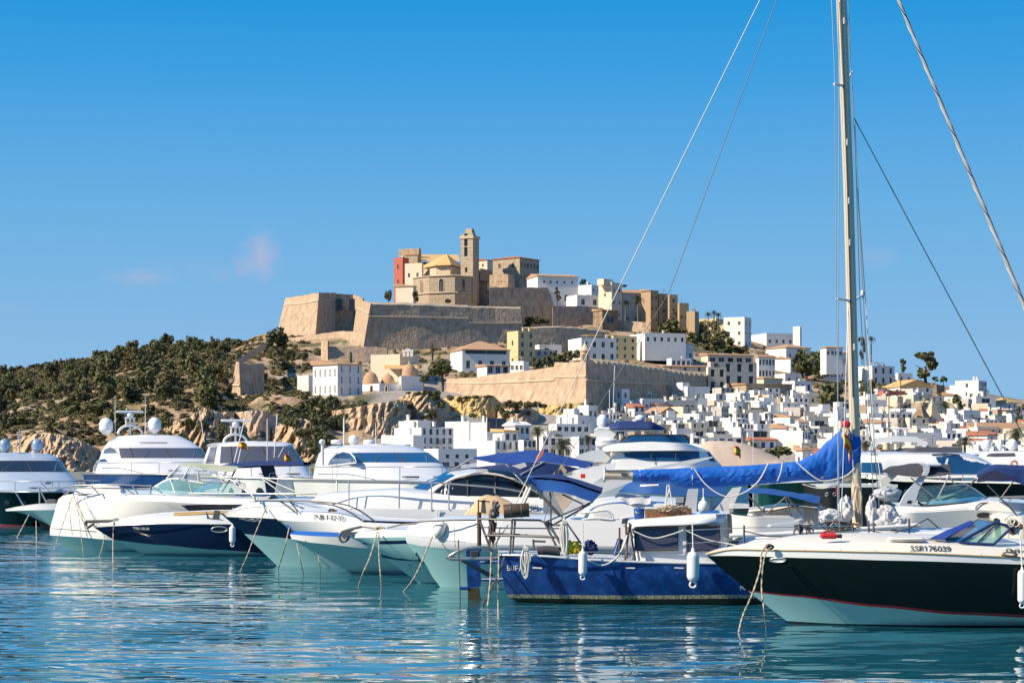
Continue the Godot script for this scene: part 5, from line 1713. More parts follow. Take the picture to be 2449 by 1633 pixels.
func dome(o: Node, called: String, at: Vector3, r: float, h: float, m: String) -> void:
	var b := MB.new()
	var p := [[0.0, 0.0], [r * 0.55, 0.0], [r * 0.62, h * 0.12], [r * 0.93, h * 0.22], [r, h * 0.32], [r, h * 0.58]]
	for k in range(1, 7):
		var a := PI / 2 * k / 6.0
		p.append([cos(a) * r, h * 0.58 + sin(a) * h * 0.42])
	b.lathe(p, at, 18)
	var i := part(o, called, b, M[m])
	var s := MB.new()
	s.lathe([[r * 1.012, 0.0], [r * 1.012, h * 0.03]], at + Vector3(0, h * 0.30, 0), 18)
	part(i, "seam", s, M.gel_grey)
func ball_fender(label: String, u: float, vt: float, vb: float, rpx: float, d: float, m := "fender") -> void:
	var q := P(u, vb, d)
	var s := d / F
	var h := (vb - vt) * s
	var r := rpx * s
	var o := thing("fender", label, "fender", q)
	var b := MB.new()
	b.lathe([[0, 0.0], [r * 0.3, 0.01], [r * 0.75, r * 0.3], [r, r * 0.9], [r, h - r * 0.9], [r * 0.75, h - r * 0.3], [r * 0.3, h], [r * 0.25, h + r * 0.5], [0, h + r * 0.5]], Vector3.ZERO, 14)
	part(o, "body", b, M[m])
	var e := MB.new()
	e.tube([Vector3(0, h + r * 0.4, 0), Vector3(0, h + 0.5, -0.12)], 0.012, 5)
	part(o, "lanyard", e, M.rope_white)
	var k := MB.new()
	var ring := []
	for i in 11:
		ring.append(Vector3(cos(TAU * i / 10.0) * r * 0.5, sin(TAU * i / 10.0) * r * 0.5 - r * 0.4, 0))
	k.tube(ring, r * 0.2, 6)
	part(o, "eye", k, M[m])
# mooring rope: points [u, v, depth], twisted from two strands when thick
func mooring(label: String, pts: Array, r: float, m := "rope") -> void:
	r *= 0.78
	var v := []
	for q in pts: v.append(P(q[0], q[1], q[2]))
	var o := thing("mooring_rope", label, "rope", v[v.size() - 1])
	for i in v.size(): v[i] -= o.position
	var path := smooth_path(v, 8)
	var a := []
	var c := []
	for i in path.size():
		var ph := i * 1.3
		a.append(path[i] + Vector3(cos(ph), 0, sin(ph)) * r * 0.42)
		c.append(path[i] - Vector3(cos(ph), 0, sin(ph)) * r * 0.42)
	for s in [a, c]:
		var b := MB.new()
		b.tube(s, r * 0.62, 5)
		part(o, "strand", b, M[m])
# hanging coil of rope: loops between a top and a bottom point
func coil(o: Node, called: String, x: float, yt: float, yb: float, w: float, z: float, m: String, n := 7, r := 0.011) -> void:
	var b := MB.new()
	var rr := RandomNumberGenerator.new()
	rr.seed = int(x * 7)
	for i in n:
		var ww := w * rr.randf_range(0.35, 1.0)
		var e := yb - (yb - yt) * rr.randf_range(0.0, 0.3)
		var dx := rr.randf_range(-0.25, 0.25) * w
		var dz := rr.randf_range(-0.03, 0.05)
		b.tube(smooth_path(pl([[x, yt, z], [x + dx - ww * 0.5, lerpf(yt, e, 0.5), z + dz], [x + dx * 1.3, e, z + dz], [x + dx + ww * 0.5, lerpf(yt, e, 0.5), z + dz], [x, yt, z]]), 4), r, 5)
	for k in 3:
		b.tube(pl([[x - w * 0.3, yt + (yb - yt) * (0.10 + k * 0.03), z + 0.03], [x + w * 0.3, yt + (yb - yt) * (0.11 + k * 0.03), z + 0.03]]), r, 5)
	part(o, called, b, M[m])
# cloth: grid between two edges of crop points with its own sag and creases
func cloth(o: Node, called: String, rows_px: Array, m: String, n := 16, crease := 0.0, seed_ := 1) -> MeshInstance3D:
	var fn := FastNoiseLite.new()
	fn.seed = seed_
	fn.frequency = 1.6
	var rows := []
	for row in rows_px:
		var v := smooth_path(pl(row), maxi(1, int(n / float(row.size() - 1))))
		var r := PackedVector3Array()
		for i in n + 1:
			var t := i / float(n) * (v.size() - 1)
			var k := mini(int(t), v.size() - 2)
			var q: Vector3 = v[k].lerp(v[k + 1], t - k)
			if crease > 0.0:
				q += Vector3(0, fn.get_noise_3d(q.x * 2, q.y * 2, q.z * 2), fn.get_noise_3d(q.x * 3 + 9, q.y, q.z)) * crease
			r.append(q)
		rows.append(r)
	var b := MB.new()
	b.grid(rows)
	return part(o, called, b, M[m])
# lumpy bundle (bagged sails, covered gear)
func bundle(o: Node, called: String, at: Vector3, s: Vector3, m: String, lump := 0.25, seed_ := 1) -> MeshInstance3D:
	var fn := FastNoiseLite.new()
	fn.seed = seed_
	fn.frequency = 0.9
	fn.fractal_octaves = 3
	var rows := []
	for j in 21:
		var a := -PI / 2 + PI * j / 20.0
		var r := PackedVector3Array()
		for i in 31:
			var t := TAU * (i % 30) / 30.0
			var n := Vector3(cos(a) * cos(t), sin(a), cos(a) * sin(t))
			var k := 1.0 + lump * fn.get_noise_3d(n.x * 1.5, n.y * 1.5, n.z * 1.5) * 2.0 + lump * 0.9 * absf(fn.get_noise_3d(n.x * 7, n.y * 4, n.z * 7)) - lump * 0.2
			r.append(at + n * s * k)
		rows.append(r)
	var b := MB.new()
	b.grid(rows, true)
	return part(o, called, b, M[m])
func spanish_flag(o: Node, x: float, y: float, z: float, w: float, h: float, droop := 0.3) -> void:
	for i in 3:
		var b := MB.new()
		var rows := []
		for k in 2:
			var t := [0.0, 0.25, 0.75, 1.0][i + k] as float
			var r := PackedVector3Array()
			for e in 9:
				var q := e / 8.0
				r.append(L(x + w * q, y + h * t + h * droop * q * q * 1.6 + sin(q * 7) * h * 0.06, z + sin(q * 6.0) * 0.05))
			rows.append(r)
		b.grid(rows)
		part(o, "flag", b, M["flag_yellow" if i == 1 else "flag_red"])

# ---- bigger motor yachts, lofted from level rings; local +z is the bow ----
func ring(v: float, w: float, zf: float, za: float, fl: float, d: float) -> Dictionary:
	return {"y": EYE + (VH - v) / F * d, "w": w, "zf": zf, "za": za, "fl": fl}
func ring_pts(r: Dictionary, n := 12) -> PackedVector3Array:
	var out := PackedVector3Array()
	var zs: float = r.zf - r.fl
	for i in 8: out.append(Vector3(-r.w, r.y, lerpf(r.za, zs, i / 8.0)))
	for i in 2 * n + 1:
		var a := PI * i / (2.0 * n)
		var x: float = -r.w * signf(cos(a)) * pow(absf(cos(a)), 0.75)
		out.append(Vector3(x, r.y, zs + r.fl * pow(sin(a), 0.75)))
	for i in 8: out.append(Vector3(r.w, r.y, lerpf(zs, r.za, (i + 1) / 8.0)))
	return out
func ring_strip(o: Node, a: Dictionary, c: Dictionary, called: String, m: String, i0 := 0, i1 := 40, off := 0.0) -> MeshInstance3D:
	var pa := ring_pts(a)
	var pc := ring_pts(c)
	var ra := PackedVector3Array()
	var rc := PackedVector3Array()
	for i in range(i0, mini(i1, pa.size() - 1) + 1):
		var e := Vector3(pa[i].x, 0, pa[i].z - a.zf + a.fl).normalized() * off
		ra.append(pa[i] + e)
		rc.append(pc[i] + e)
	var b := MB.new()
	b.grid([ra, rc])
	return part(o, called, b, M[m])
func ring_top(o: Node, a: Dictionary, called: String, m: String, crown := 0.08) -> void:
	var pa := ring_pts(a)
	var n := pa.size()
	var b := MB.new()
	var rows := []
	for k in 7:
		var t := k / 6.0
		var r := PackedVector3Array()
		for i in n / 2 + 1:
			r.append(pa[i].lerp(pa[n - 1 - i], t) + Vector3(0, crown * sin(PI * t), 0))
		rows.append(r)
	b.grid(rows)
	part(o, called, b, M[m])
func ring_back(o: Node, rings: Array, called: String, m: String) -> void:
	var b := MB.new()
	for i in rings.size() - 1:
		var p := ring_pts(rings[i])
		var q := ring_pts(rings[i + 1])
		b.quad(p[0], q[0], q[q.size() - 1], p[p.size() - 1])
	part(o, called, b, M[m])

# moored stern-to beyond the first row, bows towards the camera
func big_yacht(label: String, u: float, d: float, yaw: float, s: Dictionary) -> Node3D:
	var o := thing("motor_yacht", label, "yacht", P(u, VH, d) * Vector3(1, 0, 1), "large yachts of the second row", yaw)
	BD = d
	BX = o.position.x
	var R := []
	for q in s.rings: R.append(ring(q[0], q[1], q[2], q[3], q[4], d))
	# 0 waterline, 1 sheer, 2 deck edge (house foot), 3 window foot, 4 window head, 5 roof edge, 6 roof
	var low: Dictionary = R[0].duplicate()
	low.y = -0.3
	low.zf -= 0.4
	ring_strip(o, low, R[0], "boot_top", s.get("boot", "antifoul"))
	ring_strip(o, R[0], R[1], "hull", s.hull)
	ring_back(o, [low, R[0], R[1]], "transom", s.hull)
	ring_top(o, R[1], "deck", s.top, 0.12)
	ring_strip(o, R[2], R[3], "deckhouse", s.top)
	ring_strip(o, R[3], R[4], "window_band", s.top)
	ring_strip(o, R[3], R[4], "windscreen", s.glass, 10, 30, 0.02)
	if not s.has("plain"): ring_strip(o, R[3], R[4], "side_window", s.get("side_glass", s.glass), 2, 7, 0.02)
	ring_strip(o, R[3], R[4], "side_window", s.get("side_glass", s.glass), 33, 38, 0.02)
	var g0 := {}
	var g1 := {}
	for e in ["y", "w", "zf", "za", "fl"]:
		g0[e] = lerpf(R[2][e], R[3][e], 0.30)
		g1[e] = lerpf(R[2][e], R[3][e], 0.88)
	for e in ([[31, 35], [36, 39]] if s.has("plain") else [[1, 4], [5, 9], [31, 35], [36, 39]]): ring_strip(o, g0, g1, "saloon_window", s.get("side_glass", s.glass), e[0], e[1], 0.02)
	for q in [[R[1], "rub_rail", "steel", 0.035], [R[4], "roof_seam", "gel_grey", 0.015]]:
		var lb := MB.new()
		var pv := []
		for p in ring_pts(q[0]): pv.append(p * Vector3(1.005, 1, 1.002))
		lb.tube(pv, q[3], 5)
		part(o, q[1], lb, M[q[2]])
	for x in [-0.55, 0.55]:                          # foredeck hatches
		var hb := MB.new()
		hb.bbox(Vector3(x, R[1].y + 0.16, R[2].zf + 0.2), Vector3(0.5, 0.06, 0.5), 0.02)
		part(o, "deck_hatch", hb, M.glass_grey)
	for i in [13, 15, 17, 23, 25, 27]:               # hull portholes
		var pp: Vector3 = ring_pts(R[1])[i].lerp(ring_pts(R[0])[i], 0.3)
		var ob := MB.new()
		ob.lathe([[0, 0.05], [0.14, 0.05], [0.16, 0.02], [0.16, -0.1]], pp, 12, Basis(Quaternion(Vector3.UP, Vector3(pp.x, 0.0, 1.5).normalized())))
		part(o, "porthole", ob, M.glass_dark)
	ring_strip(o, R[4], R[5], "roof_edge", s.top)
	ring_strip(o, R[5], R[6], "roof_shoulder", s.top)
	ring_top(o, R[6], "roof", s.get("roof", s.top), 0.06)
	ring_back(o, [R[2], R[3], R[4], R[5], R[6]], "aft_bulkhead", s.top)
	for i in s.get("mullions", [14, 20, 26]):       # screen pillars
		var a := ring_pts(R[3])
		var c := ring_pts(R[4])
		var b := MB.new()
		var e := Vector3(a[i].x, 0, a[i].z - R[3].zf + R[3].fl).normalized() * 0.03
		b.tube([a[i] + e, c[i] + e], 0.022, 5)
		part(o, "pillar", b, M.dark)
	for i in [16, 23]:                               # wipers
		var a := ring_pts(R[3])
		var c := ring_pts(R[4])
		var b := MB.new()
		b.tube([a[i] + Vector3(0, 0.02, 0.05), a[i + 2].lerp(c[i + 2], 0.72) + Vector3(0, 0, 0.05)], 0.012, 4)
		part(o, "wiper", b, M.steel)
	# bow rail
	var rp := ring_pts(R[1])
	var rail := []
	for i in range(4, 37):
		rail.append(rp[i] * Vector3(0.97, 1, 0.99) + Vector3(0, s.get("rail", 0.5), 0))
		if i % 4 == 0:
			var b := MB.new()
			b.tube([rp[i] * Vector3(0.97, 1, 0.99), rail[rail.size() - 1]], 0.016, 5)
			part(o, "stanchion", b, M.steel)
	var rb := MB.new()
	rb.tube(rail, 0.02, 6)
	part(o, "bow_rail", rb, M.steel)
	return o

# a glazed opening on the flat left side of a yacht: where the line of sight meets that side
func side_glass(o: Node3D, w: float, pts: Array, m: String) -> void:
	var inv := o.transform.affine_inverse()
	var e := inv * Vector3(0, EYE, 0)
	var v := []
	for q in pts:
		var p := inv * C(q[0], q[1], -o.position.z)
		v.append(e + (p - e) * ((-w - e.x) / (p.x - e.x)))
	var b := MB.new()
	b.fan(v, Vector3(0.04, 0, 0))
	var i := part(o, "side_window", b, M[m])
	var f := MB.new()
	v.append(v[0])
	f.tube(v, 0.03, 5)
	part(i, "window_frame", f, M.gel)
func local_px(o: Node3D, x: float, y: float, z: float) -> Vector3:    # crop point at local depth z forward of the boat's origin line
	var d: float = -o.position.z
	return o.transform.affine_inverse() * C(x, y, d - z)

func radar_mast(o: Node3D, at: Vector3, h: float, w: float, m := "gel") -> void:
	var a := MB.new()
	var arch := []
	for i in 13:
		var t := PI * i / 12.0
		arch.append(at + Vector3(-cos(t) * w, sin(t) * h * 0.38, 0))
	a.tube(arch, 0.06, 7)
	part(o, "radar_arch", a, M[m])
	var p := MB.new()
	p.tube([at, at + Vector3(0, h * 0.75, 0)], 0.05, 6)
	p.tube([at + Vector3(-0.18, h * 0.36, 0), at + Vector3(-0.18, h * 0.7, 0)], 0.04, 6)
	p.tube([at + Vector3(0.18, h * 0.36, 0), at + Vector3(0.18, h * 0.7, 0)], 0.04, 6)
	p.bbox(at + Vector3(0, h * 0.7, 0), Vector3(0.5, 0.06, 0.3), 0.02)
	part(o, "mast", p, M[m])
	var r := MB.new()
	r.lathe([[0.0, 0.0], [0.16, 0.0], [0.16, 0.16], [0.1, 0.2], [0.0, 0.2]], at + Vector3(0, h * 0.72, 0), 12)
	r.bbox(at + Vector3(0, h * 0.72 + 0.26, 0), Vector3(1.25, 0.1, 0.14), 0.03)
	part(o, "radar_scanner", r, M.radome)
	var l := MB.new()
	l.tube([at + Vector3(-0.2, h * 0.7, 0), at + Vector3(-0.2, h * 1.05, 0), at + Vector3(-0.1, h * 1.12, 0), at + Vector3(0.0, h * 1.05, 0), at + Vector3(0.0, h * 0.7, 0)], 0.02, 5)
	part(o, "light_hoop", l, M.steel)
func whip(o: Node3D, at: Vector3, h: float, lean := 0.0) -> void:
	var b := MB.new()
	b.tube([at, at + Vector3(lean, h, 0)], 0.02, 5, 0.008)
	part(o, "whip_antenna", b, M.radome)

func build_far_boats() -> void:
	crop(0, 950, 3.92)
	# silver yacht with dark hull, far left
	var j := big_yacht("silver-topped yacht with a near-black hull at the far left", 38, 97, 0.42, {"hull": "black_green", "top": "silver", "glass": "glass_dark", "boot": "boot_red", "rail": 0.45,
		"rings": [[1246, 2.0, 7.5, -9, 6.5], [1172, 2.9, 9.5, -9, 8.5], [1175, 2.5, 7.0, -7, 6.5], [1128, 2.15, 3.6, -7, 3.4], [1102, 1.95, 2.3, -7, 2.6], [1095, 1.9, 2.0, -7, 2.4], [1085, 1.6, 1.2, -7, 2.0]]})
	dome(j, "satellite_dome", local_px(j, 40, 520, 0.0), 0.26, 0.66, "radome_silver")
	dome(j, "satellite_dome", local_px(j, 343, 520, 0.0), 0.26, 0.66, "radome_silver")
	var jm := MB.new()
	var q := local_px(j, 180, 520, 0.3)
	jm.tube([q, q + Vector3(0, 1.1, 0)], 0.03, 5)
	jm.tube([q + Vector3(-0.2, 0, 0), q + Vector3(-0.05, 0.8, 0)], 0.02, 5)
	jm.bbox(q + Vector3(0, 0.7, 0), Vector3(0.2, 0.12, 0.12), 0.02)
	jm.bbox(q + Vector3(0, 0.95, 0), Vector3(0.12, 0.1, 0.1), 0.02)
	part(j, "light_mast", jm, M.steel)
	var an := MB.new()
	q = local_px(j, 440, 800, 9.0)
	an.bbox(q, Vector3(0.3, 0.14, 0.3), 0.04)
	an.tube([q + Vector3(-0.3, 0, 0.1), q + Vector3(0.1, -0.4, 0.2), q + Vector3(0.2, 0.05, 0.2)], 0.025, 6)
	part(j, "anchor_gear", an, M.steel)
	# white yacht with navy hull and two white domes
	var k := big_yacht("white yacht with navy hull, two white domes and slotted roof", 378, 94, 0.38, {"plain": true, "hull": "navy_mid", "top": "gel", "glass": "glass_grey", "side_glass": "glass_grey", "boot": "navy",
		"rings": [[1230, 2.0, 7.0, -5, 6.0], [1134, 2.5, 7.6, -5, 7.0], [1134, 2.2, 5.6, -3.6, 4.6], [1096, 2.02, 2.6, -3.4, 1.8], [1072, 1.9, 1.3, -3.2, 1.5], [1056, 1.7, 0.2, -3.0, 1.2], [1041, 1.3, -0.7, -3.0, 1.0]]})
	dome(k, "satellite_dome", local_px(k, 990, 352, -2.0), 0.32, 0.78, "radome")
	dome(k, "satellite_dome", local_px(k, 1443, 342, -2.0), 0.31, 0.76, "radome")
	radar_mast(k, local_px(k, 1215, 345, -1.6), 1.05, 0.55)
	whip(k, local_px(k, 1075, 340, -2.2), 1.75)
	whip(k, local_px(k, 1358, 340, -2.2), 1.7)
	for i in 3:                                     # roof slots
		var sl := MB.new()
		sl.bbox(local_px(k, 1435 + i * 12, 424 + i * 17, 0.55), Vector3(1.25, 0.025, 0.06), 0.008)
		part(k, "roof_slot", sl, M.dark)
	side_glass(k, 2.06, [[872, 700], [880, 650], [905, 605], [945, 578], [985, 575], [1060, 665], [960, 690]], "glass_blue")
	side_glass(k, 1.96, [[958, 525], [985, 485], [1030, 466], [1075, 480], [1110, 530], [1130, 590], [1105, 600], [1040, 560]], "glass_grey")
	# dark yacht with dark domes and canvas enclosure
	var l := big_yacht("white yacht with black domes and a grey canvas-wrapped bridge", 612, 88, 0.30, {"hull": "gel", "top": "gel", "glass": "glass_grey", "boot": "navy",
		"rings": [[1240, 1.9, 7.0, -7, 6.0], [1142, 2.4, 7.4, -7, 7.0], [1143, 1.95, 5.0, -3, 4.0], [1108, 1.8, 2.8, -3, 2.2], [1068, 1.55, 1.2, -3, 1.5], [1063, 1.65, 1.0, -3, 1.4], [1058, 1.4, 0.6, -3, 1.2]]})
	crop(400, 950, 3.92)
	dome(l, "satellite_dome", local_px(l, 408, 425, -2.0), 0.21, 0.5, "black")
	dome(l, "satellite_dome", local_px(l, 878, 423, -2.0), 0.21, 0.5, "black")
	radar_mast(l, local_px(l, 636, 425, -1.6), 0.95, 0.5)
	whip(l, local_px(l, 345, 420, -2.0), 1.5, -0.25)
	whip(l, local_px(l, 1000, 560, 0.5), 1.8, 0.12)
	# white yacht with blue glass
	var m := big_yacht("white yacht with a blue curved windscreen and one white dome", 925, 76, 0.32, {"plain": true, "hull": "gel", "top": "gel", "glass": "glass_blue", "side_glass": "glass_blue", "boot": "navy",
		"rings": [[1250, 1.8, 7.0, -7, 6.0], [1150, 2.2, 7.2, -7, 6.8], [1151, 1.85, 5.0, -4, 4.2], [1106, 1.72, 2.4, -4, 1.8], [1083, 1.6, 1.0, -4, 1.5], [1072, 1.45, 0.2, -4, 1.3], [1064, 1.15, -0.5, -4, 1.0]]})
	side_glass(m, 1.78, [[1498, 645], [1530, 580], [1580, 530], [1650, 508], [1715, 522], [1755, 565], [1772, 612]], "glass_blue")
	dome(m, "satellite_dome", local_px(m, 1745, 448, -2.0), 0.19, 0.38, "radome")
	for x in [1585, 1890]:
		var rr := MB.new()
		rr.lathe([[0, 0], [0.2, 0.0], [0.22, 0.08], [0.2, 0.16], [0, 0.18]], local_px(m, x, 442, -1.5), 14)
		rr.bbox(local_px(m, x, 418, -1.5), Vector3(0.45, 0.05, 0.1), 0.02)
		part(m, "radar_scanner", rr, M.radome)
	whip(m, local_px(m, 1655, 445, -2.0), 1.1)
	var pm := MB.new()
	pm.tube([local_px(m, 1455, 640, 0.5), local_px(m, 1452, 410, 0.5)], 0.06, 6)
	pm.bbox(local_px(m, 1450, 420, 0.5), Vector3(0.2, 0.2, 0.2), 0.05)
	part(m, "light_post", pm, M.gel)
	far_right_boats()

func far_right_boats() -> void:
	# flybridge yacht, side on, bow right, in front of the town
	crop(1300, 850, 3.92)
	var o := boat("flybridge_yacht", "white flybridge yacht with blue hardtop and dark blue saloon windows", "yacht", 74, 1560)
	var h := [ln([[300, 1075], [900, 1070], [1700, 1060], [2050, 1050]], 2.3, 300, 1.9, 2, 700, 0.0), ln([[300, 1250], [900, 1250], [1700, 1250], [1950, 1250]], 2.1, 300, 1.8, 2, 800, 0.0), ln([[330, 1760], [900, 1770], [1700, 1770], [1850, 1770]], 1.8, 300, 1.5, 2, 900, 0.0)]
	shell(o, h, [["hull", "gel"], ["hull", "gel"]])
	deck(o, h[0], 0.1, "gel")
	end_cap(o, h, "transom", "gel")
	var c := [ln([[560, 1075], [1000, 1072], [1400, 1070], [1700, 1062]], 1.95, 100, 1.8, 2, 420, 0.3), ln([[600, 995], [1000, 992], [1400, 992], [1640, 1000]], 1.9, 100, 1.75, 2, 380, 0.3), ln([[700, 902], [1000, 896], [1400, 896], [1560, 905]], 1.8, 100, 1.65, 2, 350, 0.3), ln([[540, 900], [800, 895], [1300, 890], [1560, 900]], 2.0, 60, 1.8, 2, 350, 0.4), ln([[560, 860], [700, 822], [1000, 808], [1300, 820], [1520, 880]], 1.85, 60, 1.6, 2, 350, 0.3), ln([[600, 850], [720, 815], [1000, 802], [1300, 812], [1500, 872]], 0.0, 60, 0.0)]
	shell(o, c, [["saloon_side", "gel"], ["saloon_side", "gel"], ["roof_overhang", "gel"], ["flybridge_coaming", "gel"], ["flybridge_deck", "gel"]])
	band(o, c, [[735, 912], [850, 900], [1460, 898]], [[745, 945], [1000, 988], [1470, 988]], "saloon_window", "glass_blue", 0.02)
	band(o, c, [[1540, 905], [1560, 908]], [[1560, 990], [1615, 995]], "windscreen", "glass_dark", 0.02)
	for x in [1010, 1240]: rod(o, "mullion", [[x, 900, 1.93], [x + 4, 990, 1.98]], 0.02, "dark")
	var w := [ln([[735, 812], [1000, 806], [1360, 822]], 1.6, 60, 1.3, 2, 200, 0.4), ln([[770, 770], [850, 748], [1200, 745], [1320, 752]], 1.5, 60, 1.2, 2, 200, 0.4)]
	shell(o, w, [["flybridge_screen", "glass_blue"]])
	rod(o, "screen_frame", [[735, 806, 1.5], [790, 762, 1.5], [860, 747, 1.5], [1200, 744, 1.5], [1330, 756, 1.4], [1365, 822, 1.3]], 0.025, "dark", 0, 2)
	var t := [ln([[550, 682], [700, 690], [1000, 688], [1150, 690]], 1.5, 150, 0.6, 2, 150, 0.5), ln([[580, 660], [700, 622], [1000, 622], [1140, 680]], 1.4, 150, 0.5, 2, 150, 0.4), ln([[600, 650], [700, 616], [1000, 616], [1120, 672]], 0.0, 10, 0.0)]
	shell(o, t, [["hardtop", "navy_cloth"], ["hardtop", "navy_cloth"]])
	deck(o, t[0], 0.03, "gel", "hardtop_lining")
	rods(o, "hardtop_post", [[[770, 690], [770, 760]], [[960, 690], [1060, 800]], [[1040, 690], [1130, 790]]], 0.04, "gel", 1.2)
	# radar arch with domes and the open-array radar
	plate(o, "radar_arch", [[470, 1000], [500, 800], [480, 690], [560, 690], [690, 720], [640, 800], [620, 1000]], 1.2, 0.12, "gel")
	plate(o, "radar_arch", [[470, 1000], [500, 800], [480, 690], [560, 690], [690, 720], [640, 800], [620, 1000]], -1.1, 0.12, "gel")
	var ab := MB.new()
	ab.bbox(L(570, 695, 0), Vector3(0.65, 0.12, 2.4), 0.04)
	part(o, "arch_top", ab, M.gel)
	dome(o, "satellite_dome", L(553, 690, 0.5), 0.20, 0.52, "radome")
	dome(o, "satellite_dome", L(905, 625, 0.2), 0.18, 0.26, "radome")
	var ra := MB.new()
	ra.lathe([[0, 0], [0.30, 0.0], [0.38, 0.06], [0.39, 0.2], [0.34, 0.3], [0, 0.34]], L(590, 862, 1.25), 18)
	part(o, "radar_dome", ra, M.radome)
	words(o, "Raymarine", 588, 806, 1.68, 0.11, "ink")
	plate(o, "aft_wing", [[270, 975], [330, 930], [450, 890], [560, 880], [600, 985], [520, 1000], [400, 985]], 1.9, 0.1, "gel")
	rods(o, "whip_antenna", [[[620, 960], [620, 310]], [[640, 940], [668, 90]], [[720, 910], [725, 720]], [[485, 985], [490, 930]]], 0.014, "radome", 0.4)
	# gangway stowed up over the stern
	var g := thing("gangway", "long white gangway raised over the moored boats", "gangway", C(1300, 1010, 60))
	var gb := MB.new()
	gb.fan([C(960, 1062, 60) - g.position, C(1400, 975, 60) - g.position, C(1585, 948, 60) - g.position, C(1590, 958, 60) - g.position, C(1400, 1015, 60) - g.position, C(980, 1080, 60) - g.position], Vector3(0, 0, -0.5))
	part(g, "plank", gb, M.gel)
	# boat under a beige cover
	var p := boat("covered_boat", "boat wrapped in a beige cover beside the palms", "boat", 82, 1790)
	var ph := [ln([[1400, 1060], [1700, 1060], [2250, 1050]], 2.0, 300, 0.4), ln([[1420, 1640], [1700, 1650], [2250, 1650]], 1.6, 300, 0.3)]
	shell(p, ph, [["hull", "gel"]])
	cloth(p, "cover", [[[1450, 1060, 1.9], [1700, 1060, 1.9], [1950, 1050, 1.9], [2230, 1010, 1.7]], [[1450, 940, 1.6], [1600, 860, 1.5], [1880, 890, 1.5], [2220, 990, 1.3]], [[1480, 840, 0.8], [1590, 802, 0.8], [1880, 830, 0.8], [2200, 960, 0.8]], [[1480, 835, -0.8], [1590, 798, -0.8], [1880, 825, -0.8], [2190, 950, -0.8]], [[1450, 940, -1.6], [1600, 860, -1.5], [1880, 890, -1.5], [2220, 1000, -1.3]], [[1450, 1060, -1.9], [1700, 1060, -1.9], [1950, 1050, -1.9], [2230, 1020, -1.7]]], "beige_cloth", 24, 0.06, 4)
	# right-hand yachts: the white one with wide blue side glass and black hull
	crop(2030, 1020, 5.227)
	o = boat("motor_yacht", "white motor yacht with sweeping blue side glass and black hull at the right", "yacht", 66, 2260)
	h = [ln([[150, 590], [700, 640], [1400, 680], [2300, 700]], 2.4, 200, 2.0), ln([[150, 640], [700, 690], [1400, 700], [2300, 720]], 2.45, 200, 2.05), ln([[150, 1300], [1400, 1310], [2300, 1330]], 2.1, 200, 1.8)]
	shell(o, h, [["gunwale", "gel_warm"], ["hull", "black_green"]])
	deck(o, h[0], 0.1, "gel")
	end_cap(o, h, "bow_end", "black_green")
	c = [ln([[150, 600], [700, 640], [1300, 640], [1800, 640]], 2.05, 300, 1.7), ln([[150, 440], [420, 440], [620, 470], [1130, 470], [1290, 590], [1650, 560], [1800, 500]], 2.0, 300, 1.6), ln([[150, 370], [600, 345], [1000, 350], [1300, 355], [1600, 410], [1800, 480]], 1.7, 300, 1.3), ln([[160, 330], [600, 320], [1000, 318], [1400, 322], [1600, 370], [1800, 470]], 1.2, 300, 0.9), ln([[160, 318], [600, 310], [1000, 306], [1400, 310], [1600, 360], [1800, 465]], 0.0, 300, 0.0)]
	shell(o, c, [["house_side", "gel"], ["house_side", "gel"], ["roof", "gel"], ["roof", "gel"]])
	band(o, c, [[1090, 378], [1400, 370], [1640, 410], [1800, 490]], [[1130, 460], [1290, 588], [1560, 590], [1800, 560]], "side_window", "glass_blue", 0.02)
	band(o, c, [[1040, 345], [1200, 330], [1390, 345]], [[1050, 362], [1200, 368], [1395, 372]], "roof_window", "glass_dark", 0.02)
	band(o, c, [[160, 448], [405, 448]], [[160, 575], [430, 585]], "side_window", "glass_blue", 0.02)
	band(o, c, [[275, 345], [320, 300], [370, 350]], [[275, 356], [320, 357], [372, 358]], "port_light", "glass_grey", 0.02)
	w = [ln([[600, 318], [900, 322], [1430, 322]], 1.3, 250, 0.8), ln([[640, 300], [900, 255], [1400, 258]], 1.2, 250, 0.7)]
	shell(o, w, [["flybridge_screen", "glass_grey"]])
	plate(o, "radar_arch", [[310, 150], [560, 115], [840, 125], [1000, 200], [960, 270], [860, 200], [600, 190], [400, 200], [300, 300], [260, 290]], 0.7, 0.12, "gel")
	rod(o, "gunwale_rail", [[150, 600], [900, 600], [1600, 600], [2200, 590]], 0.02, "steel", 2.3)
	rods(o, "stanchion", [[[860, 600], [860, 680]], [[1150, 600], [1150, 690]], [[1430, 600], [1430, 690]], [[240, 600], [240, 650]]], 0.016, "steel", 2.3)
	rods(o, "radar_post", [[[600, 110], [600, 30]], [[720, 110], [720, 30]]], 0.05, "gel", 0.5)
	var sc := MB.new()
	sc.bbox(L(640, 24, 0.5), Vector3(0.62, 0.05, 0.1), 0.02)
	part(o, "radar_scanner", sc, M.radome)
	# far right yacht with twin domes and life ring
	var y := boat("motor_yacht", "white yacht with twin white domes and an orange life ring", "yacht", 80, 2420)
	h = [ln([[1580, 480], [1900, 480], [2500, 480]], 2.2, 200, 1.6), ln([[1580, 1150], [1900, 1160], [2500, 1160]], 1.9, 200, 1.3)]
	shell(y, h, [["hull", "gel"]])
	deck(y, h[0], 0.1, "gel")
	c = [ln([[1590, 480], [1900, 480], [2500, 480]], 1.9, 200, 1.4), ln([[1600, 400], [1900, 400], [2500, 400]], 1.8, 200, 1.2), ln([[1640, 350], [1760, 312], [2050, 310], [2500, 330]], 1.5, 200, 0.9), ln([[1640, 345], [1760, 304], [2050, 302], [2500, 320]], 0.0, 200, 0.0)]
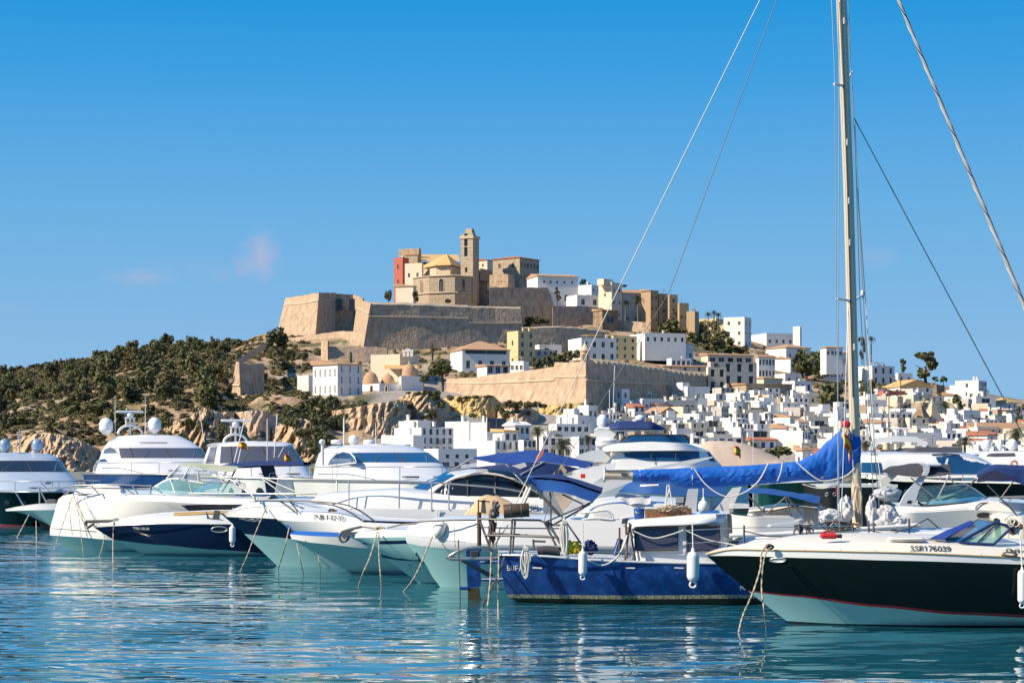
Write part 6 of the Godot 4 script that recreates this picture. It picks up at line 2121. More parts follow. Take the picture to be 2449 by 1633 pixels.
	shell(y, c, [["house_side", "gel"], ["house_side", "gel"], ["roof", "gel"]])
	band(y, c, [[1650, 372], [1800, 332], [2080, 330]], [[1650, 382], [1800, 376], [2090, 370]], "side_window", "glass_grey", 0.02)
	dome(y, "satellite_dome", L(1722, 305, 0.3), 0.2, 0.44, "radome")
	dome(y, "satellite_dome", L(2048, 302, 0.3), 0.2, 0.45, "radome")
	sc = MB.new()
	sc.bbox(L(1890, 240, 0.2), Vector3(0.6, 0.06, 0.12), 0.02)
	sc.lathe([[0, 0], [0.1, 0], [0.1, 0.25], [0, 0.25]], L(1890, 300, 0.2), 10)
	part(y, "radar_scanner", sc, M.radome)
	var lr := thing("life_ring", "orange life ring hung on the far right yacht", "life ring", C(2075, 465, 77.5))
	var lb := MB.new()
	var tv := []
	for i in 15: tv.append(Vector3(cos(TAU * i / 14.0) * 0.11, sin(TAU * i / 14.0) * 0.10, 0))
	lb.tube(tv, 0.035, 7)
	part(lr, "ring", lb, M.orange)
	# black-hulled boat with portholes and green-hulled boat glimpsed between
	crop(1740, 1150, 5.88)
	o = boat("black_boat", "black steel boat with round portholes behind the mast", "boat", 60, 2030)
	h = [ln([[1240, 60], [1600, 50], [2400, 50]], 2.0, 200, 1.5), ln([[1260, 100], [1600, 90], [2400, 90]], 2.0, 200, 1.5), ln([[1300, 900], [1600, 910], [2400, 910]], 1.7, 200, 1.2)]
	shell(o, h, [["gunwale", "gel_warm"], ["hull", "black"]])
	deck(o, h[0], 0.05, "gel")
	end_cap(o, h, "bow_end", "black")
	for x in [1400, 1510]: oval(o, "porthole", h, x, 190, 22, 22, "steel", "glass_dark", 0.012)
	ball_fender("dark red fender hanging on the black steel boat", 2003, 1160, 1184, 4.0, 57.6, "boot_red")
	o = boat("green_boat", "dark green hull glimpsed under the blue sail cover", "boat", 63, 1880)
	h = [ln([[350, 60], [800, 30], [1350, 0]], 1.9, 250, 0.6), ln([[380, 700], [800, 780], [1350, 790]], 1.6, 250, 0.4)]
	shell(o, h, [["hull", "hull_green"]])
	deck(o, h[0], 0.05, "gel_warm")

func build_near_boats() -> void:
	boat_small_bow()
	boat_white_cruiser()
	boat_navy_runabout()
	boat_arch_yacht()
	boat_stripe()
	boat_anchor()
	boat_round_bow()
	boats_behind_sail()
	boat_right_cruiser()
	boat_blue_sail()
	boat_black_runabout()

func boat_small_bow() -> void:
	crop(0, 950, 3.92)
	var o := boat("small_boat", "small white boat with overhanging bow behind the tall white cruiser", "boat", 84, 60)
	var h := [ln([[42, 1050], [180, 1022], [340, 1004], [560, 1000], [900, 1000]], 1.1, 500), ln([[50, 1068], [180, 1062], [340, 1058], [900, 1050]], 1.1, 500), ln([[285, 1064], [400, 1170], [520, 1235], [900, 1290]], 0.8, 400), ln([[430, 1290], [520, 1300], [900, 1320]], 0.5, 300)]
	shell(o, h, [["gunwale", "gel"], ["hull", "bottom"], ["bottom", "antifoul"]])
	deck(o, h[0], 0.06, "gel")
	rods(o, "pulpit_rail", [[[340, 855], [560, 850], [900, 850]], [[365, 860], [365, 1010]], [[140, 890], [215, 1015]], [[370, 870], [430, 985]]], 0.03, "steel", 0.3)
	var a := MB.new()
	a.bbox(L(480, 985, 0.2), Vector3(0.42, 0.25, 0.3), 0.05)
	part(o, "windlass", a, M.steel_dull)

func boat_white_cruiser() -> void:
	crop(0, 950, 3.92)
	var o := boat("sport_cruiser", "tall white sport cruiser with blunt bow, dark hull window and pale green canopy", "boat", 63.0, 250)
	var h := [ln([[600, 912], [800, 905], [1400, 916], [1820, 935], [2500, 960]], 1.6, 1000), ln([[542, 955], [800, 964], [1400, 974], [2000, 1004], [2500, 1015]], 1.75, 1000), ln([[500, 1100], [800, 1110], [1400, 1130], [2500, 1160]], 1.68, 950), ln([[464, 1230], [900, 1262], [1400, 1338], [2500, 1420]], 1.5, 850), ln([[462, 1292], [700, 1308], [1000, 1334], [1500, 1400], [2500, 1470]], 1.42, 800), ln([[690, 1458], [1300, 1472], [2500, 1490]], 1.05, 700), ln([[740, 1490], [1300, 1510], [2500, 1520]], 0.7, 700)]
	shell(o, h, [["gunwale", "gel"], ["hull", "gel_warm"], ["hull", "gel_warm"], ["spray_rail", "gel"], ["bottom", "bottom"], ["keel", "antifoul"]])
	deck(o, h[0], 0.16, "gel")
	var w := band(o, h, [[1690, 1012], [1900, 1006], [2270, 1004]], [[1765, 1062], [1900, 1066], [2270, 1058]], "hull_window", "glass_dark")
	w.set_meta("label", "long dark hull window")
	band(o, h, [[1530, 990], [1690, 1010]], [[1580, 1030], [1760, 1060]], "side_scoop", "cream", 0.006)
	band(o, h, [[470, 1226], [900, 1256]], [[470, 1232], [900, 1264]], "spray_line", "dark", 0.006)
	cloth(o, "sun_pad", [[[690, 900, 0.5], [900, 905, 0.8], [1130, 908, 0.9]], [[700, 868, 0.5], [900, 832, 0.75], [1120, 840, 0.85]], [[720, 858, 0.1], [900, 825, 0.1], [1120, 832, 0.1]], [[700, 868, -0.5], [900, 832, -0.75], [1120, 840, -0.85]], [[690, 900, -0.5], [900, 905, -0.8], [1130, 908, -0.9]]], "gel_warm", 14)
	rods(o, "bow_rail", [[[560, 850, 0.1], [700, 825, 0.9], [1100, 820, 1.3], [1415, 830, 1.4], [1520, 900, 1.45]], [[690, 850, 0.9], [1410, 858, 1.4]], [[560, 850, 0.1], [600, 900, 0.1]], [[850, 828, 1.1], [920, 905, 1.2]], [[1110, 822, 1.3], [1160, 905, 1.35]], [[1235, 826, 1.35], [1290, 910, 1.4]], [[1408, 818, 1.42], [1408, 915, 1.45]], [[1180, 860, 1.35], [1260, 915, 1.4]], [[690, 830, 0.9], [600, 920, 0.7]]], 0.022, "steel")
	# windscreen and canvas
	var c := [ln([[1400, 905], [1600, 905], [1860, 905], [2200, 920]], 1.35, 260, 0.3), ln([[1430, 850], [1600, 770], [1890, 805], [2200, 810]], 1.25, 260, 0.25), ln([[1480, 820], [1640, 752], [1900, 780], [2200, 790]], 0.0, 200)]
	shell(o, c, [["windscreen", "glass"], ["windscreen", "glass"]])
	rod(o, "windscreen_frame", [[1430, 850, 0.3], [1590, 764, 0.9], [1760, 782, 1.2], [1900, 808, 1.27]], 0.03, "gel", 0, 3)
	rods(o, "windscreen_frame", [[[1590, 764, 0.95], [1640, 905, 1.3]], [[1760, 782, 1.2], [1800, 905, 1.36]]], 0.02, "steel")
	cloth(o, "canopy_roof", [[[1670, 640, 1.15], [1830, 655, 1.2], [1960, 690, 1.2], [2180, 700, 1.2]], [[1690, 628, 0.7], [1830, 625, 0.8], [2000, 640, 0.8], [2230, 655, 0.8]], [[1690, 622, 0.0], [1830, 616, 0.0], [2000, 630, 0.0], [2230, 648, 0.0]], [[1690, 628, -0.7], [1830, 625, -0.8], [2000, 640, -0.8], [2230, 655, -0.8]], [[1670, 640, -1.15], [1830, 655, -1.2], [1960, 690, -1.2], [2180, 700, -1.2]]], "canopy_green", 18)
	cloth(o, "clear_curtain", [[[1680, 642, 1.16], [1760, 648, 1.19]], [[1560, 762, 1.2], [1700, 768, 1.24]]], "clear_plastic", 8)
	cloth(o, "clear_curtain", [[[1790, 655, 1.2], [2120, 690, 1.2]], [[1720, 770, 1.24], [2080, 800, 1.26]]], "clear_plastic", 8)
	rods(o, "canopy_frame", [[[1675, 640, 1.17], [1555, 765, 1.22]], [[1775, 650, 1.2], [1710, 770, 1.25]], [[1850, 690, 1.2], [1860, 800, 1.25]], [[1990, 690, 1.2], [2100, 800, 1.25]]], 0.025, "gel_grey")

func boat_navy_runabout() -> void:
	crop(0, 950, 3.92)
	var o := boat("runabout", "low navy runabout with white gunwale and oval port light", "boat", 59.6, 330)
	var h := [ln([[868, 1206], [1000, 1182], [1200, 1152], [1500, 1120], [1960, 1100], [2700, 1092]], 1.25, 1200), ln([[878, 1222], [1100, 1204], [1500, 1188], [1960, 1190], [2700, 1186]], 1.32, 1200), ln([[960, 1275], [1300, 1292], [1960, 1305], [2700, 1320]], 1.28, 1150), ln([[1060, 1336], [1500, 1384], [1960, 1426], [2700, 1478]], 1.12, 1000), ln([[1390, 1490], [1960, 1498], [2700, 1504]], 0.85, 900), ln([[1430, 1512], [1960, 1520], [2700, 1525]], 0.6, 900)]
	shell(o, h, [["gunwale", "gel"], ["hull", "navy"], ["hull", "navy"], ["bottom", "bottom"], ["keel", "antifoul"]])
	deck(o, h[0], 0.14, "gel")
	oval(o, "port_light", h, 2053, 1240, 74, 26, "steel", "glass_dark")
	rod(o, "rub_rail", [[878, 1220, 0.05], [1100, 1204, 0.62], [1500, 1188, 1.15], [1960, 1190, 1.33]], 0.016, "steel", 0, 3)
	cloth(o, "sun_cushion", [[[1620, 1112, 1.0], [1960, 1092, 1.1], [2140, 1088, 1.1]], [[1630, 1085, 0.95], [1960, 1074, 1.05], [2140, 1072, 1.05]], [[1640, 1078, 0.0], [1960, 1062, 0.0], [2140, 1060, 0.0]], [[1630, 1085, -0.95], [1960, 1074, -1.05], [2140, 1072, -1.05]]], "tan", 12)
	words_on(o, h, "7ªIM-145-08", 1320, 1232, 0.075, "paint_white", -0.02)
	rods(o, "bow_roller", [[[800, 1165], [1060, 1160]], [[800, 1165], [800, 1205]], [[810, 1225], [880, 1180]]], 0.05, "steel_dull", 0.05)
	var a := MB.new()
	a.bbox(L(1085, 1150, 0.1), Vector3(0.14, 0.1, 0.25), 0.03)
	part(o, "cleat", a, M.steel)
	# folded blue bimini and hardtop of the boat lying behind it
	crop(400, 950, 3.92)
	ball_fender("white fender hanging on the navy runabout", 555.2, 1257, 1300, 8.0, 58.2)
	var t := boat("console_boat", "open boat with a thin navy hardtop and blue slanted screen", "boat", 66.0, 600)
	var hh := [ln([[150, 965], [400, 950], [900, 955], [1500, 960]], 1.35, 400), ln([[200, 1150], [900, 1180], [1500, 1180]], 1.2, 400), ln([[300, 1330], [900, 1350], [1500, 1350]], 1.0, 400)]
	shell(t, hh, [["hull", "gel"], ["hull", "gel"]])
	deck(t, hh[0], 0.1, "gel")
	var top := [ln([[435, 662], [600, 655], [900, 640], [1275, 632]], 1.2, 200, 0.2), ln([[440, 652], [620, 622], [900, 602], [1275, 612]], 1.15, 200, 0.2), ln([[450, 646], [640, 612], [900, 594], [1275, 604]], 0.0, 200)]
	shell(t, top, [["hardtop", "navy_cloth"], ["hardtop", "navy_cloth"]])
	deck(t, top[0], 0.02, "navy_cloth", "hardtop_lining")
	plate(t, "console_pillar", [[865, 640], [985, 640], [1030, 760], [1000, 920], [930, 920], [905, 760]], 0.9, 0.3, "navy")
	plate(t, "console_pillar", [[865, 640], [985, 640], [1030, 760], [1000, 920], [930, 920], [905, 760]], -0.6, 0.3, "navy")
	words(t, "G", 975, 742, 0.93, 0.22, "paint_white", 0.0, "Droid Serif", true)
	rods(t, "hardtop_strut", [[[580, 650], [500, 780], [470, 880]], [[650, 650], [610, 730], [510, 890]]], 0.03, "black", 0.8)
	cloth(t, "slanted_screen", [[[200, 905, 0.5], [420, 860, 0.8], [500, 850, 0.9]], [[290, 850, 0.3], [420, 780, 0.6], [540, 760, 0.8]], [[300, 840, -0.3], [440, 762, -0.6], [560, 752, -0.8]]], "blue_gloss", 10)
	rods(t, "whip_antenna", [[[1000, 565], [1030, 160]], [[935, 600], [935, 200]]], 0.016, "radome", 0.2)
	rods(t, "outrigger", [[[625, 605], [745, 130]], [[660, 620], [690, 470]]], 0.02, "radome", 0.7)
	spanish_flag(t, 672, 415, 0.72, 75, 60, 0.3)
	spanish_flag(t, 1095, 530, 0.5, 65, 70, 0.5)
	rods(t, "flag_staff", [[[1090, 470], [1040, 565]]], 0.02, "steel", 0.5)

func boat_arch_yacht() -> void:
	crop(400, 950, 3.92)
	var o := boat("express_yacht", "long white express yacht with navy bow and arched dark side window", "yacht", 52.7, 900)
	var h := [ln([[510, 1100], [600, 1064], [760, 1036], [1000, 1019], [1568, 1040], [2490, 1050], [3400, 1062]], 1.95, 1500), ln([[530, 1120], [800, 1130], [1100, 1142], [2000, 1180], [3400, 1200]], 1.98, 1500), ln([[620, 1195], [900, 1220], [2000, 1290], [3400, 1330]], 1.85, 1450), ln([[718, 1280], [1000, 1310], [1200, 1332], [2000, 1400], [3400, 1450]], 1.55, 1300), ln([[1030, 1582], [1300, 1600], [3400, 1615]], 1.1, 1100), ln([[1060, 1602], [1300, 1622], [3400, 1640]], 0.8, 1100)]
	shell(o, h, [["gunwale", "gel"], ["hull", "navy"], ["hull", "navy"], ["bottom", "bottom"], ["keel", "antifoul"]], 32)
	deck(o, h[0], 0.2, "gel")
	words_on(o, h, "7ªPM-4-293-15", 770, 1152, 0.085, "paint_white", -0.02)
	rod(o, "pulpit_rail", [[310, 745, 0.0], [600, 752, 0.6], [1000, 762, 1.2], [1400, 772, 1.6], [2000, 784, 1.85], [2470, 800, 1.9], [3080, 846, 1.9], [3370, 895, 1.9]], 0.025, "steel", 0, 3)
	rod(o, "pulpit_rail", [[200, 905, 0.0], [600, 903, 0.7], [1060, 905, 1.4], [1400, 905, 1.7]], 0.02, "steel", 0, 2)
	rods(o, "stanchion", [[[310, 745, 0.0], [590, 770, 0.3], [860, 970, 0.9]], [[860, 970, 0.9], [862, 1030, 1.0]], [[890, 765, 1.1], [1130, 945, 1.5], [1230, 1000, 1.6]], [[920, 765, 1.1], [1310, 930, 1.65]], [[1700, 790, 1.75], [1702, 1030, 1.9]], [[1586, 785, 1.7], [1586, 890, 1.8]], [[2175, 800, 1.88], [2172, 1040, 1.95]], [[2477, 800, 1.9], [2478, 1060, 1.96]], [[2640, 815, 1.9], [2640, 1050, 1.96]], [[3070, 840, 1.9], [3070, 900, 1.9]], [[650, 770, 0.5], [835, 965, 0.9]]], 0.02, "steel")
	# anchor on the stem
	var a := MB.new()
	a.fan(pl([[360, 1075], [385, 1130], [420, 1135], [440, 1060], [490, 1065], [480, 1140], [530, 1155], [440, 1148], [370, 1140]], 0.12), Vector3(0, 0, -0.12))
	part(o, "anchor", a, M.steel_dull)
	# trunk cabin and arched saloon
	crop(800, 1000, 3.484)
	var c := [ln([[-240, 735], [0, 742], [500, 752], [1000, 768], [1740, 790]], 1.72, 600, 0.5), ln([[-200, 690], [0, 668], [500, 660], [1000, 672], [1740, 690]], 1.66, 600, 0.45), ln([[-160, 660], [0, 634], [300, 612], [520, 602], [780, 632], [1200, 646], [1740, 660]], 1.5, 600, 0.4), ln([[-160, 650], [0, 618], [300, 596], [520, 586], [780, 600], [1200, 600], [1740, 610]], 0.9, 500, 0.2), ln([[-160, 645], [0, 612], [300, 590], [520, 580], [780, 590], [1200, 590], [1740, 600]], 0.0, 500)]
	shell(o, c, [["cabin_trunk", "gel"], ["cabin_trunk", "gel"], ["cabin_trunk", "gel"], ["cabin_trunk", "gel"]])
	var s := [ln([[745, 645], [1000, 652], [1300, 655], [1740, 668]], 1.52, 200, 1.1), ln([[750, 630], [870, 560], [1000, 486], [1200, 446], [1400, 462], [1560, 520], [1740, 620]], 1.32, 300, 0.9), ln([[690, 590], [800, 520], [1000, 445], [1200, 418], [1400, 430], [1740, 530]], 0.5, 200, 0.3), ln([[680, 582], [800, 512], [1000, 440], [1200, 413], [1400, 425], [1740, 525]], 0.0, 200)]
	shell(o, s, [["saloon_side", "gel"], ["saloon_roof", "gel"], ["saloon_roof", "gel"]])
	band(o, s, [[800, 628], [870, 575], [1000, 505], [1200, 466], [1400, 486], [1560, 545], [1720, 640]], [[805, 640], [1000, 646], [1300, 648], [1700, 660]], "saloon_window", "glass_dark", 0.015)
	rod(o, "window_frame", [[800, 634, 1.3], [870, 570, 1.36], [1000, 500, 1.4], [1200, 460, 1.38], [1400, 480, 1.38], [1560, 540, 1.42], [1720, 640, 1.5]], 0.03, "gel_warm", 0, 3)
	rods(o, "window_pillar", [[[1110, 480, 1.4], [1110, 650, 1.54]], [[1340, 478, 1.4], [1345, 650, 1.54]]], 0.02, "dark")
	band(o, s, [[655, 578], [790, 512], [930, 445]], [[745, 612], [870, 545], [1000, 475]], "windscreen", "glass_blue", 0.07)
	words(o, "TOR", 1648, 746, 1.74, 0.12, "ink", 0.0, "Droid Sans", true)
	rods(o, "side_vent", [[[848, 860], [858, 770], [872, 765]], [[868, 860], [878, 770], [892, 765]]], 0.012, "gel_grey", 1.99)
	# blue canvas awning
	crop(1100, 1050, 3.484)
	cloth(o, "awning", [[[100, 165, 1.5], [380, 205, 1.6], [700, 190, 1.6], [1040, 245, 1.5]], [[110, 152, 0.7], [400, 160, 0.8], [720, 140, 0.8], [1090, 215, 0.7]], [[130, 145, -0.4], [540, 98, -0.4], [720, 108, -0.4], [1112, 198, -0.4]], [[120, 160, -1.5], [540, 130, -1.6], [720, 135, -1.6], [1100, 225, -1.5]]], "awning_blue", 24, 0.03, 3)
	cloth(o, "awning_curtain", [[[0, 250, 1.5], [380, 208, 1.6], [700, 195, 1.6], [1000, 245, 1.5]], [[-60, 255, 1.55], [300, 250, 1.65], [560, 320, 1.7], [640, 370, 1.7]]], "navy_cloth", 14)
	cloth(o, "clear_curtain", [[[5, 215, 1.56], [210, 188, 1.62]], [[10, 248, 1.58], [200, 225, 1.66]]], "clear_plastic", 6)
	cloth(o, "clear_curtain", [[[430, 222, 1.64], [540, 195, 1.64]], [[500, 250, 1.72], [560, 225, 1.72]]], "clear_plastic", 6)
	rods(o, "awning_bow", [[[110, 155, 1.5], [-60, 255, 1.55]], [[380, 205, 1.6], [560, 400, 1.7]], [[700, 190, 1.6], [500, 300, 1.7]]], 0.025, "steel")
	# tan tarpaulin on the side deck
	var tp := boat("tarpaulin", "tan tarpaulin draped behind the rusty stern gear", "tarpaulin", 49.9, 1160)
	cloth(tp, "cloth", [[[0, 680, 0.5], [200, 690, 0.5], [450, 680, 0.5], [690, 660, 0.5]], [[70, 590, 0.4], [170, 500, 0.4], [340, 500, 0.4], [620, 620, 0.4]], [[120, 530, 0.0], [180, 480, 0.0], [310, 475, 0.0], [560, 590, 0.0]], [[120, 650, -0.3], [180, 640, -0.3], [310, 640, -0.3], [560, 650, -0.3]]], "tan_cloth", 18, 0.06, 8)

func boat_stripe() -> void:
	crop(400, 950, 3.92)
	var o := boat("speedboat", "white speedboat with a blue stripe and registration on its bow", "boat", 48.8, 780)
	var h := [ln([[1018, 1082], [1200, 1078], [1600, 1088], [1760, 1128], [1900, 1168], [2400, 1190], [3000, 1200]], 1.2, 900), ln([[1030, 1150], [1200, 1162], [1830, 1174], [2400, 1192], [3000, 1205]], 1.3, 950), ln([[1165, 1250], [1400, 1260], [1800, 1275], [3000, 1300]], 1.4, 850), ln([[1148, 1285], [1400, 1302], [1800, 1320], [3000, 1345]], 1.4, 850), ln([[1165, 1330], [1400, 1368], [1850, 1414], [3000, 1470]], 1.25, 850), ln([[1730, 1652], [2000, 1662], [3000, 1672]], 0.8, 800), ln([[1750, 1668], [2000, 1678], [3000, 1690]], 0.6, 800)]
	shell(o, h, [["gunwale", "gel"], ["hull", "gel"], ["stripe", "stripe_blue"], ["hull_lower", "gel"], ["bottom", "bottom"], ["keel", "antifoul"]])
	deck(o, h[0], 0.12, "gel")
	words_on(o, h, "7ª-IB-1-12-10", 1505, 1128, 0.105, "ink", -0.02, "Droid Sans", true)
	rod(o, "bow_rail", [[820, 968, 0.0], [1000, 968, 0.3], [1350, 975, 0.8], [1620, 998, 1.1], [1760, 1040, 1.2], [1860, 1100, 1.25], [1950, 1168, 1.28]], 0.02, "steel_dull", 0, 3)
	rod(o, "bow_rail", [[1350, 980, 0.8], [1560, 1015, 1.05], [1700, 1070, 1.15], [1840, 1168, 1.25]], 0.02, "steel_dull", 0, 3)
	rods(o, "bow_rail", [[[1060, 975, 0.35], [1180, 1060, 0.5], [1190, 1075, 0.5]], [[1150, 975, 0.45], [1225, 1075, 0.55]]], 0.02, "steel_dull")
	rod(o, "rub_rail", [[1840, 1163, 1.25], [2100, 1172, 1.28], [2600, 1185, 1.3]], 0.03, "navy", 0, 2)
	coil(o, "coiled_rope", 1540, 1045, 1085, 70, 0.6, "rope_dark", 6, 0.015)
	var a := MB.new()
	a.bbox(L(1140, 1210, 0.05), Vector3(0.12, 0.14, 0.12), 0.03)
	part(o, "bow_shackle", a, M.stripe_blue)
	plate(o, "bow_roller", [[1025, 1150], [1130, 1160], [1215, 1190], [1150, 1195], [1040, 1165]], 0.06, 0.12, "steel_dull")

func boat_anchor() -> void:
	crop(800, 1000, 3.484)
	var o := boat("motorboat", "white motorboat with a steel anchor on its stem and navy stripes", "boat", 44.9, 920)
	var h := [ln([[140, 976], [250, 948], [400, 934], [600, 928], [1400, 925]], 1.2, 700), ln([[140, 998], [350, 993], [600, 990], [1400, 985]], 1.25, 700), ln([[205, 1030], [420, 1080], [740, 1110], [1400, 1140]], 1.15, 650), ln([[380, 1135], [560, 1180], [740, 1205], [1400, 1250]], 1.0, 550), ln([[700, 1372], [900, 1386], [1400, 1390]], 0.7, 500), ln([[720, 1386], [900, 1400], [1400, 1405]], 0.5, 500)]
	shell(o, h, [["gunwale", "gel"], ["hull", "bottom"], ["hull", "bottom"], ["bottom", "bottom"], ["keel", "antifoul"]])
	deck(o, h[0], 0.08, "gel")
	band(o, h, [[222, 1028], [420, 1022], [612, 1018]], [[240, 1052], [420, 1050], [612, 1044]], "stripe", "navy", 0.008)
	band(o, h, [[382, 1138], [560, 1162], [742, 1176]], [[398, 1162], [560, 1186], [742, 1196]], "stripe", "navy", 0.008)
	var a := MB.new()
	a.tube(smooth_path(pl([[225, 905, 0.05], [130, 925, 0.05], [60, 950, 0.05], [38, 985, 0.05], [58, 1028, 0.05], [95, 1022, 0.05], [125, 985, 0.05]]), 3), 0.03, 6)
	a.fan(pl([[60, 940], [215, 903], [130, 948], [200, 950], [110, 985], [80, 1010], [60, 990]], 0.12), Vector3(0, 0, -0.1))
	part(o, "anchor", a, M.steel_dull)
	rods(o, "bow_rail", [[[440, 915, 0.6], [560, 885, 0.9], [800, 870, 1.1]], [[215, 903, 0.05], [330, 918, 0.3]]], 0.018, "steel_dull")
	coil(o, "coiled_rope", 375, 905, 940, 90, 0.35, "rope", 7, 0.016)

func boat_round_bow() -> void:
	crop(800, 1000, 3.484)
	var o := boat("cabin_cruiser", "white cabin cruiser with a rounded bow and ribbed rubbing band", "boat", 43.2, 1200)
	var h := [ln([[614, 905], [760, 873], [1000, 858], [1400, 850], [2600, 845]], 1.5, 800), ln([[590, 960], [750, 985], [1000, 1020], [1400, 1055], [2600, 1070]], 1.65, 800), ln([[592, 1005], [750, 1030], [1000, 1065], [1400, 1095], [2600, 1110]], 1.66, 800), ln([[602, 1040], [800, 1078], [1100, 1112], [1500, 1132], [2600, 1145]], 1.55, 800), ln([[885, 1412], [1200, 1420], [2600, 1424]], 0.95, 700), ln([[900, 1430], [1200, 1438], [2600, 1442]], 0.7, 700)]
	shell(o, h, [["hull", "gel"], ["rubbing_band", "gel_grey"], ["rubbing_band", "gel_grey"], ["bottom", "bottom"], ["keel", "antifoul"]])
	deck(o, h[0], 0.12, "gel")
	for i in 26:
		var x := 730.0 + i * 14
		var b := MB.new()
		b.tube([L(x, smooth_at(h[1].p, x), shell_w(h, x, smooth_at(h[1].p, x)) + 0.01), L(x + 14, smooth_at(h[3].p, x), shell_w(h, x + 14, smooth_at(h[3].p, x)) + 0.01)], 0.008, 4)
		part(o, "rib", b, M.gel)
	band(o, h, [[1180, 905], [1600, 912], [1900, 915]], [[1180, 912], [1600, 919], [1900, 922]], "pinstripe", "navy", 0.006)
	var bl := MB.new()
	bl.lathe([[0, 0], [0.14, 0.02], [0.2, 0.12], [0.12, 0.22], [0, 0.26]], L(920, 945, 1.0), 12, Basis(Vector3.BACK, 1.2))
	bl.lathe([[0, 0], [0.12, 0.02], [0.17, 0.1], [0.1, 0.2], [0, 0.24]], L(830, 950, 0.9), 12, Basis(Vector3.BACK, -1.1))
	part(o, "white_buoy", bl, M.gel_warm)
	var a := MB.new()
	a.fan(pl([[640, 1170], [690, 1100], [700, 1130], [735, 1150], [740, 1190], [700, 1240], [640, 1248], [618, 1215], [625, 1240], [690, 1225], [705, 1180]], 0.1), Vector3(0, 0, -0.14))
	part(o, "anchor", a, M.steel_dull)
	rod(o, "rail", [[700, 862, 1.0], [950, 850, 1.35], [1180, 850, 1.45]], 0.02, "steel_dull", 0, 2)
	# moulded house and radar arch further aft
	crop(1100, 1050, 3.484)
	var c := [ln([[960, 960], [1100, 985], [1400, 1010], [1800, 1020]], 1.5, 120, 1.1), ln([[985, 820], [1100, 790], [1400, 780], [1800, 780]], 1.45, 120, 1.05), ln([[995, 700], [1100, 590], [1300, 545], [1500, 540], [1800, 560]], 1.3, 120, 0.8), ln([[1010, 650], [1100, 535], [1300, 485], [1500, 480], [1800, 500]], 0.7, 100, 0.4), ln([[1010, 640], [1100, 525], [1300, 475], [1500, 470], [1800, 490]], 0.0, 100)]
	shell(o, c, [["house", "gel"], ["house", "gel"], ["house_roof", "gel"], ["house_roof", "gel"]])
	end_cap(o, c, "house_front", "gel")
	band(o, c, [[1010, 622], [1120, 610], [1230, 598]], [[1025, 668], [1150, 655], [1275, 670]], "air_scoop", "gel_grey", 0.02)
	rod(o, "scoop_lip", [[1010, 618, 1.45], [1120, 606, 1.48], [1235, 596, 1.48], [1278, 670, 1.5], [1150, 658, 1.5], [1020, 672, 1.48]], 0.025, "gel", 0, 2)
	for z in [1.35, -1.25]:
		plate(o, "radar_arch", [[860, 610], [940, 640], [1180, 450], [1480, 340], [1440, 300], [1180, 360], [1000, 450]], z, 0.1, "gel")
	plate(o, "arch_lining", [[790, 470], [900, 470], [1000, 590], [960, 640], [860, 610]], 1.2, 0.1, "beige_cloth")
	plate(o, "flybridge_side", [[700, 330], [940, 300], [1100, 230], [1310, 190], [1290, 250], [1090, 380], [900, 330]], -0.2, 0.15, "gel")
	var rl := MB.new()
	rl.bbox(L(1025, 308, 0.0), Vector3(0.10, 0.09, 0.08), 0.01)
	part(o, "port_light", rl, M.red)
	cloth(o, "crumpled_cover", [[[1290, 470, 1.2], [1420, 450, 1.2], [1590, 470, 1.2]], [[1300, 500, 1.3], [1450, 540, 1.35], [1590, 545, 1.35]]], "white_cloth", 12, 0.08, 5)

